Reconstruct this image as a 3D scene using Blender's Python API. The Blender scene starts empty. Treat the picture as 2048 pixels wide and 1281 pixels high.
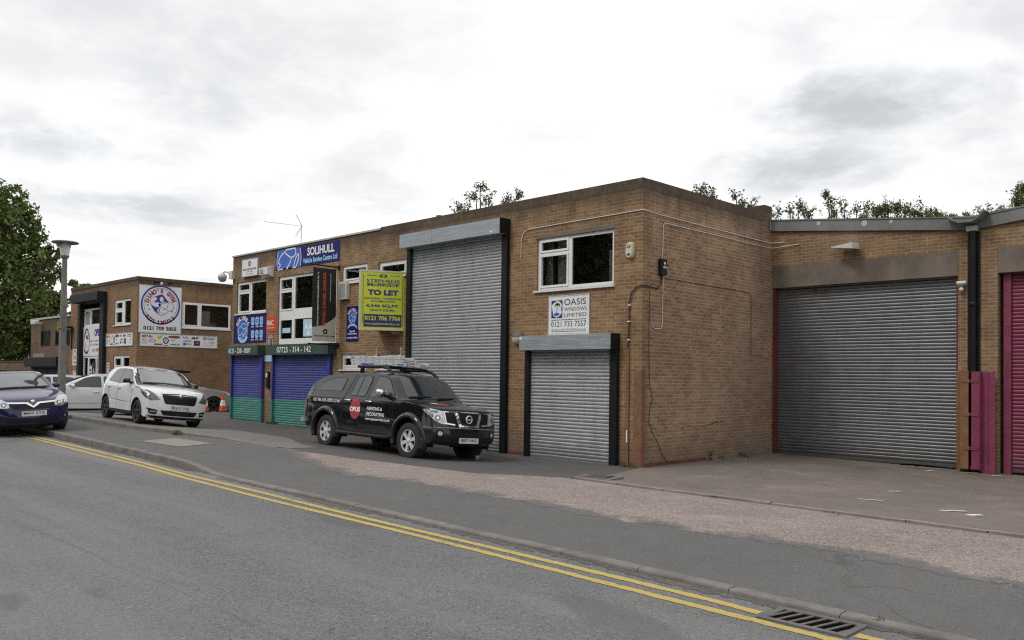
import bpy, bmesh, math, random
from mathutils import Vector, Matrix
from mathutils.geometry import delaunay_2d_cdt
from mathutils.bvhtree import BVHTree

SC = bpy.context.scene
COL = SC.collection
PI = math.pi
R = math.radians

# ------------------------------------------------------------------ mesh helper
class MB:
    def __init__(s):
        s.v = []; s.f = []; s.sm = []; s.mi = []
    def add(s, verts, faces, smooth=False, mi=0):
        o = len(s.v)
        s.v += [tuple(p) for p in verts]
        for f in faces:
            s.f.append([i + o for i in f]); s.sm.append(smooth); s.mi.append(mi)
        return s
    def box(s, x0, x1, y0, y1, z0, z1, mi=0):
        if x1 < x0: x0, x1 = x1, x0
        if y1 < y0: y0, y1 = y1, y0
        if z1 < z0: z0, z1 = z1, z0
        v = [(x0,y0,z0),(x1,y0,z0),(x1,y1,z0),(x0,y1,z0),(x0,y0,z1),(x1,y0,z1),(x1,y1,z1),(x0,y1,z1)]
        return s.add(v, [(0,3,2,1),(4,5,6,7),(0,1,5,4),(1,2,6,5),(2,3,7,6),(3,0,4,7)], False, mi)
    def bbox(s, x0, x1, y0, y1, z0, z1, b=.01, mi=0):
        # box with chamfered edges
        if x1 < x0: x0, x1 = x1, x0
        if y1 < y0: y0, y1 = y1, y0
        if z1 < z0: z0, z1 = z1, z0
        bm = bmesh.new(); bmesh.ops.create_cube(bm, size=1)
        for v in bm.verts:
            v.co = ((x0+x1)/2+v.co.x*(x1-x0), (y0+y1)/2+v.co.y*(y1-y0), (z0+z1)/2+v.co.z*(z1-z0))
        bmesh.ops.bevel(bm, geom=bm.edges[:], offset=b, segments=2, affect='EDGES', profile=.5)
        return s.take(bm, mi=mi)
    def take(s, bm, smooth=False, mi=0):
        bm.verts.index_update()
        s.add([v.co.copy() for v in bm.verts], [[v.index for v in f.verts] for f in bm.faces], smooth, mi)
        bm.free(); return s
    def tube(s, pts, r, n=8, mi=0, caps=True):
        pts = [Vector(p) for p in pts]; m = len(pts)
        rr = r if isinstance(r, (list, tuple)) else [r]*m
        rings = []; prev = None
        for i, p in enumerate(pts):
            t = (pts[min(i+1, m-1)] - pts[max(i-1, 0)])
            if t.length < 1e-9: t = Vector((0,0,1))
            t.normalize()
            if prev is None:
                a = Vector((0,0,1)) if abs(t.z) < .9 else Vector((1,0,0))
                u = t.cross(a).normalized()
            else:
                u = (prev - t*prev.dot(t)).normalized()
            prev = u; w = t.cross(u)
            rings.append([p + (u*math.cos(2*PI*k/n) + w*math.sin(2*PI*k/n))*rr[i] for k in range(n)])
        v = [q for g in rings for q in g]
        f = [(i*n+k, i*n+(k+1) % n, (i+1)*n+(k+1) % n, (i+1)*n+k) for i in range(m-1) for k in range(n)]
        s.add(v, f, True, mi)
        if caps:
            s.add(rings[0], [list(range(n))[::-1]], False, mi); s.add(rings[-1], [list(range(n))], False, mi)
        return s
    def lathe(s, prof, n=24, c=(0,0,0), axis='z', smooth=True, mi=0):
        v = []; f = []
        for r_, h in prof:
            for k in range(n):
                a = 2*PI*k/n; x, y = r_*math.cos(a), r_*math.sin(a)
                if axis == 'z': p = (c[0]+x, c[1]+y, c[2]+h)
                elif axis == 'y': p = (c[0]+x, c[1]+h, c[2]-y)
                else: p = (c[0]+h, c[1]+x, c[2]+y)
                v.append(p)
        for i in range(len(prof)-1):
            for k in range(n):
                f.append((i*n+k, i*n+(k+1) % n, (i+1)*n+(k+1) % n, (i+1)*n+k))
        return s.add(v, f, smooth, mi)
    def sphere(s, c, r, n=12, sc=(1,1,1), mi=0):
        return s.lathe([(max(1e-4, r*math.sin(PI*i/n))*1, -r*math.cos(PI*i/n)) for i in range(n+1)], n*2, (0,0,0), 'z', True, mi) if False else s._sph(c, r, n, sc, mi)
    def _sph(s, c, r, n, sc, mi):
        bm = bmesh.new(); bmesh.ops.create_uvsphere(bm, u_segments=n*2, v_segments=n, radius=r)
        for v in bm.verts: v.co = (c[0]+v.co.x*sc[0], c[1]+v.co.y*sc[1], c[2]+v.co.z*sc[2])
        return s.take(bm, True, mi)
    def poly(s, pts, fn, step=None, mi=0, smooth=False, flip=False, holes=None):
        """fill a 2-D outline (holes optional) and carry it into 3-D with fn(u, v) -> point or None"""
        V, E = [], []
        for loop in [pts] + (holes or []):
            o = len(V); L = []
            for i in range(len(loop)):
                a = Vector(loop[i]); b = Vector(loop[(i+1) % len(loop)])
                k = max(1, int((b-a).length/step)) if step else 1
                for j in range(k): L.append(a.lerp(b, j/k))
            V += L; E += [(o+i, o+(i+1) % len(L)) for i in range(len(L))]
        if step:
            us = [p.x for p in V]; vs = [p.y for p in V]
            x = min(us) + step*.5
            while x < max(us):
                y = min(vs) + step*.5
                while y < max(vs):
                    V.append(Vector((x, y))); y += step
                x += step
        ov, oe, of, *_ = delaunay_2d_cdt(V, E, [], 5 if holes else 1, 1e-6)
        P = [fn(p.x, p.y) for p in ov]
        keep = [(f if not flip else f[::-1]) for f in of if all(P[i] is not None for i in f)]
        P = [p if p is not None else (0, 0, 0) for p in P]
        return s.add(P, keep, smooth, mi)
    def build(s, name, mats, parent=None, sharp=None, merge=None, recalc=False):
        me = bpy.data.meshes.new(name)
        me.from_pydata(s.v, [], s.f)
        if not isinstance(mats, (list, tuple)): mats = [mats]
        for m in mats: me.materials.append(m)
        me.polygons.foreach_set('use_smooth', s.sm)
        me.polygons.foreach_set('material_index', s.mi)
        if merge or sharp or recalc:
            bm = bmesh.new(); bm.from_mesh(me)
            if merge: bmesh.ops.remove_doubles(bm, verts=bm.verts[:], dist=merge)
            if recalc: bmesh.ops.recalc_face_normals(bm, faces=bm.faces[:])
            if sharp:
                for e in bm.edges:
                    if len(e.link_faces) == 2 and e.calc_face_angle(0) > R(sharp): e.smooth = False
            bm.to_mesh(me); bm.free()
        uv = me.uv_layers.new(name='metres')
        buf = []
        for p in me.polygons:
            n = p.normal; ax = (abs(n.x), abs(n.y), abs(n.z))
            for li in p.loop_indices:
                c = me.vertices[me.loops[li].vertex_index].co
                if ax[2] >= ax[0] and ax[2] >= ax[1]: buf += [c.x, c.y]
                elif ax[0] > ax[1]: buf += [c.y, c.z]
                else: buf += [c.x, c.z]
        uv.data.foreach_set('uv', buf)
        o = bpy.data.objects.new(name, me); COL.objects.link(o)
        if parent: o.parent = parent
        return o

def tag(o, label=None, cat=None, group=None, kind=None):
    if label: o['label'] = label
    if cat: o['category'] = cat
    if group: o['group'] = group
    if kind: o['kind'] = kind
    return o
def thing(name, label, cat, loc=(0,0,0), rotz=0, group=None, rot=None):
    o = bpy.data.objects.new(name, None); COL.objects.link(o)
    o.empty_display_size = .2
    o.location = loc; o.rotation_euler = rot if rot else (0, 0, rotz)
    return tag(o, label, cat, group)
def struct(name, mb, m, **k):
    return tag(mb.build(name, m, **k), kind='structure')
def copy_tree(o, parent=None):
    c = o.copy(); COL.objects.link(c)
    if parent: c.parent = parent
    for ch in list(o.children): copy_tree(ch, c)
    return c

# ------------------------------------------------------------------ lettering
_txt = {}
def glyphs(body, shear=0.0, bold=0.0):
    key = (body, shear, bold)
    if key not in _txt:
        cu = bpy.data.curves.new('letters', 'FONT'); cu.body = body; cu.size = 1; cu.shear = shear
        cu.offset = bold; cu.resolution_u = 3; cu.fill_mode = 'FRONT'
        ob = bpy.data.objects.new('letters', cu); COL.objects.link(ob)
        dg = bpy.context.evaluated_depsgraph_get(); dg.update()
        me = bpy.data.meshes.new_from_object(ob.evaluated_get(dg))
        _txt[key] = ([(v.co.x, v.co.y) for v in me.vertices], [list(p.vertices) for p in me.polygons])
        bpy.data.objects.remove(ob); bpy.data.meshes.remove(me); bpy.data.curves.remove(cu)
    return _txt[key]
def text(mb, body, x0, x1, z0, z1, fn, mi=0, bold=.02, shear=0, keep=False, align='c'):
    """lettering fitted to a rectangle of the board; keep = keep the letters' proportions"""
    V, F = glyphs(body, shear, bold)
    if not V: return
    a0 = min(p[0] for p in V); a1 = max(p[0] for p in V); b0 = min(p[1] for p in V); b1 = max(p[1] for p in V)
    sx = (x1-x0)/(a1-a0); sz = (z1-z0)/(b1-b0)
    ox = x0
    if keep:
        k = min(sx, sz); 
        if align == 'c': ox = (x0+x1)/2 - k*(a1-a0)/2
        sx = k; sz = k
    mb.add([fn(ox+(p[0]-a0)*sx, z0+(p[1]-b0)*sz) for p in V], F, False, mi)
def arc_text(mb, body, cx, cz, r, a0, a1, h, fn, mi=0, inward=False, bold=.03, wide=1.0):
    n = len(body)
    for i, ch in enumerate(body):
        if ch == ' ': continue
        t = i/(n-1) if n > 1 else .5
        a = a0 + (a1-a0)*t
        V, F = glyphs(ch, 0, bold)
        if not V: continue
        x0 = min(p[0] for p in V); x1 = max(p[0] for p in V)
        y0 = 0 if ch not in "'" else 0
        k = h/.73
        th = a - PI/2 if not inward else a + PI/2
        out = []
        for p in V:
            lx = (p[0]-(x0+x1)/2)*k*wide; lz = p[1]*k
            if inward: lz -= h
            rx, rz = lx*math.cos(th)-lz*math.sin(th), lx*math.sin(th)+lz*math.cos(th)
            rr = r
            out.append(fn(cx+rr*math.cos(a)+rx, cz+rr*math.sin(a)+rz))
        mb.add(out, F, False, mi)
def flat(y=0.0):
    return lambda u, v: (u, y, v)
def ring_pts(cx, cz, r, n=40, rz=None):
    rz = rz or r
    return [(cx+r*math.cos(2*PI*i/n), cz+rz*math.sin(2*PI*i/n)) for i in range(n)]
def ring(mb, cx, cz, r0, r1, fn, mi=0, n=48, rz=1.0):
    v = []
    for i in range(n):
        a = 2*PI*i/n
        v.append(fn(cx+r0*math.cos(a), cz+r0*rz*math.sin(a))); v.append(fn(cx+r1*math.cos(a), cz+r1*rz*math.sin(a)))
    mb.add(v, [(2*i, 2*i+1, (2*i+3) % (2*n), (2*i+2) % (2*n)) for i in range(n)], False, mi)
def stroke(mb, pts, w, fn, mi=0):
    """a brush line of width w on a board"""
    P = [Vector(p) for p in pts]; v = []
    for i, p in enumerate(P):
        t = (P[min(i+1, len(P)-1)]-P[max(i-1, 0)]); t.normalize(); n = Vector((-t.y, t.x))*w/2
        if i in (0, len(P)-1): n *= .5
        v += [fn(p.x+n.x, p.y+n.y), fn(p.x-n.x, p.y-n.y)]
    mb.add(v, [(2*i, 2*i+1, 2*i+3, 2*i+2) for i in range(len(P)-1)], False, mi)
def spline(pts, k=5, closed=False):
    n = len(pts); out = []
    for i in range(n if closed else n-1):
        g = lambda j: Vector(pts[j % n] if closed else pts[min(max(j, 0), n-1)])
        a, b, c, d = g(i-1), g(i), g(i+1), g(i+2)
        for j in range(k):
            t = j/k
            out.append(.5*((2*b)+(c-a)*t+(2*a-5*b+4*c-d)*t*t+(3*b-a-3*c+d)*t**3))
    if not closed: out.append(Vector(pts[-1]))
    return [tuple(p) for p in out]

# ------------------------------------------------------------------ materials
class NT:
    def __init__(s, name):
        s.m = bpy.data.materials.new(name); s.m.use_nodes = True
        s.t = s.m.node_tree; s.t.nodes.clear()
        s.out = s.n('ShaderNodeOutputMaterial')
    def n(s, t, **k):
        d = s.t.nodes.new(t)
        for a, b in k.items(): setattr(d, a, b)
        return d
    def l(s, a, b): s.t.links.new(a, b)
    def put(s, sock, val):
        if hasattr(val, 'is_linked') or hasattr(val, 'links'): s.l(val, sock)
        else:
            if isinstance(val, (tuple, list)) and len(val) == 3 and sock.type == 'RGBA': val = (*val, 1)
            sock.default_value = val
    def math(s, op, a, b=0, c=None, clamp=False):
        d = s.n('ShaderNodeMath', operation=op, use_clamp=clamp)
        s.put(d.inputs[0], a); s.put(d.inputs[1], b)
        if c is not None: s.put(d.inputs[2], c)
        return d.outputs[0]
    def mix(s, f, a, b, mode='MIX'):
        d = s.n('ShaderNodeMix', data_type='RGBA', blend_type=mode)
        s.put(d.inputs[0], f); s.put(d.inputs[6], a); s.put(d.inputs[7], b)
        return d.outputs[2]
    def pos(s, kind='Object'):
        return s.n('ShaderNodeTexCoord').outputs[kind]
    def world(s):
        return s.n('ShaderNodeNewGeometry').outputs['Position']
    def scale(s, vec, sc):
        d = s.n('ShaderNodeVectorMath', operation='MULTIPLY'); s.l(vec, d.inputs[0]); d.inputs[1].default_value = sc
        return d.outputs[0]
    def noise(s, vec, sc, detail=4, rough=.55, dist=0):
        d = s.n('ShaderNodeTexNoise'); s.l(vec, d.inputs['Vector'])
        d.inputs['Scale'].default_value = sc; d.inputs['Detail'].default_value = detail
        d.inputs['Roughness'].default_value = rough; d.inputs['Distortion'].default_value = dist
        return d.outputs['Fac']
    def voro(s, vec, sc, feature='F1'):
        d = s.n('ShaderNodeTexVoronoi', feature=feature); s.l(vec, d.inputs['Vector']); d.inputs['Scale'].default_value = sc
        return d
    def ramp(s, f, a, b, lo=0.0, hi=1.0):
        d = s.n('ShaderNodeMapRange'); s.put(d.inputs[0], f)
        for i, x in enumerate((a, b, lo, hi)): d.inputs[i+1].default_value = x
        d.interpolation_type = 'SMOOTHSTEP'
        return d.outputs[0]
    def sep(s, v):
        d = s.n('ShaderNodeSeparateXYZ'); s.l(v, d.inputs[0]); return d.outputs
    def bump(s, h, strength=.3, dist=.01, nrm=None):
        d = s.n('ShaderNodeBump'); s.l(h, d.inputs['Height']); d.inputs['Strength'].default_value = strength
        d.inputs['Distance'].default_value = dist
        if nrm: s.l(nrm, d.inputs['Normal'])
        return d.outputs[0]
    def bsdf(s, col, rough=.6, metal=0, spec=.5, nrm=None, coat=0, **k):
        b = s.n('ShaderNodeBsdfPrincipled')
        s.put(b.inputs['Base Color'], col); s.put(b.inputs['Roughness'], rough); s.put(b.inputs['Metallic'], metal)
        s.put(b.inputs['Specular IOR Level'], spec); b.inputs['Coat Weight'].default_value = coat
        b.inputs['Coat Roughness'].default_value = .04
        if nrm: s.l(nrm, b.inputs['Normal'])
        s.l(b.outputs[0], s.out.inputs[0])
        return b

def pm(name, col, rough=.6, metal=0, var=.12, vs=2.0, bump=0, bs=60, coat=0, spec=.5, dirt=0):
    t = NT(name); p = t.pos()
    n1 = t.noise(p, vs, 5); n2 = t.noise(p, vs*9, 3)
    f = t.math('ADD', t.math('MULTIPLY', n1, .7), t.math('MULTIPLY', n2, .3))
    g = t.ramp(f, .3, .7, 1-var, 1+var)
    c = t.mix(1.0, (*col, 1), t.n('ShaderNodeCombineColor').outputs[0], 'MULTIPLY')
    cc = c.node.inputs[7].links[0].from_node
    for i in range(3): t.l(g, cc.inputs[i])
    if dirt:
        d = t.ramp(t.noise(p, vs*1.7, 6, .65), .5, .78, 0, dirt)
        c = t.mix(d, c, (.09, .075, .06, 1))
    rr = t.ramp(n2, .3, .7, max(.02, rough*.85), min(1, rough*1.15))
    nrm = t.bump(t.noise(p, bs, 4), bump, .01) if bump else None
    t.bsdf(c, rr, metal, spec, nrm, coat)
    return t.m

def brick_mat(name, c1, c2, mortar, soot=True, top=5.97, rough=.85, wb=.225, hb=.075, grey=0, odd=(.29,.145,.075), oddk=.45):
    t = NT(name); uv = t.n('ShaderNodeUVMap', uv_map='metres').outputs[0]; w = t.world()
    br = t.n('ShaderNodeTexBrick'); br.offset = .5; br.squash = 1
    wob = t.n('ShaderNodeVectorMath', operation='MULTIPLY_ADD')
    nz = t.n('ShaderNodeTexNoise'); t.l(w, nz.inputs['Vector']); nz.inputs['Scale'].default_value = 9
    t.l(nz.outputs['Color'], wob.inputs[0]); wob.inputs[1].default_value = (.005, .004, 0); t.l(uv, wob.inputs[2])
    t.l(wob.outputs[0], br.inputs['Vector'])
    br.inputs['Scale'].default_value = 1; br.inputs['Brick Width'].default_value = wb; br.inputs['Row Height'].default_value = hb
    br.inputs['Mortar Size'].default_value = .0075; br.inputs['Mortar Smooth'].default_value = .25; br.inputs['Bias'].default_value = -.1
    br.inputs['Color1'].default_value = (*c1, 1); br.inputs['Color2'].default_value = (*c2, 1); br.inputs['Mortar'].default_value = (*mortar, 1)
    # a second brick pattern picks out odd bricks: red ones and burnt ones
    b2 = t.n('ShaderNodeTexBrick'); b2.offset = .5
    t.l(wob.outputs[0], b2.inputs['Vector'])
    for k, v in (('Scale', 1), ('Brick Width', wb), ('Row Height', hb), ('Mortar Size', 0.0), ('Bias', 0)): b2.inputs[k].default_value = v
    b2.inputs['Color1'].default_value = (0, 0, 0, 1); b2.inputs['Color2'].default_value = (1, 1, 1, 1)
    pick = t.n('ShaderNodeSeparateColor'); t.l(b2.outputs['Color'], pick.inputs[0]); pk = pick.outputs[0]
    body = t.math('SUBTRACT', 1, br.outputs['Fac'])
    col = br.outputs['Color']
    red = t.math('MULTIPLY', t.ramp(pk, .80, .92), body)
    col = t.mix(t.math('MULTIPLY', red, oddk), col, (*odd, 1))
    dk = t.math('MULTIPLY', t.ramp(pk, .16, .06), body)
    col = t.mix(t.math('MULTIPLY', dk, .55), col, (.14, .085, .06, 1))
    big = t.noise(w, .55, 5, .6); mid = t.noise(w, 3.2, 5, .65); fine = t.noise(w, 45, 3)
    g = t.ramp(t.math('ADD', t.math('MULTIPLY', big, .6), t.math('MULTIPLY', mid, .4)), .34, .66, .74, 1.2)
    g = t.math('MULTIPLY', g, t.ramp(fine, .3, .7, .86, 1.12))
    cc = t.n('ShaderNodeCombineColor')
    for i in range(3): t.l(g, cc.inputs[i])
    col = t.mix(1, col, cc.outputs[0], 'MULTIPLY')
    # pale lime bloom in patches
    bloom = t.ramp(t.noise(w, 1.1, 6, .7, .6), .56, .80, 0, .36)
    col = t.mix(bloom, col, (.30, .245, .19, 1))
    z = t.sep(w)[2]
    if soot:
        zz = t.math('ADD', z, t.math('MULTIPLY', t.math('SUBTRACT', t.noise(t.scale(w, (1, 1, .35)), 2.2, 6, .7), .5), .9))
        s1 = t.ramp(zz, top-.70, top-.12, 0, .78)
        col = t.mix(s1, col, (.068, .050, .036, 1))
        drip = t.math('MULTIPLY', t.ramp(t.noise(t.scale(w, (3.2, 3.2, .12)), 1.5, 4, .6), .52, .7), t.ramp(z, top-2.6, top-.3))
        col = t.mix(t.math('MULTIPLY', drip, .45), col, (.085, .062, .045, 1))
        foot = t.ramp(zz, .85, .1, 0, .55)
        col = t.mix(foot, col, (.13, .105, .085, 1))
    if grey:
        col = t.mix(t.ramp(t.noise(w, .35, 3), .42, .65, 0, grey), col, (.24, .20, .17, 1))
    h = t.math('ADD', t.math('MULTIPLY', body, 1), t.math('MULTIPLY', fine, .35))
    t.bsdf(col, rough, 0, .25, t.bump(h, .55, .006))
    return t.m

def ground_mat(name, base, stone, patch, pscale=.5, grain=70, rough=.88, warm=None, cracks=0, moss=0, specks=.5, tracks=0, edge=None):
    t = NT(name); w = t.world()
    big = t.noise(w, pscale, 6, .62, .5); mid = t.noise(w, pscale*7, 5, .6)
    v = t.voro(w, grain); fine = t.noise(w, grain*2.3, 2)
    col = t.mix(t.ramp(t.math('ADD', t.math('MULTIPLY', big, .65), t.math('MULTIPLY', mid, .35)), .35, .65), (*base, 1), (*patch, 1))
    sc = t.n('ShaderNodeSeparateColor'); t.l(v.outputs['Color'], sc.inputs[0])
    col = t.mix(t.ramp(sc.outputs[0], .62, .95, 0, specks), col, (*stone, 1))
    col = t.mix(t.ramp(sc.outputs[1], .80, .98, 0, .65), col, (.035, .034, .034, 1))
    v2 = t.voro(w, grain*.33); s2 = t.n('ShaderNodeSeparateColor'); t.l(v2.outputs['Color'], s2.inputs[0])
    spot = t.math('MULTIPLY', t.ramp(s2.outputs[0], .965, .985), t.ramp(v2.outputs['Distance'], .28, .18))
    col = t.mix(t.math('MULTIPLY', spot, .6), col, (.42, .40, .37, 1))
    if edge:
        at = t.n('ShaderNodeAttribute', attribute_name='edge').outputs['Fac']
        e1 = t.math('ADD', t.math('MULTIPLY', t.math('SUBTRACT', t.noise(w, 1.7, 6, .65), .5), 1.5), t.math('MULTIPLY', t.math('SUBTRACT', t.noise(w, 16, 4, .7), .5), .7))
        ef = t.ramp(t.math('ADD', at, e1), .22, .42)
        col = t.mix(ef, t.mix(t.ramp(fine, .3, .7), (.108, .108, .107, 1), (.142, .139, .135, 1)), col)
    if tracks:
        tr = t.noise(t.scale(w, (.07, .85, 1)), 1.0, 4, .55); pa = t.noise(t.scale(w, (.35, .6, 1)), .8, 3, .5, 1.2)
        col = t.mix(t.ramp(tr, .42, .62, 0, tracks), col, (.20, .198, .196, 1)); col = t.mix(t.ramp(pa, .60, .66, 0, tracks*.9), col, (.085, .085, .087, 1))
        yy = t.sep(w)[1]; sl = t.math('ABSOLUTE', t.math('ADD', t.math('ADD', yy, 11.35), t.math('MULTIPLY', t.math('SUBTRACT', t.noise(w, .6, 5), .5), .35)))
        col = t.mix(t.ramp(sl, .025, .006, 0, .18), col, (.05, .05, .052, 1))
    g = t.ramp(fine, .25, .75, .72, 1.28)
    cc = t.n('ShaderNodeCombineColor')
    for i in range(3): t.l(g, cc.inputs[i])
    col = t.mix(1, col, cc.outputs[0], 'MULTIPLY')
    h = t.math('ADD', t.math('MULTIPLY', v.outputs['Distance'], .8), fine)
    if warm:
        col = t.mix(t.ramp(t.noise(w, pscale*2.1, 6, .7), .53, .72, 0, warm[0]), col, (*warm[1], 1))
    if cracks:
        d = t.n('ShaderNodeVectorMath', operation='MULTIPLY_ADD'); nz = t.n('ShaderNodeTexNoise'); t.l(w, nz.inputs['Vector'])
        nz.inputs['Scale'].default_value = 1.6; nz.inputs['Detail'].default_value = 6
        t.l(nz.outputs['Color'], d.inputs[0]); d.inputs[1].default_value = (.7, .7, 0); t.l(w, d.inputs[2])
        ce = t.voro(d.outputs[0], cracks, 'DISTANCE_TO_EDGE')
        ln = t.math('MULTIPLY', t.ramp(ce.outputs['Distance'], .009, .002), t.ramp(t.noise(w, .45, 3), .5, .62))
        col = t.mix(t.math('MULTIPLY', ln, .28), col, (.04, .038, .037, 1))
        h = t.math('SUBTRACT', h, t.math('MULTIPLY', ln, 2))
    if moss:
        y = t.sep(w)[1]
        m = t.math('MULTIPLY', t.ramp(t.noise(w, 1.1, 6, .7), .42, .68), t.ramp(y, moss, moss+3.5))
        col = t.mix(t.math('MULTIPLY', m, .55), col, (.085, .082, .045, 1))
    t.bsdf(col, t.ramp(big, .3, .7, rough-.1, min(1, rough+.08)), 0, .3, t.bump(h, .5, .006))
    return t.m

def metal_slat(name, col, metal=.55, rough=.42, band=None, grime=.25, wear=None):
    t = NT(name); w = t.world(); x, y, z = t.sep(w)
    st = t.noise(t.scale(w, (.6, .6, 14)), 3, 4, .6)
    c = t.mix(t.ramp(st, .3, .7), (*[k*.85 for k in col], 1), (*[min(1, k*1.12) for k in col], 1))
    if band:
        lim = t.math('ADD', z, t.math('MULTIPLY', t.math('SUBTRACT', t.noise(w, 40, 2), .5), .004))
        low = t.mix(t.ramp(st, .3, .7), (*[k*.85 for k in band[1]], 1), (*[k*1.12 for k in band[1]], 1))
        c = t.mix(t.ramp(lim, band[0]-.004, band[0]+.004), low, c)
    c = t.mix(t.ramp(t.noise(t.scale(w, (1, 1, .5)), 2.3, 6, .7), .45, .75, 0, grime), c, (.10, .09, .08, 1))
    c = t.mix(t.ramp(t.noise(t.scale(w, (5, 5, .22)), 1.6, 4, .6), .55, .75, 0, grime*.8), c, (.13, .115, .10, 1))
    c = t.mix(t.ramp(t.math('ADD', z, t.math('MULTIPLY', t.noise(w, 3, 4), .5)), .75, .3, 0, .45), c, (.085, .075, .065, 1))
    if wear:
        sc = t.noise(t.scale(w, (1.2, 1.2, 22)), 4.5, 5, .75)
        c = t.mix(t.ramp(sc, .66, .74, 0, wear), c, (.42, .38, .36, 1))
    t.bsdf(c, t.ramp(st, .2, .8, rough-.08, rough+.12), metal, .5, t.bump(t.noise(w, 9, 3), .05, .01))
    return t.m

def car_paint(name, col, flake=0, dust=.12, coat=1.0):
    t = NT(name); p = t.pos()
    n = t.noise(p, 3.5, 5)
    z = t.sep(p)[2]
    dz = t.ramp(t.math('ADD', z, t.math('MULTIPLY', t.math('SUBTRACT', n, .5), .5)), .85, .3, 0, dust)
    c = t.mix(dz, (*col, 1), (.20, .18, .155, 1))
    t.bsdf(c, t.math('ADD', t.ramp(n, .3, .7, .24, .36), t.math('MULTIPLY', dz, 1.2)), flake, .06, t.bump(t.noise(p, 2.2, 2), .02, .02), coat)
    return t.m

def glass_mat(name, tint=(.012, .014, .015), clear=0.0, rough=.015, wave=.35, ior=1.5):
    """window glass: mirrors what stands before it; clear > 0 lets the room behind show"""
    t = NT(name); p = t.world()
    nrm = t.bump(t.noise(p, 1.1, 2), wave, .02)
    b = t.bsdf(tint, rough, 0, .5, nrm); b.inputs['IOR'].default_value = ior
    if clear:
        fr = t.n('ShaderNodeFresnel'); fr.inputs[0].default_value = 1.5; t.l(nrm, fr.inputs['Normal'])
        g = t.n('ShaderNodeBsdfGlossy'); g.inputs['Roughness'].default_value = rough; t.l(nrm, g.inputs['Normal'])
        tr = t.n('ShaderNodeBsdfTransparent'); tr.inputs[0].default_value = (*[clear]*3, 1)
        m = t.n('ShaderNodeMixShader'); t.l(t.math('MULTIPLY', fr.outputs[0], 1.9, clamp=True), m.inputs[0]); t.l(tr.outputs[0], m.inputs[1]); t.l(g.outputs[0], m.inputs[2])
        t.l(m.outputs[0], t.out.inputs[0])
    return t.m

def leaf_mat(name, dark, light):
    t = NT(name); w = t.world()
    f = t.noise(w, .9, 4, .7); r = t.n('ShaderNodeNewGeometry').outputs['Random Per Island']
    c = t.mix(t.ramp(t.math('ADD', t.math('MULTIPLY', f, .55), t.math('MULTIPLY', r, .45)), .3, .72), (*dark, 1), (*light, 1))
    b = t.bsdf(c, .55, 0, .35)
    tr = t.n('ShaderNodeBsdfTranslucent'); t.l(t.mix(.5, c, (.16, .2, .03, 1)), tr.inputs[0])
    m = t.n('ShaderNodeMixShader'); m.inputs[0].default_value = .25
    t.l(b.outputs[0], m.inputs[1]); t.l(tr.outputs[0], m.inputs[2]); t.l(m.outputs[0], t.out.inputs[0])
    return t.m
# ------------------------------------------------------------------ palette
M = {}
M['brick'] = brick_mat('brown brick', (.300,.184,.094), (.150,.086,.046), (.34,.262,.180))
M['brick_side'] = brick_mat('brown brick gable', (.355,.225,.130), (.190,.117,.072), (.42,.33,.24), grey=.22, top=5.97)
M['brick_saw'] = brick_mat('yellowish brick', (.285,.182,.096), (.165,.102,.056), (.35,.275,.19), soot=False, grey=.45)
M['brick_gym'] = brick_mat('orange brown brick', (.250,.142,.074), (.165,.092,.050), (.28,.21,.145), top=5.89)
M['brick_far'] = brick_mat('dull brown brick', (.15,.098,.066), (.105,.068,.046), (.19,.15,.115), top=4.6)
M['brick_edge'] = brick_mat('brick on edge', (.070,.052,.037), (.098,.068,.045), (.11,.09,.068), soot=False, wb=.075, hb=.225, odd=(.17,.10,.06), oddk=.3)
M['plinth'] = pm('red painted plinth', (.13,.045,.035), .7, var=.25, vs=3, dirt=.5)
M['concrete_lintel'] = pm('concrete lintel', (.150,.122,.100), .9, var=.35, vs=1.4, bump=.35, bs=120, dirt=.35)
M['fascia'] = pm('grey cement fascia', (.165,.165,.165), .85, var=.3, vs=1.0, bump=.2, bs=60, dirt=.5)
M['coping'] = pm('pale metal coping', (.42,.42,.41), .6, var=.2, vs=1.5, dirt=.4)
M['roof'] = pm('roof felt', (.10,.10,.10), .9, var=.2)
M['galv'] = metal_slat('galvanised slats', (.37,.388,.41), .45, .46)
M['galv_dark'] = metal_slat('dull galvanised slats', (.165,.174,.185), .5, .36, grime=.4)
M['galv_box'] = metal_slat('galvanised shutter box', (.35,.385,.42), .45, .42, grime=.12)
M['pink_slat'] = metal_slat('magenta slats', (.18,.022,.062), .1, .42, grime=.25)
M['pink'] = pm('magenta paint', (.195,.030,.075), .5, var=.25, vs=3, dirt=.4)
M['rust'] = pm('orange brown paint', (.185,.090,.045), .65, var=.3, vs=4, dirt=.4)
M['redjamb'] = pm('dark red paint', (.11,.022,.020), .55, var=.2)
M['band_slat'] = metal_slat('blue over green slats', (.050,.062,.27), .05, .5, (1.0, (.05,.225,.19)), .4, .65)
M['band_rail'] = metal_slat('blue over green rail', (.036,.042,.25), .05, .45, (.98, (.035,.20,.17)), .2)
M['green_box'] = pm('dark green paint', (.030,.062,.048), .5, var=.15, dirt=.25)
M['black'] = pm('black paint', (.009,.009,.0105), .45, var=.2, spec=.25)
M['blackmetal'] = pm('black metal', (.017,.017,.019), .5, var=.2, dirt=.08, spec=.2)
M['pvc'] = pm('white window plastic', (.74,.75,.76), .35, var=.05, vs=1.5, dirt=.1)
M['glass'] = glass_mat('window glass', clear=.8)
M['glass_dark'] = pm('dim glass', (.012,.012,.012), .25, spec=.25)
M['room'] = pm('dim room', (.20,.20,.185), .9)
M['blind'] = pm('pale blind', (.45,.45,.42), .8)
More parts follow.
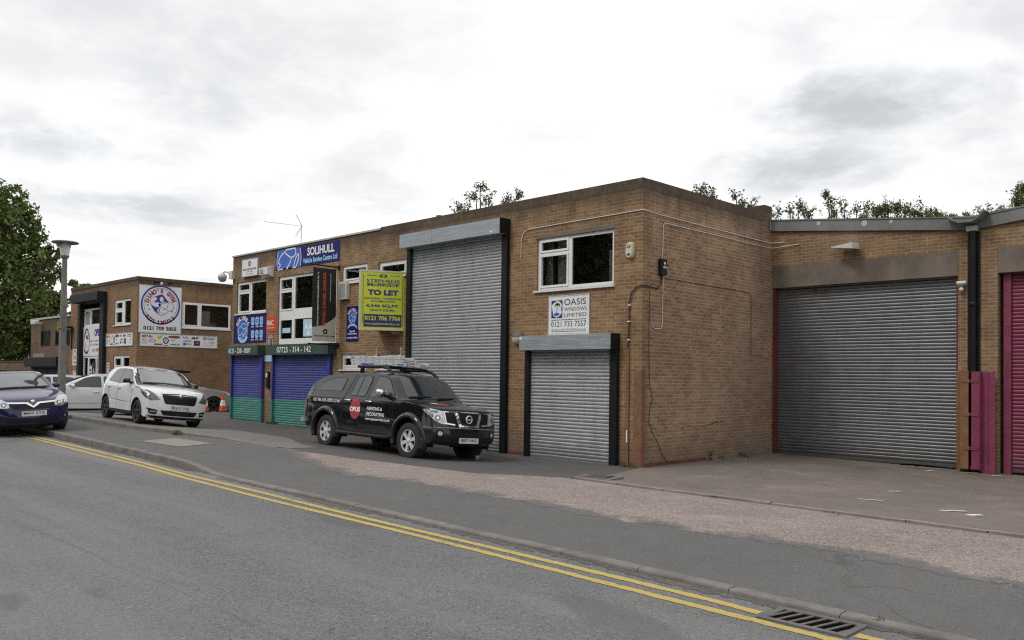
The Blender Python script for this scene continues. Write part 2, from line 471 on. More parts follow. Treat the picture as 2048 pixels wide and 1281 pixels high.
M['paper_blue'] = pm('pale blue paper', (.42,.60,.76), .7, var=.04)
M['scrape'] = pm('scraped brick', (.33,.185,.10), .9, var=.3, vs=20)
M['white'] = pm('white board', (.72,.73,.74), .4, var=.05, vs=1.2, dirt=.06)
M['offwhite'] = pm('off white plastic', (.55,.55,.50), .45, var=.08)
M['cream'] = pm('cream plastic', (.55,.52,.40), .45, var=.08)
M['letterblack'] = pm('black lettering', (.018,.018,.020), .5)
M['letternavy'] = pm('navy lettering', (.022,.030,.16), .5)
M['letterred'] = pm('red lettering', (.33,.035,.035), .5)
M['letterwhite'] = pm('white lettering', (.78,.78,.78), .5, var=.03)
M['letterpale'] = pm('pale blue lettering', (.33,.55,.80), .5, var=.03)
M['lettergrey'] = pm('grey lettering', (.30,.30,.31), .5)
M['letterorange'] = pm('orange lettering', (.62,.10,.035), .5, var=.05)
M['yellowprint'] = pm('yellow print', (.62,.58,.05), .5, var=.05)
M['navy'] = pm('navy board', (.014,.013,.125), .4, var=.12, vs=1.5, spec=.15)
M['royal'] = pm('royal blue print', (.030,.120,.50), .4, var=.10)
M['gymblue'] = pm('deep blue print', (.028,.025,.26), .45, var=.08)
M['orange'] = pm('orange board', (.55,.060,.020), .45, var=.08)
M['tagyellow'] = pm('faded yellow tag', (.38,.30,.04), .6, var=.2)
M['lime'] = pm('lime board', (.64,.70,.028), .45, var=.05)
M['paleframe'] = pm('pale frame', (.62,.63,.52), .5, var=.06)
M['palmgreen'] = pm('palm green print', (.03,.17,.07), .5)
M['conduit'] = pm('pale conduit', (.62,.60,.57), .5, var=.1)
M['cable'] = pm('black cable', (.018,.017,.016), .6)
M['alu'] = pm('ladder aluminium', (.56,.57,.58), .38, .4, var=.15, vs=6, dirt=.2)
M['concrete_post'] = pm('weathered concrete', (.20,.185,.165), .9, var=.25, vs=2.5, bump=.4, bs=70, dirt=.35)
M['asphalt'] = ground_mat('road asphalt', (.120,.120,.123), (.24,.239,.237), (.152,.152,.153), .33, 70, cracks=.0, tracks=.5)
M['footway'] = ground_mat('footway asphalt', (.108,.109,.108), (.155,.153,.150), (.132,.132,.130), .45, 120, warm=(.35, (.15,.132,.115)), cracks=.55, specks=.35)
M['fore_dark'] = ground_mat('forecourt asphalt', (.080,.077,.074), (.135,.13,.125), (.102,.098,.094), .6, 100, warm=(.3, (.12,.105,.09)), specks=.4)
M['fore_light'] = ground_mat('forecourt concrete', (.155,.148,.140), (.22,.21,.20), (.19,.183,.172), .6, 90, specks=.4)
M['pinkcrete'] = ground_mat('pinkish worn concrete', (.268,.215,.195), (.44,.39,.365), (.20,.162,.146), .8, 62, specks=.6, warm=(.75, (.34,.295,.265)), edge=True)
M['yard'] = ground_mat('brown yard concrete', (.145,.122,.106), (.23,.20,.18), (.200,.168,.148), .4, 90, specks=.45, warm=(.8, (.245,.205,.18)), cracks=.28, moss=1.2)
M['edging'] = pm('edging block', (.25,.20,.175), .9, var=.25, vs=3, bump=.4, bs=90, dirt=.3)
M['kerb'] = pm('kerb stone', (.165,.150,.140), .9, var=.3, vs=3, bump=.4, bs=90, dirt=.5)
M['gutterdirt'] = ground_mat('gutter dirt', (.075,.068,.060), (.20,.18,.16), (.115,.104,.094), 2.0, 60, specks=.5)
M['slab'] = pm('pale paving slab', (.235,.215,.185), .9, var=.12, vs=3, bump=.2)
M['earth'] = ground_mat('rough ground', (.09,.085,.05), (.12,.11,.07), (.07,.085,.035), .2, 20)
M['iron'] = pm('cast iron', (.13,.125,.12), .7, .2, var=.25, bump=.3, bs=80, dirt=.3)
M['pit_shade'] = pm('dark pit', (.006,.0055,.005), 1, spec=0)  # near-black paint for the shade inside the drains; also colours the twig
M['rubber'] = pm('tyre rubber', (.018,.018,.019), .75, var=.25, vs=6, dirt=.25)
M['alloy'] = pm('alloy wheel', (.68,.68,.69), .30, .45, var=.1)
M['darkalloy'] = pm('black wheel', (.014,.014,.015), .38, 0, var=.2)
M['chrome'] = pm('chrome', (.72,.72,.73), .14, 1, var=.04)
M['carglass'] = glass_mat('car glass', (.012,.016,.020), 0, .02, .15, 1.75)
M['screen'] = glass_mat('laminated windscreen', (.028,.033,.034), 0, .02, .3, 3.4)
M['plastic'] = pm('black car plastic', (.016,.016,.017), .55, var=.2, spec=.2)
M['lens'] = pm('lamp lens', (.50,.52,.54), .08, .55, var=.25, vs=14)
M['lens_dark'] = pm('smoked lamp lens', (.16,.165,.17), .1, .5, var=.4, vs=14)
M['redlens'] = pm('red lamp lens', (.30,.010,.012), .15, var=.2, coat=.5)
M['plate'] = pm('white number plate', (.66,.66,.64), .35, var=.04)
M['p_black'] = car_paint('black paintwork', (.005,.005,.0065), dust=.07, coat=1.0)
M['p_white'] = car_paint('white paintwork', (.70,.71,.72), dust=.12)
M['p_navy'] = car_paint('navy paintwork', (.0075,.0075,.060), .08, dust=.04)
M['p_silver'] = car_paint('silver paintwork', (.36,.37,.385), .12)
M['p_gloss'] = car_paint('gloss black roof', (.012,.012,.013), dust=0)
M['conered'] = pm('cone orange', (.62,.085,.030), .5, var=.1, dirt=.2)
M['wood'] = pm('bark', (.075,.058,.042), .95, var=.3, vs=6, bump=.5, bs=25)
M['weed'] = leaf_mat('weed leaves', (.03,.055,.012), (.085,.12,.03))
M['drygrass'] = leaf_mat('dry grass', (.10,.10,.025), (.20,.17,.06))
M['leaf_a'] = leaf_mat('lime leaves', (.055,.085,.020), (.20,.25,.075))
M['leaf_b'] = leaf_mat('dark leaves', (.040,.062,.018), (.14,.18,.055))
M['leaf_c'] = leaf_mat('birch leaves', (.055,.075,.022), (.14,.17,.055))
t = NT('yellow line paint'); w = t.world()
wear = t.noise(w, 16, 6, .75); wide = t.noise(t.scale(w, (1,3,1)), .8, 4, .6)
k = t.ramp(t.math('ADD', t.math('MULTIPLY', wear, .55), t.math('MULTIPLY', wide, .45)), .54, .66)
t.bsdf(t.mix(k, t.mix(t.ramp(t.noise(w, 90, 2), .3, .7), (.40,.295,.085,1), (.50,.385,.125,1)), (.13,.128,.12,1)), .8, 0, .3, t.bump(t.noise(w, 150, 2), .4, .005))
M['yellow'] = t.m

# ------------------------------------------------------------------ lie of the land
def sm(t): t = min(1, max(0, t)); return t*t*(3-2*t)
def zx(X): return 0 if X > -3 else (.0165*(-3-X) if X > -17.6 else .241)
def pw(T, v):
    if v <= T[0][0]: return T[0][1]
    for (a, b), (c, d) in zip(T, T[1:]):
        if v <= c: return b+(d-b)*(v-a)/(c-a)
    return T[-1][1]
def pR(Y): return pw(((0,0),(1.0,.004),(1.5,.012),(3.3,.125),(3.8,.148),(5,.185),(7.8,.26)), -Y)
def pL(Y): return pw(((0,0),(1.4,.005),(1.9,.03),(2.6,.09),(4.67,.285),(5.4,.345),(6.2,.38)), -Y)
def lft(X): return sm((-6.3-X)/3.6)
def fore(X, Y):
    s = lft(X); return zx(X) + (1-s)*pR(Y) + s*pL(Y)*sm((21.5+X)/4.5)
def pav(X, Y): return zx(X) + (1-lft(X))*pR(Y) + lft(X)*.262 - .090*sm((X+4.1)/1.3)*sm((-Y-6.2)/1.4)
def roadz(X, Y=0): return zx(X) + .14
def yk(X): return -7.65 if X < -5 else (-7.65-.0482*(X+5) if X < 14 else -8.566)
def lerpline(pts, x):
    if x <= pts[0][0]: return pts[0][1]
    for (a, b), (c, d) in zip(pts, pts[1:]):
        if x <= c: return b+(d-b)*(x-a)/(c-a)
    return pts[-1][1]
UK = [(-70,-5.95),(-15.6,-5.92),(-11.4,-5.85),(-9.1,-5.52),(-8,-4.95),(-6.9,-4.72),(-5.3,-4.79)]
CU = [(-5.6,-4.70),(-2.5,-4.34),(-.3,-4.25),(.95,-3.25),(1.6,-3.28),(4,-3.42),(8,-3.6),(40,-4.1)]
CL = [(-6.2,-4.55),(-5.3,-4.79),(-3.4,-5.47),(-2.1,-5.95),(-1.1,-6.22),(0,-5.95),(1.6,-6.05),(3,-6.15),(4.1,-6.3),(5.4,-6.22),(7,-6.2),(8.4,-6.4),(12,-6.5),(40,-6.7)]
def xs(a, b, st):
    n = max(1, int(round(abs(b-a)/st))); return [a+(b-a)*i/n for i in range(n+1)]
rnd = random.Random(7)

def sheet(name, loop, zf, mat, step=.4, lift=0, edge=None):
    mb = MB(); mb.poly(loop, lambda u, v: (u, v, zf(u, v)+lift), step, smooth=True)
    o = struct(name, mb, mat, recalc=True)
    me = o.data
    if me.polygons and me.polygons[0].normal.z < 0: me.flip_normals()
    if edge:                                      # close the sheet's rim down to what it lies on
        bm = bmesh.new(); bm.from_mesh(me)
        r_ = bmesh.ops.extrude_edge_only(bm, edges=[e for e in bm.edges if e.is_boundary])
        for v_ in r_['geom']:
            if isinstance(v_, bmesh.types.BMVert): v_.co.z -= .03
        bmesh.ops.recalc_face_normals(bm, faces=bm.faces[:]); bm.to_mesh(me); bm.free()
        at = me.attributes.new('edge', 'FLOAT', 'POINT'); at.data.foreach_set('value', [edge(v.co.x, v.co.y) for v in me.vertices])
    return o

g = MB(); g.add([(-900,-900,-.25),(900,-900,-.25),(900,900,-.25),(-900,900,-.25)], [(0,1,2,3)])
struct('ground', g, M['earth'])
sheet('road', [(x, yk(x)) for x in xs(-90, 40, 2)] + [(40,-15.9),(-90,-15.9)], roadz, M['asphalt'], 1.2)
mb = MB()
for i in range(65):
    a = -90+2*i; b = a+2; y0, y1 = -15.9, -18.6
    z0, z1 = roadz(a), roadz(b)
    mb.add([(a,y0,z0-.1),(b,y0,z1-.1),(b,y0,z1+.11),(a,y0,z0+.11),(b,y1,z1+.13),(a,y1,z0+.13)], [(0,1,2,3),(3,2,4,5)])
struct('opposite_pavement', mb, M['footway'])
# pavement (runs on under the worn concrete), forecourt, yard
PBk = [(x, lerpline(UK, x)) for x in xs(-70, -5.6, .5)] + [(x, lerpline(CU, x)-.02) for x in xs(-5.3, 30, .5)]
sheet('pavement', [(x, yk(x)+.12) for x in xs(-70, 30, 1)] + PBk[::-1], pav, M['footway'], .4)
fr = [(x, lerpline(UK, x)+.05) for x in xs(-70, -5.8, .5)] + [(x, lerpline(CU, x)) for x in (-5.3,-4,-2.5,-1.2,-.3,.3,.95)]
sheet('forecourt', fr + [(.02,-.02),(.02,.12),(-17.5,.12),(-17.5,14),(-26.1,14),(-26.1,.15),(-70,.15)], fore, M['fore_dark'], .4)
sheet('forecourt_apron', [(x, lerpline(UK, x)+.12) for x in xs(-40, -5.9, .5)] + [(x, -3.05+.5*sm((x+9)/3)*-1.6+.05*math.sin(x*2)) for x in xs(-5.9, -40, .5)], fore, M['fore_light'], .35, .006)
def yardz(X, Y): return pav(X, Y) if Y < 0 else -.012*max(0, X)*sm(Y/5.4)
sheet('yard', [(x, lerpline(CU, x)) for x in xs(.95, 30, .5)] + [(30,5.8),(.0,5.8),(.0,0)], yardz, M['yard'], .4)
jit = lambda a: (rnd.random()-.5)*2*a
lo = [(x, lerpline(CL, x)-.22+jit(.05)+.035*math.sin(x*3.1)+.03*math.sin(x*7.7)) for x in xs(-6.2, 30, .06)]
hi = [(x, max(lerpline(CU, x), -4.55 if x < -5.5 else -9)-(.03 if x < 1.1 else .135)+jit(.012)) for x in xs(-5.9, 30, .2)]
sheet('concrete_strip', lo + hi[::-1], pav, M['pinkcrete'], .2, .0035, lambda x, y: min(1, max(0, (y-lerpline(CL, x)+.22)/.75)))
# the row of edging blocks along the yard
mb = MB(); x = 1.15
while x < 30:
    L = .90; a, b = x, x+L-.012; w_ = .105
    za = pav(a, lerpline(CU, a))+.03+jit(.006); zb = pav(b, lerpline(CU, b))+.03+jit(.006)
    ya, yb = lerpline(CU, a), lerpline(CU, b)
    mb.add([(a,ya-w_,za-.08),(b,yb-w_,zb-.08),(b,yb-w_,zb),(a,ya-w_,za),(b,yb,zb),(a,ya,za),(b,yb,zb-.05),(a,ya,za-.05)], [(0,1,2,3),(3,2,4,5),(5,4,6,7)])
    x += L
struct('yard_edging', mb, M['edging'])
# loose grit broken off the edge of the concrete, and the dirt line in the gutter
mb = MB(); rg = random.Random(9)
for i in range(1500):
    x = rg.uniform(-5.5, 12); y = lerpline(CL, x)-abs(rg.gauss(0, .13))+.05; s_ = rg.uniform(.006, .022); z = pav(x, y); a = rg.random()*6
    mb.add([(x+s_*math.cos(a+k*2.1), y+s_*math.sin(a+k*2.1), z) for k in range(3)]+[(x, y, z+s_*.7)], [(0,1,3),(1,2,3),(2,0,3)])
tag(mb.build('grit', M['edging']), 'loose pinkish grit along the broken edge of the concrete', 'grit', kind='stuff')
mb = MB(); P = xs(-60, 30, .07); v = []
for X in P:
    n_ = .5+.5*math.sin(X*1.7)*math.sin(X*.43+1); z = roadz(X)+.003
    v += [(X, yk(X)+.004, z), (X, yk(X)-.045-.10*n_+jit(.035), z)]
mb.add(v, [(2*i, 2*i+1, 2*i+3, 2*i+2) for i in range(len(P)-1)]); struct('gutter_dirt', mb, M['gutterdirt'])
# kerbs
def kerb_h(X): return .115 if X < -4.1 else (.115-.093*sm((X+4.1)/1.3))
def kerb_run(name, x0, x1, yf, topf, botf, mat, w_=.125, L=.915):
    mb = MB(); x = x0
    while x < x1:
        dz = jit(.004); dy = jit(.006); secs = []
        for s_ in (0, .5, 1):
            X = x+(L-.008)*s_; y = yf(X)+dy; t_ = topf(X)+dz; b_ = botf(X)-.03
            c = min(.02, (t_-b_)*.3)
            secs.append([(X,y,b_),(X,y+.006,t_-c),(X,y+.012,t_-c*.35),(X,y+.028,t_),(X,y+w_,t_+.002),(X,y+w_,b_)])
        v = [p for q in secs for p in q]
        f = [(i*6+k, (i+1)*6+k, (i+1)*6+k+1, i*6+k+1) for i in range(2) for k in range(5)] + [(0,1,2,3,4,5), (12+5,12+4,12+3,12+2,12+1,12)]
        mb.add(v, f)
        x += L
    return struct(name, mb, mat, recalc=True)
def ktop(X):
    return roadz(X)+kerb_h(X) if X > -4.1 else pav(X, yk(X))
kerb_run('kerb', -70, 30, yk, lambda X: min(pav(X, yk(X)+.1)+.004, roadz(X)+kerb_h(X)+.012), roadz, M['kerb'])
kerb_run('forecourt_kerb', -40, -6.4, lambda X: lerpline(UK, X)-.02, lambda X: fore(X, lerpline(UK, X)+.1)+.01, lambda X: pav(X, lerpline(UK, X)-.05), M['kerb'], .13)
# double yellow lines
mb = MB()
def line_strip(off, x0, x1, w_=.092):
    P = xs(x0, x1, .045); v = []; 
    for X in P:
        z = roadz(X)+.004; j = .008
        y = yk(X)-off + .018*math.sin(X*.9+off*9)
        if off < .35 and 6.9 < X < 7.32: y += .10*sm((X-6.9)/.42)*-.2
        v += [(X, y+w_/2+jit(j), z), (X, y-w_/2+jit(j), z)]
    mb.add(v, [(2*i, 2*i+1, 2*i+3, 2*i+2) for i in range(len(P)-1)])
for a, b in ((-60, 7.32), (8.02, 30)): line_strip(.30 if a < 0 else .29, a, b)
line_strip(.50, -60, 30)
struct('road_marking', mb, M['yellow'])
# worn slab in the pavement, set a hair proud
mb = MB(); q = [(-8.15,-6.85),(-6.75,-6.62),(-7.25,-5.66),(-8.55,-5.9)]
mb.poly(q, lambda u, v: (u, v, pav(u, v)+.008), .4)
tag(mb.build('paving_slab', M['slab'], recalc=True), 'pale rectangular slab let into the dark pavement', 'paving slab')
# gully grating at the kerb
gx0, gx1 = 7.38, 7.98
gr = thing('gully_grating', 'cast iron gully grating with slanted bars beside the kerb on the yellow lines', 'drain', ((gx0+gx1)/2, yk(7.6)-.25, roadz(7.6)+.006))
mb = MB(); W2, D2 = .27, .135
mb.box(-W2-.05, W2+.05, -D2-.05, -D2, -.02, .008).box(-W2-.05, W2+.05, D2, D2+.05, -.02, .008).box(-W2-.05, -W2, -D2, D2, -.02, .008).box(W2, W2+.05, -D2, D2, -.02, .008)
mb.build('frame', M['iron'], gr)
for i in range(7):
    x = -W2+.02+i*.088; mb = MB()
    mb.add([(x-.012-.03,-D2,-.02),(x+.012-.03,-D2,-.02),(x+.012+.03,D2,-.02),(x-.012+.03,D2,-.02),(x-.012-.03,-D2,.006),(x+.012-.03,-D2,.006),(x+.012+.03,D2,.006),(x-.012+.03,D2,.006)],
           [(0,3,2,1),(4,5,6,7),(0,1,5,4),(1,2,6,5),(2,3,7,6),(3,0,4,7)])
    mb.build('bar', M['iron'], gr)
mb = MB(); mb.add([(-W2-.04,-D2-.04,-.001),(W2+.04,-D2-.04,-.001),(W2+.04,D2+.04,-.001),(-W2-.04,D2+.04,-.001)], [(0,1,2,3)]); mb.build('pit_shade', M['pit_shade'], gr)  # flat black sheet above the road, painted as the shade in the gully
# square drain in the forecourt
dz = pav(.95,-2.7)+.014
dr = thing('drain_cover', 'small square rusty drain grid in a pale concrete collar before the low shutter', 'drain', (1.0,-2.62,dz), R(12))
MB().box(-.36,.36,-.30,.30,-.03,0).build('collar', M['fore_light'], dr)
mb = MB()
for i in range(7): mb.box(-.21+i*.063, -.18+i*.063, -.17, .17, .001, .012)
mb.box(-.24,.24,-.20,-.17,.001,.013).box(-.24,.24,.17,.20,.001,.013)
mb.build('grid', M['iron'], dr); MB().box(-.23,.23,-.19,.19,.0005,.003).build('pit_shade', M['pit_shade'], dr)  # thin black slab on the collar stands in for the shaded hole
# ------------------------------------------------------------------ building helpers
def grid_slab(mb, u0, u1, v0, v1, holes, front, back, mapf, mi=0):
    """a wall slab with rectangular openings: front, back and the reveals; mapf(u, d, v) with d the depth"""
    us = sorted({u0, u1, *[h[0] for h in holes], *[h[1] for h in holes]}); us = [u for u in us if u0 <= u <= u1]
    vs = sorted({v0, v1, *[h[2] for h in holes], *[h[3] for h in holes]}); vs = [v for v in vs if v0 <= v <= v1]
    nu, nv = len(us)-1, len(vs)-1
    solid = [[not any(h[0]-1e-6 <= (us[i]+us[i+1])/2 <= h[1]+1e-6 and h[2]-1e-6 <= (vs[j]+vs[j+1])/2 <= h[3]+1e-6 for h in holes) for j in range(nv)] for i in range(nu)]
    S = lambda i, j: 0 <= i < nu and 0 <= j < nv and solid[i][j]
    def q(*p): mb.add([mapf(*k) for k in p], [(0,1,2,3)], False, mi)
    for i in range(nu):
        for j in range(nv):
            if not solid[i][j]: continue
            a, b, c, d = us[i], us[i+1], vs[j], vs[j+1]
            q((a,front,c),(b,front,c),(b,front,d),(a,front,d)); q((b,back,c),(a,back,c),(a,back,d),(b,back,d))
            if not S(i-1, j): q((a,back,c),(a,front,c),(a,front,d),(a,back,d))
            if not S(i+1, j): q((b,front,c),(b,back,c),(b,back,d),(b,front,d))
            if not S(i, j-1): q((a,back,c),(b,back,c),(b,front,c),(a,front,c))
            if not S(i, j+1): q((a,front,d),(b,front,d),(b,back,d),(a,back,d))
FY = lambda u, d, v: (u, d, v)                      # wall facing -Y
def FX(X0): return lambda u, d, v: (X0-d, u, v)     # wall facing +X, u runs along +Y

def window(parent, x0, x1, z0, z1, panes, mapf=FY, front=.045, sill=True, glass='glass', lintel=None, fr=.05):
    """white plastic window: frame mesh with its panes and sill as children"""
    mb = MB(); grid_slab(mb, x0, x1, z0, z1, [(p[0], p[1], p[2], p[3]) for p in panes], front, front+.06, mapf)
    for p in panes:
        if len(p) > 4 and p[4] == 's':               # an opening sash stands proud of the frame
            a, b, c, d = p[:4]; grid_slab(mb, a-.045, b+.045, c-.045, d+.045, [(a, b, c, d)], front-.018, front-.001, mapf)
    w = mb.build('window', M['pvc'], parent)
    for p in panes:
        g = MB(); a, b, c, d = p[:4]; g.add([mapf(a-.01, front+.03, c-.01), mapf(b+.01, front+.03, c-.01), mapf(b+.01, front+.03, d+.01), mapf(a-.01, front+.03, d+.01)], [(0,1,2,3)]); g.build('pane', M[glass], w)
    if sill:
        s_ = MB(); P = [mapf(x0-.07, -.055, z0-.045), mapf(x1+.03, -.055, z0-.045), mapf(x1+.03, front+.05, z0-.045), mapf(x0-.07, front+.05, z0-.045),
                        mapf(x0-.07, -.055, z0-.012), mapf(x1+.03, -.055, z0-.012), mapf(x1+.03, front+.05, z0-.002), mapf(x0-.07, front+.05, z0-.002)]
        s_.add(P, [(0,3,2,1),(4,5,6,7),(0,1,5,4),(1,2,6,5),(2,3,7,6),(3,0,4,7)]); s_.build('sill', M['pvc'], w)
    if lintel:
        l_ = MB(); P = []
        for z in (z1+.004, z1+lintel):
            P += [mapf(x0-.02, -.004, z), mapf(x1+.02, -.004, z), mapf(x1+.02, front+.05, z), mapf(x0-.02, front+.05, z)]
        l_.add(P, [(0,3,2,1),(4,5,6,7),(0,1,5,4),(1,2,6,5),(2,3,7,6),(3,0,4,7)]); l_.build('lintel', M['concrete_lintel'], w)
    return w
def room(mb, x0, x1, z0, z1, depth=1.6, mapf=FY, mi=0):
    P = [mapf(x0-.2, .24, z0-.3), mapf(x1+.2, .24, z0-.3), mapf(x1+.2, .24, z1+.2), mapf(x0-.2, .24, z1+.2),
         mapf(x0-.2, depth, z0-.3), mapf(x1+.2, depth, z0-.3), mapf(x1+.2, depth, z1+.2), mapf(x0-.2, depth, z1+.2)]
    mb.add(P, [(4,5,6,7),(0,4,7,3),(1,2,6,5),(0,1,5,4),(3,7,6,2)], False, mi)

def curtain(name, parent, x0, x1, z0, z1, y, mat, pitch=.0765, mapf=FY, bottom=.09):
    """roller shutter curtain: curved slats, one strip of profile per slat"""
    mb = MB(); z = z1; prof = [(0,.0),(.08,-.010),(.25,-.0155),(.5,-.0165),(.75,-.014),(.90,-.008),(.955,.003)]
    rows = []
    while z > z0+bottom:
        for t_, d in prof: rows.append((z-pitch*t_, y+d))
        z -= pitch
    nx = max(2, int((x1-x0)/.5)); X = xs(x0, x1, (x1-x0)/nx); v = []
    for r_, (zz, yy) in enumerate(rows):
        k = r_//7; rr = random.Random(k*31+5); tilt = (rr.random()-.5)*.002; ph = rr.random()*6
        for xx in X: v.append(mapf(xx, yy+.0013*math.sin(xx*2.1+ph), zz+tilt*(xx-x0)/(x1-x0)))
    n = len(X)
    mb.add(v, [(i*n+k, (i+1)*n+k, (i+1)*n+k+1, i*n+k+1) for i in range(len(rows)-1) for k in range(n-1)], True)
    zb = rows[-1][0]
    for q in ((z0, zb-.004, -.026, .02), (z0+.02, z0+.032, -.034, .0)):
        P = [mapf(x0, y+q[2], q[0]), mapf(x1, y+q[2], q[0]), mapf(x1, y+q[3], q[0]), mapf(x0, y+q[3], q[0]), mapf(x0, y+q[2], q[1]), mapf(x1, y+q[2], q[1]), mapf(x1, y+q[3], q[1]), mapf(x0, y+q[3], q[1])]
        mb.add(P, [(0,3,2,1),(4,5,6,7),(0,1,5,4),(1,2,6,5),(2,3,7,6),(3,0,4,7)])
    return mb.build(name, mat, parent, sharp=38)
def guide(parent, x0, x1, z0, z1, d, mat, lip=.03):
    mb = MB(); mb.bbox(x0, x1, -d, -.002, z0, z1, .006)
    return mb.build('guide_rail', mat, parent)
def hood(parent, x0, x1, z0, z1, d, mat, endmat, cham=.0, seam=None):
    mb = MB()
    prof = [(-.002, z0), (-d, z0), (-d, z1-.0), (-d+.035, z1+.012), (-.002, z1+.02)]
    n = len(prof)
    v = [(x0, p[0], p[1]) for p in prof] + [(x1, p[0], p[1]) for p in prof]
    mb.add(v, [(k, k+1, n+k+1, n+k) for k in range(n-1)])
    ends = []
    for xx, sgn in ((x0, -1), (x1, 1)):
        e = MB(); ends.append(e)
        e.add([(xx, p[0], p[1]) for p in prof], [tuple(range(n)) if sgn < 0 else tuple(range(n))[::-1]])
        e.box(xx-.004 if sgn < 0 else xx, xx if sgn < 0 else xx+.004, -d, -.002, z0+.001, z1)
    if seam:
        for s_ in seam: mb.box(s_-.008, s_+.008, -d-.003, -d+.01, z0+.002, z1-.001)
    b = mb.build('shutter_box', mat, parent, recalc=True)
    for e in ends: e.build('end_plate', endmat, b, recalc=True)
    return b

# ------------------------------------------------------------------ the long two-storey unit
main = thing('industrial_building', 'long two storey brown brick unit with flat roof, roller shutters and white windows', 'building', (0,0,0))
H = 5.75; TOP = 5.965
XL = -17.62
holesF = [(-2.97,-.74,3.80,4.99), (-3.12,-.73,-.3,2.50), (-7.52,-4.0,-.3,5.25), (-17.40,-15.50,-.3,2.50), (-14.62,-11.35,-.3,2.50),
          (-17.30,-15.28,3.88,4.97), (-14.50,-11.13,2.76,4.97), (-10.86,-9.58,4.52,5.02), (-9.06,-7.80,4.55,4.98), (-10.82,-9.58,1.98,2.42), (-9.02,-7.80,2.0,2.40)]
mb = MB(); grid_slab(mb, XL, -.0, -.4, H, holesF, 0, .24, FY)
mb.build('front_wall', M['brick'], main)
mb = MB(); mb.box(-.24, 0, .242, 5.42, -.4, H); mb.box(-.24, 0.0, 5.05, 5.42, H, 6.0)
mb.build('gable_wall', M['brick_side'], main)
mb = MB(); mb.box(XL, XL+.24, .242, 11, -.4, H); mb.box(XL+.24, -.24, 5.07, 5.30, H-.6, 6.0)
mb.build('rear_wall', M['brick'], main)
mb = MB(); mb.box(-8.98, -.002, -.004, .245, H, TOP); mb.box(-.245, .004, .247, 5.05, H, TOP); mb.box(-6, .004, 5.052, 5.422, 6.0, 6.17)
mb.build('brick_coping', M['brick_edge'], main)
mb = MB(); mb.box(XL-.03, -8.99, -.035, .27, H+.14, H+.19); mb.build('metal_coping', M['coping'], main)
mb = MB(); mb.box(XL, -8.99, .0, .24, H, H+.139); mb.build('parapet', M['brick'], main)
MB().box(XL+.2, -.2, .2, 5.2, H-.35, H-.25).build('roof', M['roof'], main)
# red painted plinth by the corner and along the gable
for q in ((-3.84,-3.25,-.012,-.002,-.2,.075), (-.55,.012,-.012,-.002,-.2,.085), (.002,.012,-.0015,2.45,-.2,.075)): MB().box(*q).build('plinth', M['plinth'], main)
# scrapes on the gable, spray from a reversing lorry
for L, w_ in (([(.62,.98),(1.0,1.0),(1.45,1.02)], .018), ([(.60,.90),(.95,.88),(1.3,.80),(1.6,.70)], .03), ([(.9,.93),(1.2,.86),(1.55,.75)], .02), ([(1.5,.72),(2.2,.75),(3.0,.85),(3.9,.90)], .016), ([(1.9,.74),(2.6,.80),(3.2,.88)], .02), ([(4.1,1.22),(4.6,1.25),(4.95,1.27)], .02), ([(1.9,.35),(2.1,.37),(2.3,.36)], .03), ([(.5,.25),(.52,.1)], .04), ([(1.2,.32),(1.22,.12)], .04)):
    mb = MB(); stroke(mb, [(a+jit(.01), b+jit(.012)) for a, b in spline(L, 7)], w_, lambda u, v: (.002, u, v)); mb.build('scrape_mark', M['scrape'], main)
# rooms behind the glass
mb = MB()
for h in holesF:
    if h[2] > 1: room(mb, *h)
mb.build('interior', M['room'], main)
for q in ((-2.62,-2.20,.34,.36,3.8,4.95), (-2.97,-2.74,.30,.32,3.8,4.95), (-1.10,-.8,.30,.32,3.8,4.6), (-14.3,-13.7,.9,.92,2.8,3.4)): MB().box(*q).build('blind', M['blind'], main)
# windows
window(main, -2.97,-.74,3.80,4.99, [(-2.86,-2.09,4.71,4.90,'s'),(-2.86,-2.09,3.91,4.57,'s'),(-1.95,-.81,3.88,4.92)], lintel=.095)
window(main, -17.30,-15.28,3.88,4.97, [(-17.18,-16.48,4.70,4.88,'s'),(-17.18,-16.48,3.97,4.56,'s'),(-16.34,-15.34,3.95,4.90)])
w2 = window(main, -14.50,-11.13,2.76,4.97, [(-14.38,-13.70,4.57,4.86,'s'),(-14.38,-13.70,3.91,4.44,'s'),(-13.54,-11.22,3.90,4.89),(-14.40,-13.70,2.95,3.55),(-13.54,-12.3,2.95,3.57),(-12.22,-11.22,2.95,3.57)])
MB().box(-14.30,-13.82,.062,.066,3.14,3.30).build('notice', M['paper_blue'], w2)
mb = MB(); mb.box(-13.05,-12.45,.062,.066,3.0,3.54); ps = mb.build('poster', M['paper_blue'], w2)
mb = MB()
for cx, cz in ((-12.87,3.30),(-12.63,3.30),(-12.75,3.10)):
    for s_, o_ in ((.115,.0605),): mb.add([(cx-s_,o_,cz-.06),(cx+s_,o_,cz-.06),(cx,o_,cz+.13)], [(0,1,2)])
mb.build('emblem', M['letterwhite'], ps)
window(main, -10.86,-9.58,4.52,5.02, [(-10.74,-9.68,4.63,4.92,'s')], sill=True)
window(main, -9.06,-7.80,4.55,4.98, [(-8.94,-7.92,4.66,4.86,'s')])
window(main, -10.82,-9.58,1.98,2.42, [(-10.70,-9.70,2.10,2.30,'s')])
window(main, -9.02,-7.80,2.0,2.40, [(-8.90,-7.92,2.1,2.29,'s')])
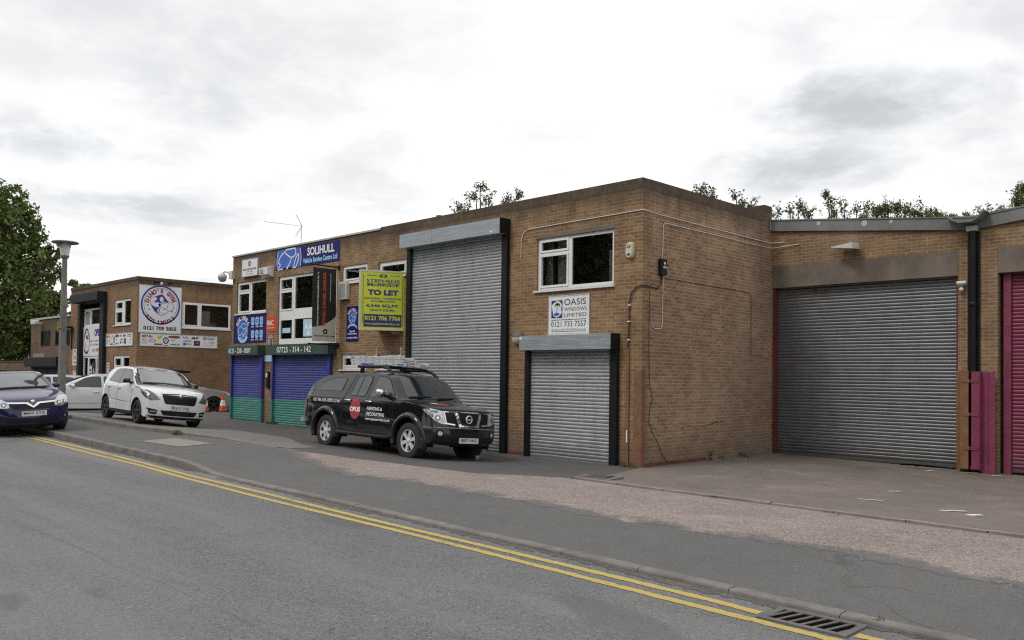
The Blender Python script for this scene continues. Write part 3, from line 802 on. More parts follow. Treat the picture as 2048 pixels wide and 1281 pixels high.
# roller shutters: tall, low, and the two painted ones
def shutter(x0, x1, z0, z1, y, mat, box, gl, gr_, boxmat, endmat, railmat, seam=None, gd=.11, gtop=None, raild=None):
    c = curtain('roller_shutter', main, x0, x1, z0, z1, y, mat)
    guide(c, gl[0], gl[1], z0-.02, box[2]-.002 if len(box) else z1, gd, railmat)
    guide(c, gr_[0], gr_[1], z0-.02, (gtop or box[2])-.002, gd, raild or railmat)
    hood(c, box[0], box[1], box[2], box[3], box[4], boxmat, endmat, seam=seam)
    return c
s_big = shutter(-7.50,-4.02,-.015,5.22,-.03, M['galv'], (-7.66,-3.85,5.195,5.55,.36), (-7.66,-7.49), (-4.03,-3.85), M['galv_box'], M['black'], M['black'], seam=[-6.35])
s_low = shutter(-3.10,-.73,-.02,2.46,-.03, M['galv'], (-3.20,-.56,2.43,2.745,.317), (-3.22,-3.08), (-.745,-.56), M['galv_box'], M['black'], M['black'], seam=[-1.13])
tag(s_big, 'tall grey roller shutter reaching almost to the parapet'); tag(s_low, 'low grey roller shutter near the corner')
for c, q in ((s_big, (-4.18,-4.09,5.23,5.28,-.3635)), (s_low, (-3.19,-3.11,2.67,2.73,-.3205))):
    MB().box(q[0],q[1],q[4]-.001,q[4]+.002,q[2],q[3]).build('sticker', M['white'], c)
s1 = shutter(-17.40,-15.46,.21,2.46,-.02, M['band_slat'], (-17.45,-15.26,2.435,2.745,.29), (-17.46,-17.38), (-15.47,-15.28), M['green_box'], M['green_box'], M['band_rail'], raild=M['band_rail'])
s2 = shutter(-14.60,-11.42,.12,2.46,-.02, M['band_slat'], (-14.66,-11.09,2.43,2.745,.30), (-14.66,-14.58), (-11.43,-11.27), M['green_box'], M['green_box'], M['band_rail'])
tag(s1, 'narrow roller shutter painted blue over green'); tag(s2, 'wide roller shutter painted blue over green')
mb = MB(); text(mb, '0121 - 258 - 0007', -17.25,-15.72,2.50,2.67, flat(-.294), bold=.012); mb.build('lettering', M['letterwhite'], s1)
mb = MB(); text(mb, '07725 - 314 - 142', -14.0,-12.0,2.49,2.67, flat(-.304), bold=.012); mb.build('lettering', M['letterwhite'], s2)
MB().box(-15.25,-14.68,-.03,-.002,2.22,2.42).build('pale_panel', M['paper_blue'], main)

# ------------------------------------------------------------------ the low unit with the valley roof on the right
saw = thing('factory_unit', 'single storey brown brick unit with grey fascia, big grey shutter and magenta shutter', 'building', (0,5.43,0))
VX = 4.62
def rz(x):                                        # underside of the fascia: a shallow valley roof
    p = 9.6; d = abs(((x-VX+p/2) % p)-p/2); return 5.065+.107*d
def sawmap(u, d, v): return (u, d, v)
XR = 24
op = [(.03, 4.33), (5.10, 9.3), (10.1, 14.3), (15.1, 19.3)]
mb = MB()
pts = [(-.3, -.4)] + [q for a, b in op for q in ((a,-.4),(a,4.65),(b,4.65),(b,-.4))] + [(XR,-.4)] + [(x, rz(x)+.15) for x in xs(XR, -.3, .4)]
mb.poly(pts, lambda u, v: (u, 0, v))
for a, b in op: mb.box(a-.0005,a,0,.35,-.4,4.12); mb.box(b,b+.0005,0,.35,-.4,4.12)
for a, b in zip([-.3]+[o[1] for o in op], [o[0] for o in op]+[XR]): mb.box(a+.001,b-.001,.02,.35,-.4,4.6)
mb.build('brick_wall', M['brick_saw'], saw)
MB().box(-.2,XR,.55,.6,-.4,4.6).build('interior', M['room'], saw)
for a, b in op: MB().box(a-.0, b+.0, -.012, .3, 4.12, 4.655).build('lintel', M['concrete_lintel'], saw)
mb = MB()
for a, b in zip(xs(-.22, XR, 1.21), xs(-.22, XR, 1.21)[1:]):
    for u, v in ([(a, b)] if not (a < VX < b) else [(a, VX), (VX, b)]):
        mb.add([(u,-.075,rz(u)),(v,-.075,rz(v)),(v,-.075,rz(v)+.25),(u,-.075,rz(u)+.25),(u,-.095,rz(u)+.255),(v,-.095,rz(v)+.255),(v,-.095,rz(v)+.285),(u,-.095,rz(u)+.285),
                (v,.1,rz(v)+.30),(u,.1,rz(u)+.30),(u,.0,rz(u)),(v,.0,rz(v))], [(0,1,2,3),(3,2,5,4),(4,5,6,7),(7,6,8,9),(10,11,1,0)])
fas = mb.build('fascia', M['fascia'], saw, recalc=True)
MB().box(-.24,.02,-.09,.0,rz(-.1)+.02,rz(-.1)+.29).build('end_cap', M['coping'], fas)
for x, z, r_ in ((1.25,5.60,.05),(2.35,5.47,.07),(2.95,5.44,.045),(4.45,5.22,.035)): mb = MB(); mb.poly(ring_pts(x, z, r_, 16), flat(-.0785)); mb.build('washer', M['coping'], fas)
mb = MB()
for u, v in [(a, b) for a, b in zip(xs(-.3, XR, .6), xs(-.3, XR, .6)[1:])]:
    mb.add([(u,.1,rz(u)+.27),(v,.1,rz(v)+.27),(v,22,rz(v)+.27),(u,22,rz(u)+.27)], [(0,1,2,3)])
mb.build('roof', M['roof'], saw)
c = curtain('roller_shutter', saw, .11, 4.30, -.02, 4.16, .17, M['galv_dark'], .0773); tag(c, 'big dull grey roller shutter')
MB().box(.03,.115,.02,.28,-.1,4.118).build('guide_rail', M['redjamb'], c); MB().box(4.28,4.33,.06,.28,-.1,4.118).build('guide_rail', M['redjamb'], c)
c = curtain('roller_shutter', saw, 5.30, 9.2, -.02, 4.16, .20, M['pink_slat'], .0773); tag(c, 'magenta roller shutter')
MB().box(5.17,5.31,.13,.29,-.1,4.118).build('guide_rail', M['pink'], c); MB().box(9.15,9.29,.13,.29,-.1,4.118).build('guide_rail', M['pink'], c)
for a, b in op[2:]: curtain('roller_shutter', saw, a+.1, b-.05, -.02, 4.16, .2, M['galv_dark'], .0773)
# valley gutter and downpipe
mb = MB(); pr = [(-.46,.30),(-.40,.275),(-.30,.20),(-.16,.13),(.10,.13),(.20,.19),(.30,.30),(.345,.33)]
o_ = [(VX+a, 5.07+b-.02) for a, b in pr]; i_ = [(VX+a*.97, 5.07+b+.005) for a, b in pr]
for y0, y1 in ((-.42, 1.5),):
    n = len(pr); v = [(x,y0,z) for x, z in o_]+[(x,y1,z) for x, z in o_]+[(x,y0,z) for x, z in i_]+[(x,y1,z) for x, z in i_]
    mb.add(v, [(k,k+1,n+k+1,n+k) for k in range(n-1)]+[(2*n+k+1,2*n+k,3*n+k,3*n+k+1) for k in range(n-1)]+[(k+1,k,2*n+k,2*n+k+1) for k in range(n-1)]+[(0,n,3*n,2*n),(n-1,3*n-1,4*n-1,2*n-1)])
mb.build('gutter', M['fascia'], saw, recalc=True)
dp = MB(); dp.tube([(VX+.03,-.09,-.05),(VX+.03,-.09,5.03)], .062, 14); dp.lathe([(.062,3.42),(.075,3.43),(.075,3.52),(.062,3.53)], 14, (VX+.03,-.09,0)); dp.lathe([(.062,1.1),(.075,1.11),(.075,1.19),(.062,1.2)], 14, (VX+.03,-.09,0))
dp.box(VX-.09,VX+.15,-.03,-.001,-.05,5.02)
d_ = dp.build('downpipe', M['black'], saw); MB().box(VX-.08,VX+.12,-.17,-.01,5.03,5.14).build('hopper', M['coping'], d_)

# ------------------------------------------------------------------ the gym building
gym = thing('gym_building', 'two storey brown brick gym building with flat roof and a tall black framed entrance', 'building', (-26,0,0))
G0 = -8.16
hg = [(-2.56,-.70,3.86,4.98), (-2.57,-.74,1.3,2.53), (-6.50,-3.82,-.3,5.0)]
mb = MB(); grid_slab(mb, G0, 0, -.4, 5.72, hg, 0, .24, FY); mb.build('front_wall', M['brick_gym'], gym)
hs = [(1.94,4.17,3.79,4.90)]
mb = MB(); grid_slab(mb, .242, 13, -.4, 5.72, hs, 0, .24, FX(0)); mb.build('side_wall', M['brick_gym'], gym)
MB().box(G0,G0+.24,.242,12,-.4,5.72).build('rear_wall', M['brick_gym'], gym)
mb = MB(); mb.box(G0-.02,.025,-.025,.25,5.722,5.86); mb.box(-.22,.025,.252,13,5.722,5.86); mb.build('coping', M['brick_edge'], gym)
MB().box(G0+.2,-.2,.2,12.9,5.4,5.5).build('roof', M['roof'], gym)
MB().box(-3.2,-1.2,6.5,12,5.5,6.35).build('roof_housing', M['fascia'], gym)
mb = MB()
for h in hg[:2]: room(mb, *h)
room(mb, *hs[0], mapf=FX(0)); room(mb, -6.5,-3.82,.0,5.0)
mb.build('interior', M['room'], gym)
window(gym, -2.56,-.70,3.86,4.98, [(-2.42,-1.72,4.60,4.84,'s'),(-2.42,-1.72,3.98,4.42,'s'),(-1.48,-.80,3.94,4.88)])
window(gym, -2.57,-.74,1.3,2.53, [(-2.43,-1.75,2.1,2.40,'s'),(-2.43,-1.75,1.42,1.95,'s'),(-1.5,-.84,1.4,2.43)])
sw = window(gym, 1.94,4.17,3.79,4.90, [(2.04,2.62,3.92,4.80,'s'),(2.80,4.08,3.88,4.82)], mapf=FX(0), front=.0)
mb = MB(); mb.box(-.45,-.44,2.9,3.4,3.86,4.6); mb.box(-1.2,-1.1,3.45,4.0,3.8,4.1); mb.build('poster', M['blind'], sw)
# tall entrance: black frame, windows, printed panel, door
ent = MB(); ent.bbox(-6.72,-6.42,-.16,.22,-.1,4.98,.01); ent.bbox(-3.88,-3.42,-.16,.22,-.1,5.02,.01)
e_ = ent.build('entrance_frame', M['blackmetal'], gym)
hd = MB(); hd.bbox(-6.95,-3.42,-.45,.0,5.02,5.42,.02); hd.build('shutter_box', M['blackmetal'], e_)
ew = MB(); grid_slab(ew, -6.42,-3.88,3.92,4.75, [(-6.28,-5.68,4.02,4.62),(-5.5,-4.45,4.02,4.68),(-4.25,-3.95,4.02,4.68)], .05, .11, FY)
w_ = ew.build('window', M['pvc'], gym); MB().add([(-6.4,.08,3.95),(-3.9,.08,3.95),(-3.9,.08,4.72),(-6.4,.08,4.72)], [(0,1,2,3)]).build('pane', M['glass'], w_)
MB().box(-6.22,-5.74,.06,.066,4.05,4.6).build('poster', M['lettergrey'], w_)
ew = MB(); grid_slab(ew, -6.42,-3.88,.25,2.53, [(-6.3,-5.82,.4,2.45),(-5.66,-4.52,.3,2.42),(-4.32,-3.95,1.95,2.43),(-4.32,-3.95,.4,1.85)], .05, .11, FY)
d_ = ew.build('door', M['pvc'], gym); MB().add([(-6.4,.08,.3),(-3.9,.08,.3),(-3.9,.08,2.5),(-6.4,.08,2.5)], [(0,1,2,3)]).build('pane', M['glass'], d_)
mb = MB(); mb.box(-5.6,-5.3,.05,.066,1.2,2.05); nt = mb.build('notice', M['white'], d_)
mb = MB()
for i in range(4): mb.box(-5.54,-5.36,.044,.0495,1.3+.18*i,1.40+.18*i)
mb.build('print', M['letterblack'], nt)
mb = MB(); mb.add([(-4.85,.04,2.42),(-4.55,.04,2.42),(-4.5,.04,.9),(-4.62,.04,1.6)], [(0,1,2,3)]); mb.build('curtain', M['blind'], d_)

# ------------------------------------------------------------------ far low brick building and the garden wall
far = thing('brick_annexe', 'low dark brick annexe with small black windows left of the gym', 'building', (-40.4,.02,0))
hf = [(1.65,3.25,3.08,3.9), (3.95,4.75,3.08,3.88), (5.35,6.2,3.06,3.86), (.72,4.9,-.3,2.02)]
mb = MB(); grid_slab(mb, 0, 6.22, -.4, 4.5, hf, 0, .24, FY); mb.box(0,.24,.242,10,-.4,4.5); mb.build('wall', M['brick_far'], far)
MB().box(-.05,6.22,-.05,.26,4.502,4.60).build('coping', M['coping'], far); MB().box(.2,6.2,.2,9.9,4.3,4.4).build('roof', M['roof'], far)
for h in hf[:3]:
    mb = MB(); grid_slab(mb, h[0], h[1], h[2], h[3], [(h[0]+.08, h[1]-.08, h[2]+.08, h[3]-.08)], .03, .09, FY); f_ = mb.build('window', M['black'], far)
    MB().add([(h[0]+.05,.06,h[2]+.05),(h[1]-.05,.06,h[2]+.05),(h[1]-.05,.06,h[3]-.05),(h[0]+.05,.06,h[3]-.05)], [(0,1,2,3)]).build('pane', M['glass_dark'], f_)
c = curtain('roller_shutter', far, .76, 4.88, -.1, 2.05, .06, M['blackmetal'], .09)
MB().bbox(.1,5.3,-.35,-.002,2.03,2.52,.02).build('shutter_box', M['blackmetal'], c)
MB().box(.45,2.35,-.012,.0,2.54,2.72).build('stone_band', M['slab'], far)
gw = thing('garden_wall', 'low dark brick boundary wall under the big tree at the far left', 'wall', (-47,.6,0))
MB().box(-8,6.4,0,.23,-.3,2.3).build('wall', M['brick_far'], gw); MB().box(-8,6.4,-.03,.26,2.302,2.38).build('coping', M['brick_edge'], gw)
# ------------------------------------------------------------------ signs
def sign(name, label, loc, w, h, mat, th=.02, rotz=0, frame=None, group=None, cat='sign'):
    s = thing(name, label, cat, loc, rotz, group)
    MB().box(0, w, -th, -.001, 0, h).build('panel', M[mat], s)
    if frame:
        mb = MB(); grid_slab(mb, -frame[0], w+frame[0], -frame[0], h+frame[0], [(frame[0]*.2, w-frame[0]*.2, frame[0]*.2, h-frame[0]*.2)], -th-.012, -.001, FY)
        mb.build('frame', M[frame[1]], s)
    return s
class Layer(MB):
    def __init__(s, y): super().__init__(); s.fn = flat(y)
def clipc(cx, cz, r, w, h, n=64):
    return [(min(w, max(0, cx+r*math.cos(2*PI*i/n))), min(h, max(0, cz+r*math.sin(2*PI*i/n)))) for i in range(n)]
def dedupe(pts):
    out = []
    for p in pts:
        if not out or abs(p[0]-out[-1][0])+abs(p[1]-out[-1][1]) > 1e-5: out.append(p)
    if abs(out[0][0]-out[-1][0])+abs(out[0][1]-out[-1][1]) < 1e-5: out.pop()
    return out
def car_emblem(s, cx, cz, r, y, w=99, h=99, lo=-99):
    """round badge with a car drawn in white brush lines"""
    mb = Layer(y); pts = dedupe([(min(w, max(0, p[0])), min(h, max(lo, p[1]))) for p in ring_pts(cx, cz, r, 56)])
    mb.poly(pts, mb.fn); mb.build('emblem_disc', M['royal'], s)
    mb = Layer(y-.002); T = lambda L: [(min(w, max(0, cx+a*r)), min(h, max(lo, cz+b*r))) for a, b in spline(L, 5)]
    k = r*.055
    for a in range(0, 56):
        p, q = ring_pts(cx, cz, r, 56)[a], ring_pts(cx, cz, r, 56)[(a+1) % 56]
        if lo <= p[1] <= h and lo <= q[1] <= h: stroke(mb, [p, q], k*1.3, mb.fn)
    for L in ([(-.35,.35),(.0,.62),(.45,.52),(.55,.22),(.2,.1),(-.3,.32)], [(-.9,-.1),(-.7,.2),(-.35,.38)], [(.2,.1),(.15,-.05),(-.1,-.3),(-.6,-.5),(-.9,-.35)],
              [(.45,-.75),(.55,-.4),(.8,.0),(.72,.2),(.5,-.1),(.35,-.5)], [(-.05,-.55),(.05,-.42),(.25,-.45),(.15,-.6),(-.05,-.55)], [(-.85,-.3),(-.7,-.15),(-.95,-.05)], [(-.5,-.6),(-.3,-.75),(.0,-.8)]):
        stroke(mb, T(L), k, mb.fn)
    mb.build('emblem_lines', M['letterwhite'], s)

# long blue banner
s = sign('banner_sign', 'long blue banner with round car emblem and bold white SOLIHULL lettering under the parapet', (-14.69,0,5.20), 3.70, .625, 'navy', .012)
car_emblem(s, .83, .27, .74, -.0145, h=.618, lo=.004)
mb = Layer(-.0145); text(mb, 'SOLIHULL', 1.92, 3.42, .30, .56, mb.fn, bold=.03); mb.build('lettering', M['letterwhite'], s)
mb = Layer(-.0145); text(mb, 'Vehicle Service Centre Ltd', 1.68, 3.58, .08, .245, mb.fn, bold=.035); mb.build('small_lettering', M['letterpale'], s)
# white tyre dealer box sign
s = sign('box_sign', 'square white box sign with a black tyre ring above the left upper window', (-16.78,0,5.13), 1.08, .58, 'white', .10, frame=(.012,'lettergrey'))
mb = Layer(-.1025); ring(mb, .52, .42, .035, .085, mb.fn, rz=1.15); text(mb, 'BLACKCIRCLES.COM', .08, .98, .20, .265, mb.fn, bold=.03); text(mb, 'PARTNER OF TYRES', .34, .72, .125, .16, mb.fn); mb.build('lettering', M['letterblack'], s)
mb = Layer(-.1025); text(mb, 'FITTING CENTRE', .3, .76, .05, .08, mb.fn); mb.build('red_lettering', M['letterred'], s)
# service board
s = sign('service_board', 'blue service board with round car emblem and six pale pictograms beneath the left upper window', (-17.46,0,2.86), 2.23, .955, 'navy', .015)
car_emblem(s, .66, .45, .36, -.0175)
mb = Layer(-.0175); arc_text(mb, 'SOLIHULL', .66, .42, .40, R(150), R(30), .13, mb.fn, bold=.05); mb.build('lettering', M['letterwhite'], s)
mb = Layer(-.0185); v = []
for i in range(21):
    a = R(215+110*i/20); v += [mb.fn(.66+.33*math.cos(a), .44+.33*math.sin(a)), mb.fn(.66+.45*math.cos(a), .44+.45*math.sin(a))]
mb.add(v, [(2*i, 2*i+1, 2*i+3, 2*i+2) for i in range(20)]); mb.build('ribbon', M['letterpale'], s)
mb = Layer(-.0205); arc_text(mb, 'Vehicle Service Centre', .66, .44, .415, R(219), R(321), .055, mb.fn, inward=True); mb.build('ribbon_lettering', M['navy'], s)
gl = Layer(-.0195); tx = Layer(-.0175)
for r_ in range(2):
    for c_ in range(3):
        x, z = 1.24+.29*c_, .60-.44*r_
        q = .03; pts = [(x+q,z),(x+.21-q,z),(x+.21,z+q),(x+.21,z+.26-q),(x+.21-q,z+.26),(x+q,z+.26),(x,z+.26-q),(x,z+q)]
        ic = Layer(-.0175); ic.poly(pts, ic.fn); ic.build('pictogram', M['letterpale'], s)
        if (r_, c_) == (0, 1): ring(gl, x+.105, z+.13, .035, .075, gl.fn)
        else:
            for L in ([(.05,.05),(.06,.2),(.15,.21)], [(.16,.05),(.15,.13),(.07,.12)]): stroke(gl, [(x+a+.01*c_, z+b) for a, b in L], .03, gl.fn)
        text(tx, ('MOT','TYRES','BRAKES')[c_] if r_ == 0 else ('EXHAUST','BATTERY','SERVICE')[c_], x+.01, x+.20, z-.085, z-.03, tx.fn, bold=.03)
gl.build('pictogram_mark', M['royal'], s); tx.build('small_lettering', M['letterwhite'], s)
# orange board
s = sign('orange_board', 'small orange board lettered RAC on the brick pier between the two upper windows', (-15.22,0,3.20), .68, .50, 'orange', .012)
mb = Layer(-.0145); text(mb, 'RAC', .08, .46, .21, .38, mb.fn, bold=.02); text(mb, 'repair centre', .09, .5, .10, .15, mb.fn); mb.build('lettering', M['letterwhite'], s)
s = sign('red_notice', 'little red notice with white print under the orange board', (-15.11,0,2.97), .36, .13, 'letterred', .008)
mb = Layer(-.0095); text(mb, 'NATIONAL', .04, .3, .08, .11, mb.fn); text(mb, 'TYRE STOP', .03, .33, .02, .065, mb.fn, bold=.03); mb.build('lettering', M['letterwhite'], s)
s = sign('tyre_picture', 'small upright picture of a tyre below the red notice', (-15.10,0,2.755), .34, .205, 'lettergrey', .008)
mb = Layer(-.0095); ring(mb, .2, .10, .035, .075, mb.fn, rz=1.25); mb.build('tyre', M['letterblack'], s)
# hanging banner on two arms
s = thing('hanging_banner', 'tall black vertical banner with orange lettering hanging between two black wall arms', 'banner', (-11.0,0,2.72))
for z in (2.27, -.03):
    mb = MB(); mb.tube([(0,-.02,z),(0,-1.02,z+.015)], .022, 8); mb.box(-.05,.05,-.03,-.001,z-.07,z+.07); mb.build('arm', M['black'], s)
def bw(u, v): return (.01*math.sin(v*2.6+u*3), -.10-u, .06+v)           # u runs out from the wall
BH, BW = 2.14, .80
mb = MB(); mb.poly([(0,0),(BW,0),(BW,BH),(0,BH)], bw, .16, smooth=True); mb.build('cloth', M['lettergrey' if False else 'offwhite'], s)
bo = lambda u, v: (.004+.01*math.sin(v*2.6+u*3), -.10-u, .06+v)
mb = MB(); cv = [(BW*i/14, .42+.34*(1-(i/14))**2.0) for i in range(15)]
mb.poly(cv + [(BW,BH),(0,BH)], bo, .16); mb.build('black_print', M['letterblack'], s)
# lettering reads downwards on the face seen from the right
def bt(off): return lambda a, b: (.008+.01*math.sin((BH-.1-a)*2.6+(.8-b)*3), -.10-(off(b)), .06+BH-.10-a)
mb = MB(); text(mb, 'SOLIHULL SERVICE CENTRE', 0, 1.58, 0, .105, lambda a, b: (.012, -.10-(.36+b), .06+BH-.12-a), bold=.04, shear=.12); mb.build('orange_lettering', M['letterorange'], s)
mb = MB(); text(mb, 'AT LAST A RELIABLE GARAGE THAT\'S RIGHT UP YOUR STREET', 0, 1.6, 0, .05, lambda a, b: (.012, -.10-(.60+b), .06+BH-.12-a), bold=.03)
text(mb, 'A BLACKCIRCLES.COM PARTNER GARAGE', 0, .85, 0, .03, lambda a, b: (.012, -.10-(.19+b), .06+BH-.12-a)); mb.build('white_lettering', M['letterwhite'], s)
mb = MB(); ring(mb, 0, 0, .035, .08, lambda u, v: (.012, -.46-u, .35+v)); text(mb, 'BLACKCIRCLES.COM', -.34, .34, 0, .04, lambda a, b: (.012, -.48+a, .20+b), bold=.03); mb.build('dark_print', M['letterblack'], s)
# small upright blue board
s = sign('opening_hours_board', 'narrow upright blue board with opening hours half behind the lime board', (-10.57,0,2.78), .60, 1.03, 'navy', .012)
car_emblem(s, .30, .70, .19, -.0145)
mb = Layer(-.0145); arc_text(mb, 'SOLIHULL', .30, .70, .21, R(150), R(30), .07, mb.fn, bold=.05); text(mb, 'Mon-Fri', .17, .43, .27, .33, mb.fn, bold=.04); text(mb, '8.30am-6.00pm', .07, .53, .20, .25, mb.fn, bold=.04); text(mb, 'Sat 9.00am-4.00pm', .04, .56, .08, .14, mb.fn, bold=.04)
mb.build('lettering', M['letterwhite'], s)
mb = Layer(-.0145); v = []
for i in range(17):
    a = R(140-100*i/16); v += [mb.fn(.30+.30*math.cos(a), .20+.26*math.sin(a)), mb.fn(.30+.30*math.cos(a), .27+.26*math.sin(a))]
mb.add(v, [(2*i, 2*i+1, 2*i+3, 2*i+2) for i in range(16)]); mb.build('ribbon', M['letterpale'], s)
# lime TO LET board, set at an angle off the wall (two leaves)
ang = math.atan2(.891, .454)
s = thing('letting_board', 'lime green TO LET board with navy lettering angled out from the wall', 'sign', (-8.43,-1.05,3.05), ang)
LW, LH = 1.22, 1.55
MB().box(0,LW,-.012,.012,0,LH).build('panel', M['lime'], s)
mb = MB(); grid_slab(mb, -.03, LW+.03, -.03, LH+.03, [(.015,LW-.015,.015,LH-.015)], -.02, .02, FY); mb.build('frame', M['paleframe'], s)
l2 = MB(); c_, s_ = math.cos(PI-2*ang), math.sin(PI-2*ang)
for a, b in ((.03, LW),):
    q = [(a,-.01),(b,-.01),(b,.012),(a,.012)]; P = []
    for z in (0, LH): P += [(x*c_-y*s_, .04+x*s_+y*c_, z) for x, y in q]
    l2.add(P, [(0,3,2,1),(4,5,6,7),(0,1,5,4),(1,2,6,5),(2,3,7,6),(3,0,4,7)])
l2.build('second_leaf', M['lime'], s)
nv = Layer(-.0145)
text(nv, 'STEPHENS', .16, 1.06, 1.26, 1.34, nv.fn, bold=.02); text(nv, 'McBRIDE', .18, 1.05, 1.15, 1.23, nv.fn, bold=.03); nv.box(.17,1.06,-.0146,-.0135,1.243,1.249)
text(nv, 'TO LET', .20, 1.03, .91, 1.06, nv.fn, bold=.06)
text(nv, 'INDUSTRIAL / WAREHOUSE', .12, 1.10, .80, .845, nv.fn, bold=.03); text(nv, 'ACCOMMODATION', .28, .94, .725, .77, nv.fn, bold=.03)
text(nv, '4,346 SQ.FT.', .15, 1.06, .575, .67, nv.fn, bold=.045); text(nv, '(403.9 SQ.M.)', .26, .95, .465, .545, nv.fn, bold=.03)
text(nv, 'Chartered', .17, .44, 1.42, 1.46, nv.fn); text(nv, 'Surveyors', .80, 1.06, 1.42, 1.46, nv.fn)
nv.poly(ring_pts(.61, 1.43, .11, 32, .05), nv.fn); nv.box(.07,.085,-.0146,-.0135,.16,1.46); nv.box(1.135,1.15,-.0146,-.0135,.10,1.40)
nv.box(.10,1.12,-.0146,-.0135,.06,.40)
nv.build('navy_print', M['letternavy'], s)
yl = Layer(-.0165); text(yl, '0121 706 7766', .13, 1.09, .235, .355, yl.fn, bold=.035); text(yl, 'www.stephensmcbride.co.uk', .13, 1.08, .105, .175, yl.fn, bold=.015); text(yl, 'S', .57, .65, 1.395, 1.465, yl.fn, bold=.04)
yl.build('lime_print', M['lime'], s)
MB().box(LW-.35,LW-.1,.02,.07,-.12,-.03).build('bracket', M['rust'], s)
# window company board
s = sign('window_company_board', 'white board with palm tree emblem and OASIS lettering above the low grey shutter', (-2.58,0,2.765), 1.20, .90, 'white', .014, frame=(.008,'lettergrey'))
mb = Layer(-.0165); text(mb, 'OASIS', .47, 1.10, .66, .80, mb.fn, bold=0); text(mb, 'WINDOWS', .47, 1.12, .53, .61, mb.fn, bold=-.005); text(mb, 'LIMITED', .47, 1.12, .40, .48, mb.fn, bold=-.005)
text(mb, '0121 733 7557', .09, 1.11, .185, .305, mb.fn, bold=0); text(mb, 'www.oasis-windows.co.uk', .09, 1.10, .105, .155, mb.fn, bold=-.01)
for z in (.335, .075): mb.box(.09,1.11,-.017,-.0145,z,z+.012)
for x, z in ((.455,.66),(1.1,.66)): pass
mb.build('lettering', M['letterblack'], s)
mb = Layer(-.0165); text(mb, 'OASIS WINDOWS OASIS WINDOWS OASIS WINDOWS', .04, 1.16, .855, .88, mb.fn); text(mb, 'OASIS WINDOWS OASIS WINDOWS OASIS WINDOWS', .04, 1.16, .02, .042, mb.fn); mb.build('border_lettering', M['lettergrey'], s)
mb = Layer(-.0165); mb.box(.09,.42,-.017,-.0145,.385,.78); mb.build('emblem_square', M['royal' if False else 'letternavy'], s)
mb = Layer(-.0185); blob = spline([(.13,.55),(.10,.66),(.18,.73),(.27,.765),(.35,.74),(.405,.66),(.38,.58),(.405,.50),(.33,.43),(.25,.40),(.16,.44)], 4, True); mb.poly(blob, mb.fn); mb.build('emblem_sky', M['white'], s)
mb = Layer(-.0205)
for a in (20, 70, 110, 150, 195, -15): 
    c0 = (.275,.675); e = (c0[0]+.085*math.cos(R(a)), c0[1]+.07*math.sin(R(a))-.02); stroke(mb, spline([c0, ((c0[0]+e[0])/2, (c0[1]+e[1])/2+.02), e], 4), .026, mb.fn)
mb.build('palm_leaves', M['palmgreen'], s)
mb = Layer(-.0205); stroke(mb, [(.275,.67),(.265,.58),(.25,.48)], .018, mb.fn); mb.build('palm_trunk', M['letterblack'], s)
mb = Layer(-.0203); mb.poly(ring_pts(.25,.47,.085,20,.035), mb.fn); mb.build('water', M['royal'], s)

# gym: big round-emblem board on the side wall
s = sign('gym_board', 'large square white DINO\'S GYM board with round blue emblem on the gym side wall', (-26,.05,3.50), 1.82, 2.02, 'white', .03, R(90), frame=(.012,'lettergrey'))
y = -.0325; cx, cz = .92, 1.20
mb = Layer(y); ring(mb, cx, cz, .775, .845, mb.fn, n=64); ring(mb, cx, cz, .705, .722, mb.fn, n=64)
mb.poly([(cx-.42,cz-.02),(cx-.36,cz+.20),(cx-.30,cz+.33),(cx-.05,cz+.44),(cx+.08,cz+.46),(cx+.16,cz+.36),(cx+.36,cz+.12),(cx+.40,cz-.10),(cx+.30,cz-.30),(cx+.05,cz-.46),(cx-.08,cz-.42),(cx-.28,cz-.26)], mb.fn)
for x, z in ((-.55,-.03),(-.49,-.21),(.55,-.10),(.49,-.25)):
    mb.poly([(cx+x+(.055 if i % 2 == 0 else .023)*math.cos(PI/2+PI*i/5), cz+z+(.055 if i % 2 == 0 else .023)*math.sin(PI/2+PI*i/5)) for i in range(10)], mb.fn)
mb.build('blue_print', M['gymblue'], s)
wb = Layer(y-.002); bl = Layer(y-.004)
for L in ([(-.42,.02),(-.45,.16),(-.36,.30),(-.28,.34),(-.18,.31),(-.17,.22),(-.24,.17),(-.28,.10),(-.16,.12),(-.05,.08),(.0,-.02),(-.10,-.10),(-.26,-.10)],       # raised arm
          [(-.06,.24),(-.04,.33),(.05,.36),(.11,.30),(.12,.20),(.04,.13),(-.03,.16)],                                                                            # head
          [(-.10,.02),(.02,.10),(.14,.16),(.26,.12),(.38,.16),(.48,.10),(.56,-.02),(.50,-.18),(.34,-.26),(.20,-.36),(.04,-.44),(-.08,-.40),(-.16,-.24),(-.08,-.10),(-.08,-.02)]):
    P = [(cx+a, cz+b) for a, b in spline(L, 4, True)]; wb.poly(P, wb.fn)
    stroke(bl, P+[P[0]], .014, bl.fn)
for L in ([(-.02,-.08),(.14,-.13),(.28,-.10),(.30,.02),(.38,.14)], [(.02,.02),(.1,.08),(.26,.08)], [(.06,-.20),(.2,-.18),(.34,-.24)], [(.0,-.3),(.1,-.38),(.26,-.34)]):
    stroke(bl, [(cx+a, cz+b) for a, b in spline(L, 4)], .016, bl.fn)
for a, b in ((-.05,-.16),(-.06,-.23),(-.06,-.30)): bl.poly(ring_pts(cx+a, cz+b, .04, 12, .022), bl.fn)
wb.build('strongman_figure', M['white'], s); bl.build('figure_lines', M['gymblue'], s)
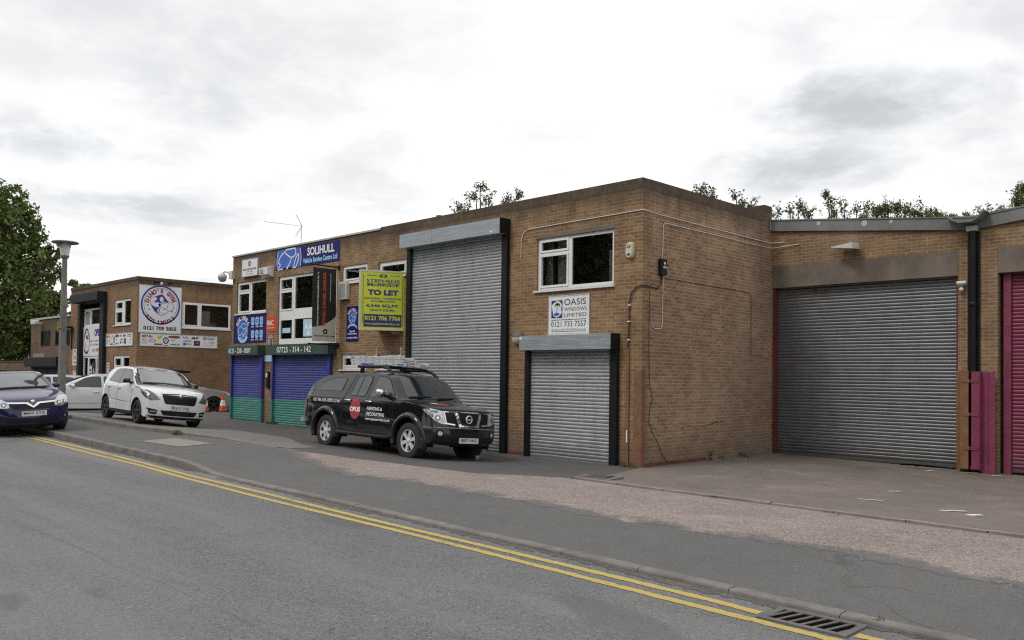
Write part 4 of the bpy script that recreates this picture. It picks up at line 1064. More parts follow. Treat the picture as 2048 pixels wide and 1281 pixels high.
mb = Layer(y); arc_text(mb, "DINO'S GYM", cx, cz, .52, R(164), R(24), .16, mb.fn, bold=.07, wide=1.05); arc_text(mb, 'SOLIHULL', cx, cz, .665, R(222), R(318), .155, mb.fn, bold=.07, inward=True); mb.build('red_lettering', M['letterred'], s)
mb = Layer(y); text(mb, '0121 709 3855', .20, 1.62, .11, .28, mb.fn, bold=.04); mb.build('lettering', M['letterblack'], s)
def sponsor(s, w, h, y, seed):
    r_ = random.Random(3)
    k = w/3.42; K = lambda a: a*k; V = lambda b: b*h/.53
    red = Layer(y); blk = Layer(y); gry = Layer(y); yel = Layer(y); blu = Layer(y)
    def T(mb, t, a, b, c, d, bold=.03, sh=0): text(mb, t, K(a), K(b), V(c), V(d), mb.fn, bold=bold, shear=sh)
    T(red, 'MET-Rx', .06, .55, .36, .47, .05, .25); T(red, 'LABRADA', 1.87, 2.24, .24, .31, .02); red.poly([(K(.60),V(.05)),(K(.95),V(.05)),(K(.95),V(.12)),(K(.60),V(.12))], red.fn)
    ring(red, K(2.84), V(.42), K(.045), K(.09), red.fn, rz=h/.53/k*.8)
    blk.poly([(K(1.46)+K(.27)*math.cos(2*PI*i/28), V(.42)+V(.06)*math.sin(2*PI*i/28)) for i in range(28)], blk.fn)
    T(blk, 'MHP', 2.22, 2.56, .36, .46, .05, .3); T(blk, 'TWINLAB', 1.26, 1.70, .06, .13); T(blk, 'ANIMAL', 1.0, 1.22, .03, .07); T(blk, 'Universal', 2.96, 3.30, .43, .48); T(blk, 'Nutrition', 2.96, 3.28, .36, .41)
    ring(blk, K(1.10), V(.26), K(.085), K(.125), blk.fn, rz=1.35*h/.53/k*.85); stroke(blk, [(K(1.03),V(.14)),(K(1.10),V(.37)),(K(1.17),V(.14))], K(.05), blk.fn)
    blk.poly([(K(2.34),V(.08)),(K(2.62),V(.08)),(K(2.62),V(.30)),(K(2.34),V(.30))], blk.fn); T(gry, 'USN', 2.0, 2.22, .10, .18, .05)
    T(gry, 'PhD', .08, .28, .20, .30); T(gry, 'NUTRITION', .06, .32, .11, .15); T(gry, 'CNP', 3.05, 3.26, .17, .29); T(gry, 'PROFESSIONAL', 3.02, 3.3, .09, .12)
    ring(gry, K(.52), V(.23), K(.10), K(.16), gry.fn, rz=.45); stroke(gry, [(K(2.76),V(.10)),(K(2.86),V(.28)),(K(2.96),V(.12)),(K(2.76),V(.10))], K(.012), gry.fn)
    yel.poly([(K(.70),V(.36)),(K(.82),V(.30)),(K(.95),V(.38)),(K(.90),V(.48)),(K(.74),V(.46))], yel.fn); stroke(blk, [(K(.70),V(.30)),(K(.98),V(.50))], K(.022), blk.fn)
    T(blu, 'Reflex', 1.84, 2.12, .38, .47, .01, .2); T(blu, 'Optimum', 1.30, 1.50, .24, .30); blu.poly([(K(1.86),V(.08)),(K(1.98),V(.08)),(K(1.98),V(.20)),(K(1.86),V(.20))], blu.fn)
    for mb, nm, m in ((red,'red_print','letterred'),(blk,'black_print','letterblack'),(gry,'grey_print','lettergrey'),(yel,'yellow_print','yellowprint'),(blu,'blue_print','royal')): mb.build(nm, M[m], s)
    or_ = Layer(y-.002); or_.poly([(K(2.38),V(.20)),(K(2.50),V(.16)),(K(2.58),V(.22)),(K(2.50),V(.26))], or_.fn); text(or_, 'BSN', K(1.30), K(1.62), V(.39), V(.45), or_.fn, bold=.03); or_.build('orange_print', M['letterorange'], s)
s = sign('sponsor_board', 'long white board of small company logos below the round gym emblem', (-26,.13,2.93), 3.42, .53, 'white', .02, R(90), frame=(.02,'lettergrey')); sponsor(s, 3.42, .53, -.0225, 1)
s = sign('sponsor_board', 'short white board of small company logos between the gym entrance and the corner', (-29.42,0,2.95), 3.05, .55, 'white', .02, 0, frame=(.02,'lettergrey')); sponsor(s, 3.05, .55, -.0225, 2)
s = sign('entrance_panel', 'white printed panel lettered OPEN with oval emblem in the gym entrance', (-32.40,.04,2.54), 2.52, 1.38, 'white', .02, cat='sign')
mb = Layer(-.0225)
def ov(u, v): return (u, -.0225, v)
ring(mb, .45, .70, .345, .385, mb.fn, n=48, rz=1.55); 
mb.poly([(.25,.6),(.35,.95),(.5,1.0),(.65,.8),(.6,.5),(.42,.36)], mb.fn); text(mb, 'OPEN', 1.42, 2.25, .90, 1.24, mb.fn, bold=.06); mb.build('blue_print', M['gymblue'], s)
mb = Layer(-.0245); mb.poly(spline([(.24,.75),(.32,.9),(.44,.8),(.6,.75),(.66,.6),(.5,.4),(.38,.5)], 4, True), mb.fn); mb.build('strongman_figure', M['white'], s)
mb = Layer(-.0225); arc_text(mb, "DINO'S GYM", .45, .70, .27, R(160), R(20), .12, lambda u, v: (u, -.0225, .70+(v-.70)*1.45), bold=.05); arc_text(mb, 'SOLIHULL', .45, .70, .33, R(230), R(310), .10, lambda u, v: (u, -.0225, .70+(v-.70)*1.45), inward=True, bold=.05); text(mb, '0121 709 3855', 1.22, 2.46, .18, .34, mb.fn, bold=.03); mb.build('red_lettering', M['letterred'], s)
mb = Layer(-.0225); text(mb, 'Mon - Fri 7.00am - 9.30pm', .92, 2.46, .62, .74, mb.fn, bold=.01); text(mb, 'Sat - Sun 8.00am - 5.00pm', .92, 2.46, .45, .57, mb.fn, bold=.01); mb.build('small_lettering', M['letterblack'], s)
def little_sign(loc, w, h, label, rows):
    s = sign('small_sign', label, loc, w, h, 'white', .015)
    mb = Layer(-.0175)
    if rows == 'badge':
        ring(mb, w*.5, h*.70, w*.22, w*.32, mb.fn); text(mb, 'DINO\'S GYM', w*.15, w*.85, h*.36, h*.43, mb.fn, bold=.03); text(mb, 'GYM', w*.2, w*.8, h*.12, h*.24, mb.fn, bold=.04)
    else:
        for i in range(rows): text(mb, ('PRIVATE','PARKING','NO','ENTRY','24HR')[i % 5], w*.15, w*.85, h*(.80-.19*i), h*(.92-.19*i), mb.fn, bold=.03)
    mb.build('lettering', M['letterred'], s)
little_sign((-33.72,0,2.10), .62, .78, 'small upright white sign with round badge left of the black entrance frame', 'badge')
little_sign((-33.55,-.02,1.25), .60, .60, 'lower small white sign with round badge left of the gym door', 'badge')
little_sign((-29.26,0,1.55), .30, .66, 'narrow white notice right of the gym entrance', 5)

# ------------------------------------------------------------------ things fixed to the walls
def alarm(name, label, loc, rotz, body, w, h, d, mark=None, group=None, oval=False):
    s = thing(name, label, 'alarm box', loc, rotz, group); mb = MB()
    if oval:
        pts = [(w/2*math.copysign(abs(math.cos(a))**.6, math.cos(a)), h/2*math.copysign(abs(math.sin(a))**.75, math.sin(a))) for a in [2*PI*i/28 for i in range(28)]]
        n = 28; v = [(p[0], -.002, p[1]) for p in pts]+[(p[0], -d*.6, p[1]) for p in pts]+[(p[0]*.82, -d, p[1]*.86) for p in pts]
        mb.add(v, [(k, (k+1) % n, n+(k+1) % n, n+k) for k in range(n)]+[(n+k, n+(k+1) % n, 2*n+(k+1) % n, 2*n+k) for k in range(n)]+[tuple(range(2*n, 3*n))], True)
        mb.build('casing', M[body], s, sharp=40, recalc=True)
    else: mb.bbox(-w/2, w/2, -d, -.002, -h/2, h/2, .012); mb.build('casing', M[body], s)
    return s
s = alarm('alarm_box', 'cream oval alarm box with red emblem beside the right upper window', (-.29,0,4.48), 0, 'cream', .19, .34, .09, oval=True)
mb = Layer(-.0915); text(mb, 'AB', -.06, .05, .04, .10, mb.fn, bold=.05); mb.build('red_print', M['letterred'], s)
mb = Layer(-.0915); mb.poly(ring_pts(0, -.095, .045, 18, .025), mb.fn); mb.build('lens', M['letternavy'], s)
s = alarm('alarm_box', 'white square alarm bell box with grey face above the narrow blue board', (-10.66,0,4.28), 0, 'offwhite', .44, .52, .13)
MB().bbox(-.16,.16,-.137,-.128,-.20,.20,.004).build('face_plate', M['lettergrey'], s)
s = thing('flood_lamp', 'white wall flood lamp between the square box sign and the long blue banner', 'lamp', (-15.10,0,5.10))
mb = MB(); mb.add([(-.28,-.22,-.02),(.28,-.22,-.02),(.28,-.002,-.10),(-.28,-.002,-.10),(-.28,-.24,.20),(.28,-.24,.20),(.28,-.002,.27),(-.28,-.002,.27)], [(0,3,2,1),(4,5,6,7),(0,1,5,4),(1,2,6,5),(2,3,7,6),(3,0,4,7)]); mb.build('casing', M['white'], s)
MB().box(-.2,.0,-.245,-.236,.02,.16).build('lens', M['lettergrey'], s)
s = thing('security_camera', 'white domed security camera on a bent arm at the building edge', 'camera', (-17.62,-.10,5.26))
mb = MB(); mb.box(-.06,.16,-.02,.099,-.14,.14); mb.tube([(0,0,.0),(-.06,-.06,.09),(-.14,-.13,.12),(-.21,-.17,.08),(-.23,-.18,.0)], .03, 8); mb.build('arm', M['offwhite'], s)
mb = MB(); mb.lathe([(.0,.10),(.09,.09),(.15,.02),(.16,-.05),(.15,-.07)], 20, (-.23,-.18,-.03)); mb.build('casing', M['offwhite'], s)
mb = MB(); mb.lathe([(.145,-.07),(.13,-.15),(.08,-.20),(.0,-.22)], 20, (-.23,-.18,-.03)); mb.build('dome', M['lettergrey'], s)
s = thing('intercom', 'small black intercom on the brick pier between the two blue and green shutters', 'intercom', (-15.0,0,1.62))
MB().bbox(-.09,.09,-.07,-.002,-.26,.26,.01).build('casing', M['black'], s); MB().box(-.07,.02,-.073,-.0695,.08,.22).build('plate', M['white'], s)
s = thing('bulkhead_lamp', 'round grey bulkhead lamp at the left end of the low shutter box', 'lamp', (-3.52,0,2.74))
mb = MB(); mb.lathe([(.0,-.13),(.10,-.12),(.155,-.07),(.165,-.002)], 24, (0,0,0), 'y'); mb.build('casing', M['iron'], s)
mb = MB()
v = []; n = 14
for i in range(n+1):
    a = PI+PI*i/n; v += [(.12*math.cos(a), -.125, .13*math.sin(a)), (.168*math.cos(a), -.05, .168*math.sin(a))]
v.append((0,-.135,0)); mb.add(v, [(2*i, 2*i+1, 2*i+3, 2*i+2) for i in range(n)]+[(2*n+2, 2*i, 2*i+2) for i in range(n)], True); mb.build('lens', M['cream'], s)
s = thing('flood_lamp', 'long pale wall lamp on the brickwork above the big dull grey shutter', 'lamp', (2.03,5.43,4.92))
mb = MB(); mb.add([(-.36,-.30,.02),(.18,-.42,-.05),(.22,-.12,-.04),(-.20,-.05,-.02),(-.37,-.30,.05),(.17,-.42,.09),(.22,-.12,.11),(-.20,-.05,.07)], [(0,3,2,1),(4,5,6,7),(0,1,5,4),(1,2,6,5),(2,3,7,6),(3,0,4,7)]); mb.build('casing', M['offwhite'], s, recalc=True)
MB().box(.02,.16,-.12,-.001,-.03,.05).build('bracket', M['black'], s)
s = thing('security_light', 'tiny white sensor lamp between the grey shutter and the downpipe', 'lamp', (4.42,5.43,3.92))
mb = MB(); mb.box(-.04,.04,-.03,-.001,-.05,.05); mb.tube([(-.08,-.12,.02),(.09,-.08,.03)], .045, 10); mb._sph((0,-.07,-.11), .05, 8, (1,1,1), 0); mb.build('casing', M['offwhite'], s)
s = thing('junction_box', 'slim dark grey cable box on the gable wall near the corner', 'junction box', (0,.65,4.17), R(90))
MB().bbox(-.10,.10,-.10,-.002,-.17,.17,.01).build('casing', M['blackmetal'], s)
mb = Layer(-.102); text(mb, 'AFA', -.06, .07, -.03, .02, mb.fn, bold=.03); mb.poly([(-.02,.05),(.03,.05),(.03,.10),(-.02,.10)], mb.fn); mb.build('print', M['letterwhite'], s)
def line(name, label, pts, r_, m, cat='cable', clips=None):
    base = pts[0]; o = thing(name, label, cat, base)
    mb = MB(); mb.tube([tuple(a-b for a, b in zip(p, base)) for p in pts], r_, 7); mb.build('run', M[m], o)
    if clips:
        for p in clips: q = [a-b for a, b in zip(p, base)]; MB().box(q[0]-.025,q[0]+.025,q[1]-.025,q[1]+.025,q[2]-.012,q[2]+.012).build('clip', M['letterwhite'], o)
    return o
line('conduit', 'long pale conduit running round the corner high above the right upper window', [(-3.47,-.018,4.60),(-3.46,-.018,5.02),(-3.40,-.018,5.18),(-3.25,-.018,5.25),(-2.2,-.018,5.265),(-.1,-.018,5.29),(-.02,-.018,5.29),(.018,.02,5.29),(.018,.5,5.27),(.018,5.05,5.245),(.05,5.36,5.245),(.35,5.41,5.25)], .010, 'conduit', 'conduit')
line('conduit', 'pale conduit rising from the dark cable box and running back along the gable', [(.018,.66,4.33),(.018,.69,4.6),(.018,.70,5.03),(.018,.73,5.10),(.018,.82,5.12),(.018,5.08,5.115),(.06,5.38,5.12),(.75,5.41,5.16)], .009, 'conduit', 'conduit')
line('conduit', 'pale conduit hanging below the dark cable box and hooking back towards the corner', [(.018,.71,4.0),(.018,.70,3.4),(.018,.69,2.95),(.018,.66,2.87),(.018,.42,2.865),(.018,.36,2.89),(.018,.32,2.97)], .009, 'conduit', 'conduit')
line('cable', 'thick black cable bending from the cable box round the corner down to the brown batten', [(.03,.66,4.0),(.03,.62,3.82),(.03,.50,3.71),(.03,.25,3.72),(.03,.03,3.735),(-.02,-.03,3.735),(-.14,-.03,3.70),(-.25,-.03,3.58),(-.30,-.03,3.40),(-.31,-.03,2.8),(-.33,-.03,2.44)], .013, 'cable', clips=[(-.30,-.02,3.34),(-.31,-.02,3.0),(-.31,-.02,2.62)])
line('cable', 'thin black cable running along the gable from the cable box then down the far end', [(.012,.76,3.96),(.012,2.4,3.94),(.012,4.3,3.92),(.012,4.4,3.85),(.012,4.41,2.43),(.012,5.0,2.41)], .0055, 'cable')
line('cable', 'thin loose black cable wandering down the gable to the ground', [(.012,.40,3.82),(.012,.26,3.75),(.012,.24,3.4),(.012,.24,2.4),(.014,.27,1.7),(.016,.37,1.42),(.016,.27,1.15),(.016,.26,.92),(.018,.36,.72),(.02,.58,.48),(.02,.72,.24),(.03,.90,.07),(.12,1.2,.03)], .006, 'cable')
# posts and guards
s = thing('corner_guard', 'brown painted steel angle guarding the foot of the building corner', 'guard', (0,0,0))
mb = MB(); mb.box(-.175,.022,-.022,-.0125,-.1,2.0); mb.box(.0125,.022,-.012,.10,-.1,2.0); mb.build('angle', M['rust'], s)
for z in (.2,.7,1.2,1.7): MB()._sph((-.05,-.024,z), .012, 5, (1,.5,1), 0).build('bolt', M['black'], s)
s = thing('batten', 'thin brown painted batten beside the black frame of the low shutter', 'batten', (-.33,0,0)); MB().box(-.04,.035,-.032,-.0135,-.1,2.48).build('board', M['rust'], s)
mb = MB(); mb.box(-.02,.01,-.036,-.0325,.5,.75); mb.build('scrape', M['white'], s)
s = thing('pipe_guard', 'orange brown steel guard plates on the left of the black downpipe', 'guard', (4.5,5.43,0))
mb = MB(); mb.box(-.17,-.055,-.10,-.092,-.1,2.07); mb.box(-.055,-.047,-.25,-.092,-.1,2.07); mb.box(-.045,.115,-.26,-.25,.02,2.08)
mb.build('plate', M['rust'], s)
for z in (1.83,1.13,.42): MB().box(-.02,.14,-.272,-.262,z,z+.07).build('strap', M['rust'], s)
s = thing('pipe_guard', 'magenta steel guard plates on the right of the black downpipe', 'guard', (4.9,5.43,0))
mb = MB(); mb.box(-.23,-.075,-.26,-.25,.02,2.06); mb.box(-.075,-.065,-.25,-.12,.0,2.05); mb.box(-.064,.18,-.125,-.115,-.1,2.05); mb.box(.05,.062,-.14,-.126,-.1,2.05)
mb.build('plate', M['pink'], s)
for z in (1.83,1.13,.42,.02): MB().box(-.24,-.09,-.276,-.262,z,z+.07).build('strap', M['pink'], s)
# spotlights over the gym board, lamps on the far walls
for i, (yy, lab, kind) in enumerate(((.68,'black spotlight over the left half of the big gym board',0),(.97,'little white sensor over the middle of the big gym board',1),(1.28,'black spotlight over the right half of the big gym board',0))):
    s = thing('spotlight' if not kind else 'sensor', lab, 'lamp' if not kind else 'sensor', (-26,yy,5.60), R(90))
    if kind: MB().bbox(-.05,.05,-.10,-.002,-.03,.08,.008).build('casing', M['white'], s)
    else:
        mb = MB(); mb.tube([(0,-.002,.0),(0,-.26,.07)], .018, 6); mb.bbox(-.12,.12,-.38,-.24,.0,.09,.012); mb.build('casing', M['black'], s)
s = thing('wall_lamp', 'dark wall lamp on a long rod at the left end of the gym', 'lamp', (-33.85,0,3.86))
mb = MB(); mb.tube([(.05,-.05,-1.0),(.05,-.05,.05),(-.1,-.2,.12)], .03, 7); mb.add([(-.45,-.5,.06),(.2,-.35,.0),(.2,-.05,.05),(-.4,-.1,.1),(-.45,-.5,.12),(.2,-.35,.08),(.2,-.05,.13),(-.4,-.1,.2)], [(0,3,2,1),(4,5,6,7),(0,1,5,4),(1,2,6,5),(2,3,7,6),(3,0,4,7)]); mb.build('casing', M['black'], s, recalc=True)
s = thing('flood_lamp', 'white flood lamp high on the dark brick annexe', 'lamp', (-38.5,0,4.30))
mb = MB(); mb.bbox(-.42,.42,-.45,-.25,-.08,.14,.04); mb.box(-.06,.06,-.26,-.001,-.05,.05); mb.build('casing', M['offwhite'], s)
# television aerial
s = thing('television_aerial', 'thin television aerial on a mast above the white coping', 'aerial', (-13.75,.35,5.6))
mb = MB(); mb.tube([(0,0,0),(0,0,1.05)], .016, 6); mb.build('mast', M['conduit'], s)
mb = MB(); d = Vector((-.66,-.70,.10)).normalized(); e = Vector((.7,-.66,0)).normalized()
mb.tube([d*-.05+Vector((0,0,1.0)), d*1.2+Vector((0,0,1.0))], .008, 5)
for i in range(9):
    p = d*(.25+.115*i)+Vector((0,0,1.0)); mb.tube([p-e*.10, p+e*.10], .005, 4)
for a in (-.5, .5):
    for k in (-1, 0, 1): 
        c0 = d*-.02+Vector((0,0,1.0)); t_ = Vector((0,0,a*.7))+d*.2; mb.tube([c0+e*.08*k, c0+e*.08*k+t_], .005, 4)
mb.build('antenna', M['conduit'], s)
# short pipe stubs on the parapet
s = thing('roof_vent', 'short dark vent stub on the parapet left of the tall shutter', 'vent', (-7.05,.5,5.5)); MB().lathe([(.09,0),(.09,.62),(.0,.62)], 12).build('pipe', M['black'], s)
s = thing('roof_vent', 'low grey vent stub on the parapet beside the end of the white coping', 'vent', (-9.7,.5,5.5)); MB().lathe([(.10,0),(.10,.52),(.0,.52)], 12).build('pipe', M['lettergrey'], s)
# street lamp
LX, LY = -15.5, -6.15
s = thing('street_lamp', 'weathered concrete street lamp with wide flat hat and clear lantern behind the navy car', 'street lamp', (LX,LY,pav(LX,LY)-.05))
hz = 5.03-pav(LX,LY)+.05
mb = MB(); n = 8; mb.lathe([(.112,0),(.105,1.2),(.098,2.2),(.066,hz-.02),(.066,hz)], 12); mb.build('post', M['concrete_post'], s)
mb = MB(); mb.lathe([(.066,hz-.05),(.10,hz),(.125,hz+.04),(.10,hz+.055)], 20); mb.build('collar', M['concrete_post'], s)
mb = MB(); mb.lathe([(.105,hz+.05),(.165,hz+.40),(.16,hz+.40)], 20); lam = mb.build('lantern', M['offwhite'], s)
t = NT('clear lantern'); t.bsdf((.80,.80,.78), .2, 0, .5); 
for n_ in t.t.nodes:
    if n_.type == 'BSDF_PRINCIPLED': n_.inputs['Transmission Weight'].default_value = .35
lam.data.materials[0] = t.m
mb = MB(); mb.tube([(0,0,hz+.02),(0,0,hz+.12)], .03, 8); mb._sph((0,0,hz+.20), .05, 8, (1,1,1.8), 0); mb.build('bulb', M['white'], s)
mb = MB(); mb.lathe([(.34,hz+.40),(.36,hz+.42),(.33,hz+.445),(.12,hz+.475),(.0,hz+.48)], 28); mb.lathe([(.0,hz+.40),(.34,hz+.40)], 28); mb.build('hat', M['concrete_post'], s)
mb = MB(); mb.box(-.135,-.09,-.10,-.03,2.50,2.80); mb.tube([(-.12,-.07,2.6),(.0,-.10,2.62),(.17,-.10,2.63)], .012, 6); mb.build('tag', M['tagyellow'], s)
# traffic cones
def cone(x, y, label):
    z = fore(x, y); s = thing('traffic_cone', label, 'traffic cone', (x,y,z), 0, 'traffic cones by the silver car')
    MB().bbox(-.20,.20,-.20,.20,0,.035,.01).build('base', M['rubber'], s)
    mb = MB(); mb.lathe([(.15,.035),(.115,.25)], 20); mb.lathe([(.075,.48),(.035,.68),(.03,.70),(.0,.70)], 20); mb.build('body', M['conered'], s)
    mb = MB(); mb.lathe([(.115,.25),(.075,.48)], 20); mb.build('sleeve', M['white'], s); return s
CONES = [(411,822,'orange and white traffic cone half behind the white hatchback'), (445,821,'orange and white traffic cone beside the blue and green shutters')]
cone(-22.55,1.42, CONES[0][2]); cone(-22.4,2.1, CONES[1][2])
# ------------------------------------------------------------------ vehicles
def chaikin(P, it=2):
    for _ in range(it):
        Q = [P[0]]
        for a, b in zip(P, P[1:]):
            if len(a) > 4 and False: continue
            Q.append(tuple(x*.75+y*.25 for x, y in zip(a, b))); Q.append(tuple(x*.25+y*.75 for x, y in zip(a, b)))
        Q.append(P[-1]); P = Q
    return P
class Car:
    """x forward, y left, z up, origin on the ground midway between the axles"""
    def __init__(s, name, label, loc, yaw, sp, group=None, tilt=(0,0)):
        s.sp = sp
        s.root = thing(name, label, sp.get('cat', 'car'), loc, group=group, rot=(tilt[0], tilt[1], yaw))
        s.make_body()
    def W(s, x, z):
        sp = s.sp; w = sp['hw']
        a = max(0, (x-sp['xf0'])/(sp['xf1']-sp['xf0'])); w -= sp['tf']*a**2.4
        a = max(0, (sp['xr0']-x)/(sp['xr0']-sp['xr1'])); w -= sp['tr']*a**2.4
        zb, zr = sp['zb'], sp['zr']
        if z > zb: t_ = (z-zb)/(zr-zb); w -= sp['tumble']*(t_**1.15) + sp.get('shoulder', .015)*min(1, t_*8)
        else:
            t_ = (zb-z)/zb; w -= .035*max(0, t_-.45)**1.5*2
            w += sp.get('waist', .008)*math.sin(PI*min(1, t_*1.6))
        return w
    def make_body(s):
        sp = s.sp
        prof = chaikin([(e[0], e[1], c[0], c[1]) for e, c in sp['profile']], 2)
        s.prof = prof; mb = MB(); nt = 16; p_, q_ = sp.get('pw', 2.2), sp.get('qw', 3.0)
        ts = [math.copysign(abs(-1+2*k/nt)**.75, -1+2*k/nt) for k in range(nt+1)]; v = []
        for ex, ez, cx_, cz_ in prof:
            w = s.W(ex, ez)
            for t_ in ts: v.append((cx_+(ex-cx_)*abs(t_)**p_, t_*w, cz_+(ez-cz_)*abs(t_)**q_))
        m = nt+1
        mb.add(v, [(i*m+k, i*m+k+1, (i+1)*m+k+1, (i+1)*m+k) for i in range(len(prof)-1) for k in range(nt)], True)
        bot = []; zs = sp['sill']; ra = sp['arch_r']; za = sp['arch_z']
        for ax in (sp['xa'], -sp['xa']):
            a0 = math.asin(min(1, max(-1, (zs-za)/ra)))
            n = 18
            for i in range(n+1):
                a = a0+(PI-2*a0)*i/n; bot.append((ax+ra*math.cos(a), za+ra*math.sin(a)))
        E = [(p[0], p[1]) for p in prof]
        pts = E + [(E[-1][0]-.12, zs)] + bot + [(E[0][0]+.1, zs)]
        pts = dedupe(pts)
        for sg in (-1, 1): mb.poly(pts, lambda x, z: (x, sg*s.W(x, z), z), .11, smooth=True)
        s.body = mb.build('body', M[sp['paint']], s.root, sharp=sp.get('sharp', 34), merge=.002, recalc=True)
        me = s.body.data
        s.bvh = BVHTree.FromPolygons([v.co.copy() for v in me.vertices], [list(p.vertices) for p in me.polygons])
        u = MB(); x0, x1 = E[0][0]+.15, E[-1][0]-.15; hw = sp['hw']
        u.box(x0, x1, -hw+.28, hw-.28, zs-.06, zs+.15); u.box(-sp['xa']+ra+.02, sp['xa']-ra-.02, -hw+.06, hw-.06, zs-.03, zs+.1)
        for ax in (sp['xa'], -sp['xa']):
            for sg in (-1, 1):
                n = 14; v = []
                for i in range(n+1):
                    a = -.25+(PI+.5)*i/n
                    for yy in (sg*(hw-.02-sp.get('inset', .0)), sg*(hw-.34)): v.append((ax+(ra+.012)*math.cos(a), yy, za+(ra+.012)*math.sin(a)))
                u.add(v, [(2*i, 2*i+1, 2*i+3, 2*i+2) for i in range(n)]); 
        u.build('underbody', M['plastic'], s.root)
    def cast(s, axis, off):
        def f(u, v):
            if axis == 'R': o, d = (u, -4, v), (0, 1, 0)
            elif axis == 'L': o, d = (u, 4, v), (0, -1, 0)
            elif axis == 'F': o, d = (6, u, v), (-1, 0, 0)
            elif axis == 'B': o, d = (-6, u, v), (1, 0, 0)
            else: o, d = (u, v, 5), (0, 0, -1)
            h, n, i, ds = s.bvh.ray_cast(Vector(o), Vector(d))
            if h is None: return None
            if n.dot(Vector(d)) > 0: n = -n
            return tuple(h + n*off)
        return f
    def decal3(s, name, pts, d, mat, off=.006, step=.04, parent=None):
        """an outline given as points near the body, pressed onto it along direction d (d level)"""
        d = Vector((d[0], d[1], 0)).normalized(); e = Vector((-d.y, d.x, 0))
        P = [(Vector(p).dot(e), p[2]) for p in pts]
        def f(u, v):
            h, n, i, ds = s.bvh.ray_cast(e*u - d*6 + Vector((0,0,v)), d)
            if h is None: return None
            if n.dot(d) > 0: n = -n
            return tuple(h+n*off)
        mb = MB(); mb.poly(dedupe(soft(P, .025)), f, step, smooth=True)
        return mb.build(name, M[mat], parent or s.root)
    def disc3(s, name, c, r_, d, mat, off=.010, parent=None):
        d = Vector((d[0], d[1], 0)).normalized(); e = Vector((-d.y, d.x, 0)); u0 = Vector(c).dot(e)
        def f(u, v):
            h, n, i, ds = s.bvh.ray_cast(e*u - d*6 + Vector((0,0,v)), d)
            if h is None: return None
            if n.dot(d) > 0: n = -n
            return tuple(h+n*off)
        mb = MB(); mb.poly(ring_pts(u0, c[2], r_, 20), f, .05, smooth=True); return mb.build(name, M[mat], parent or s.root)
    def decal(s, name, pts, axis, mat, off=.004, step=.06, parent=None, mb=None, smooth=True):
        own = mb is None; mb = mb or MB()
        mb.poly(dedupe(pts), s.cast(axis, off), step, smooth=smooth)
        if own: return mb.build(name, M[mat], parent or s.root, recalc=False)
    def both(s, name, pts, mat, off=.004, step=.06, parent=None):
        r_ = [s.decal(name, pts, a, mat, off, step, parent) for a in 'RL']; return r_
    def seam(s, mb, pts, axis, w=.012, off=.0025):
        f = s.cast(axis, off); P = [Vector(p) for p in pts]; L = []
        for a, b in zip(P, P[1:]):
            k = max(1, int((b-a).length/.06)); L += [a.lerp(b, j/k) for j in range(k)]
        L.append(P[-1])
        v = []; ok = []
        for i, p in enumerate(L):
            t_ = L[min(i+1, len(L)-1)]-L[max(i-1, 0)]; t_.normalize(); n = Vector((-t_.y, t_.x))*w/2
            a, b = f(p.x+n.x, p.y+n.y), f(p.x-n.x, p.y-n.y); ok.append(a is not None and b is not None); v += [a or (0,0,0), b or (0,0,0)]
        mb.add(v, [(2*i, 2*i+1, 2*i+3, 2*i+2) for i in range(len(L)-1) if ok[i] and ok[i+1]])
    def wheels(s, r, w, rim, spokes, rimmat='alloy', steer=0, y=None, back='plastic', style=0):
        sp = s.sp; y = y or sp['hw']-w/2-.01; first = None
        for ax in (sp['xa'], -sp['xa']):
            for sg in (-1, 1):
                rot = (0, 0, (0 if sg < 0 else PI) + (steer if ax > 0 else 0))
                if first is None:
                    b = MB(); b.lathe([(rim,-w*.40),(rim*.97,-w*.36),(rim*.90,-w*.10),(.0,-w*.06)], 36, (0,0,0), 'y'); hub = first = b.build('wheel', M[back], s.root, recalc=True)
                    t_ = MB()
                    prof = [(rim*.98,-w*.40),(rim*1.02,-w*.47),(r*.86,-w*.5),(r*.955,-w*.46),(r*.99,-w*.38),(r,-w*.2),(r,w*.2),(r*.99,w*.38),(r*.955,w*.46),(r*.86,w*.5),(rim,w*.45)]
                    t_.lathe(prof, 40, (0,0,0), 'y'); t_.build('tyre', M['rubber'], hub, sharp=50, recalc=True)
                    q = MB(); q.lathe([(rim*1.0,-w*.41),(rim*.985,-w*.455),(rim*.93,-w*.45),(rim*.90,-w*.36)], 36, (0,0,0), 'y')
                    for k in range(spokes):
                        a = 2*PI*k/spokes+.3; c_, s_ = math.cos(a), math.sin(a); w0, w1 = rim*.16, rim*(.20 if style == 0 else .26)
                        P = []
                        for rr, ww, yy in ((rim*.12,w0,-w*.40),(rim*.55,w0*.9,-w*.42),(rim*.95,w1,-w*.41)):
                            for sx in (-1, 1): P.append((rr*c_-sx*ww*s_, yy, rr*s_+sx*ww*c_))
                            for sx in (1, -1): P.append((rr*c_-sx*ww*1.15*s_, yy+w*.12, rr*s_+sx*ww*1.15*c_))
                        q.add(P, [(j*4+m, (j+1)*4+m, (j+1)*4+(m+1) % 4, j*4+(m+1) % 4) for j in range(2) for m in range(4)])
                    q.lathe([(rim*.24,-w*.36),(rim*.22,-w*.44),(rim*.14,-w*.47),(.0,-w*.47)], 20, (0,0,0), 'y')
                    q.build('rim', M[rimmat], hub, sharp=35, recalc=True)
                else: hub = copy_tree(first, s.root)
                hub.location = (ax, sg*y, r); hub.rotation_euler = rot
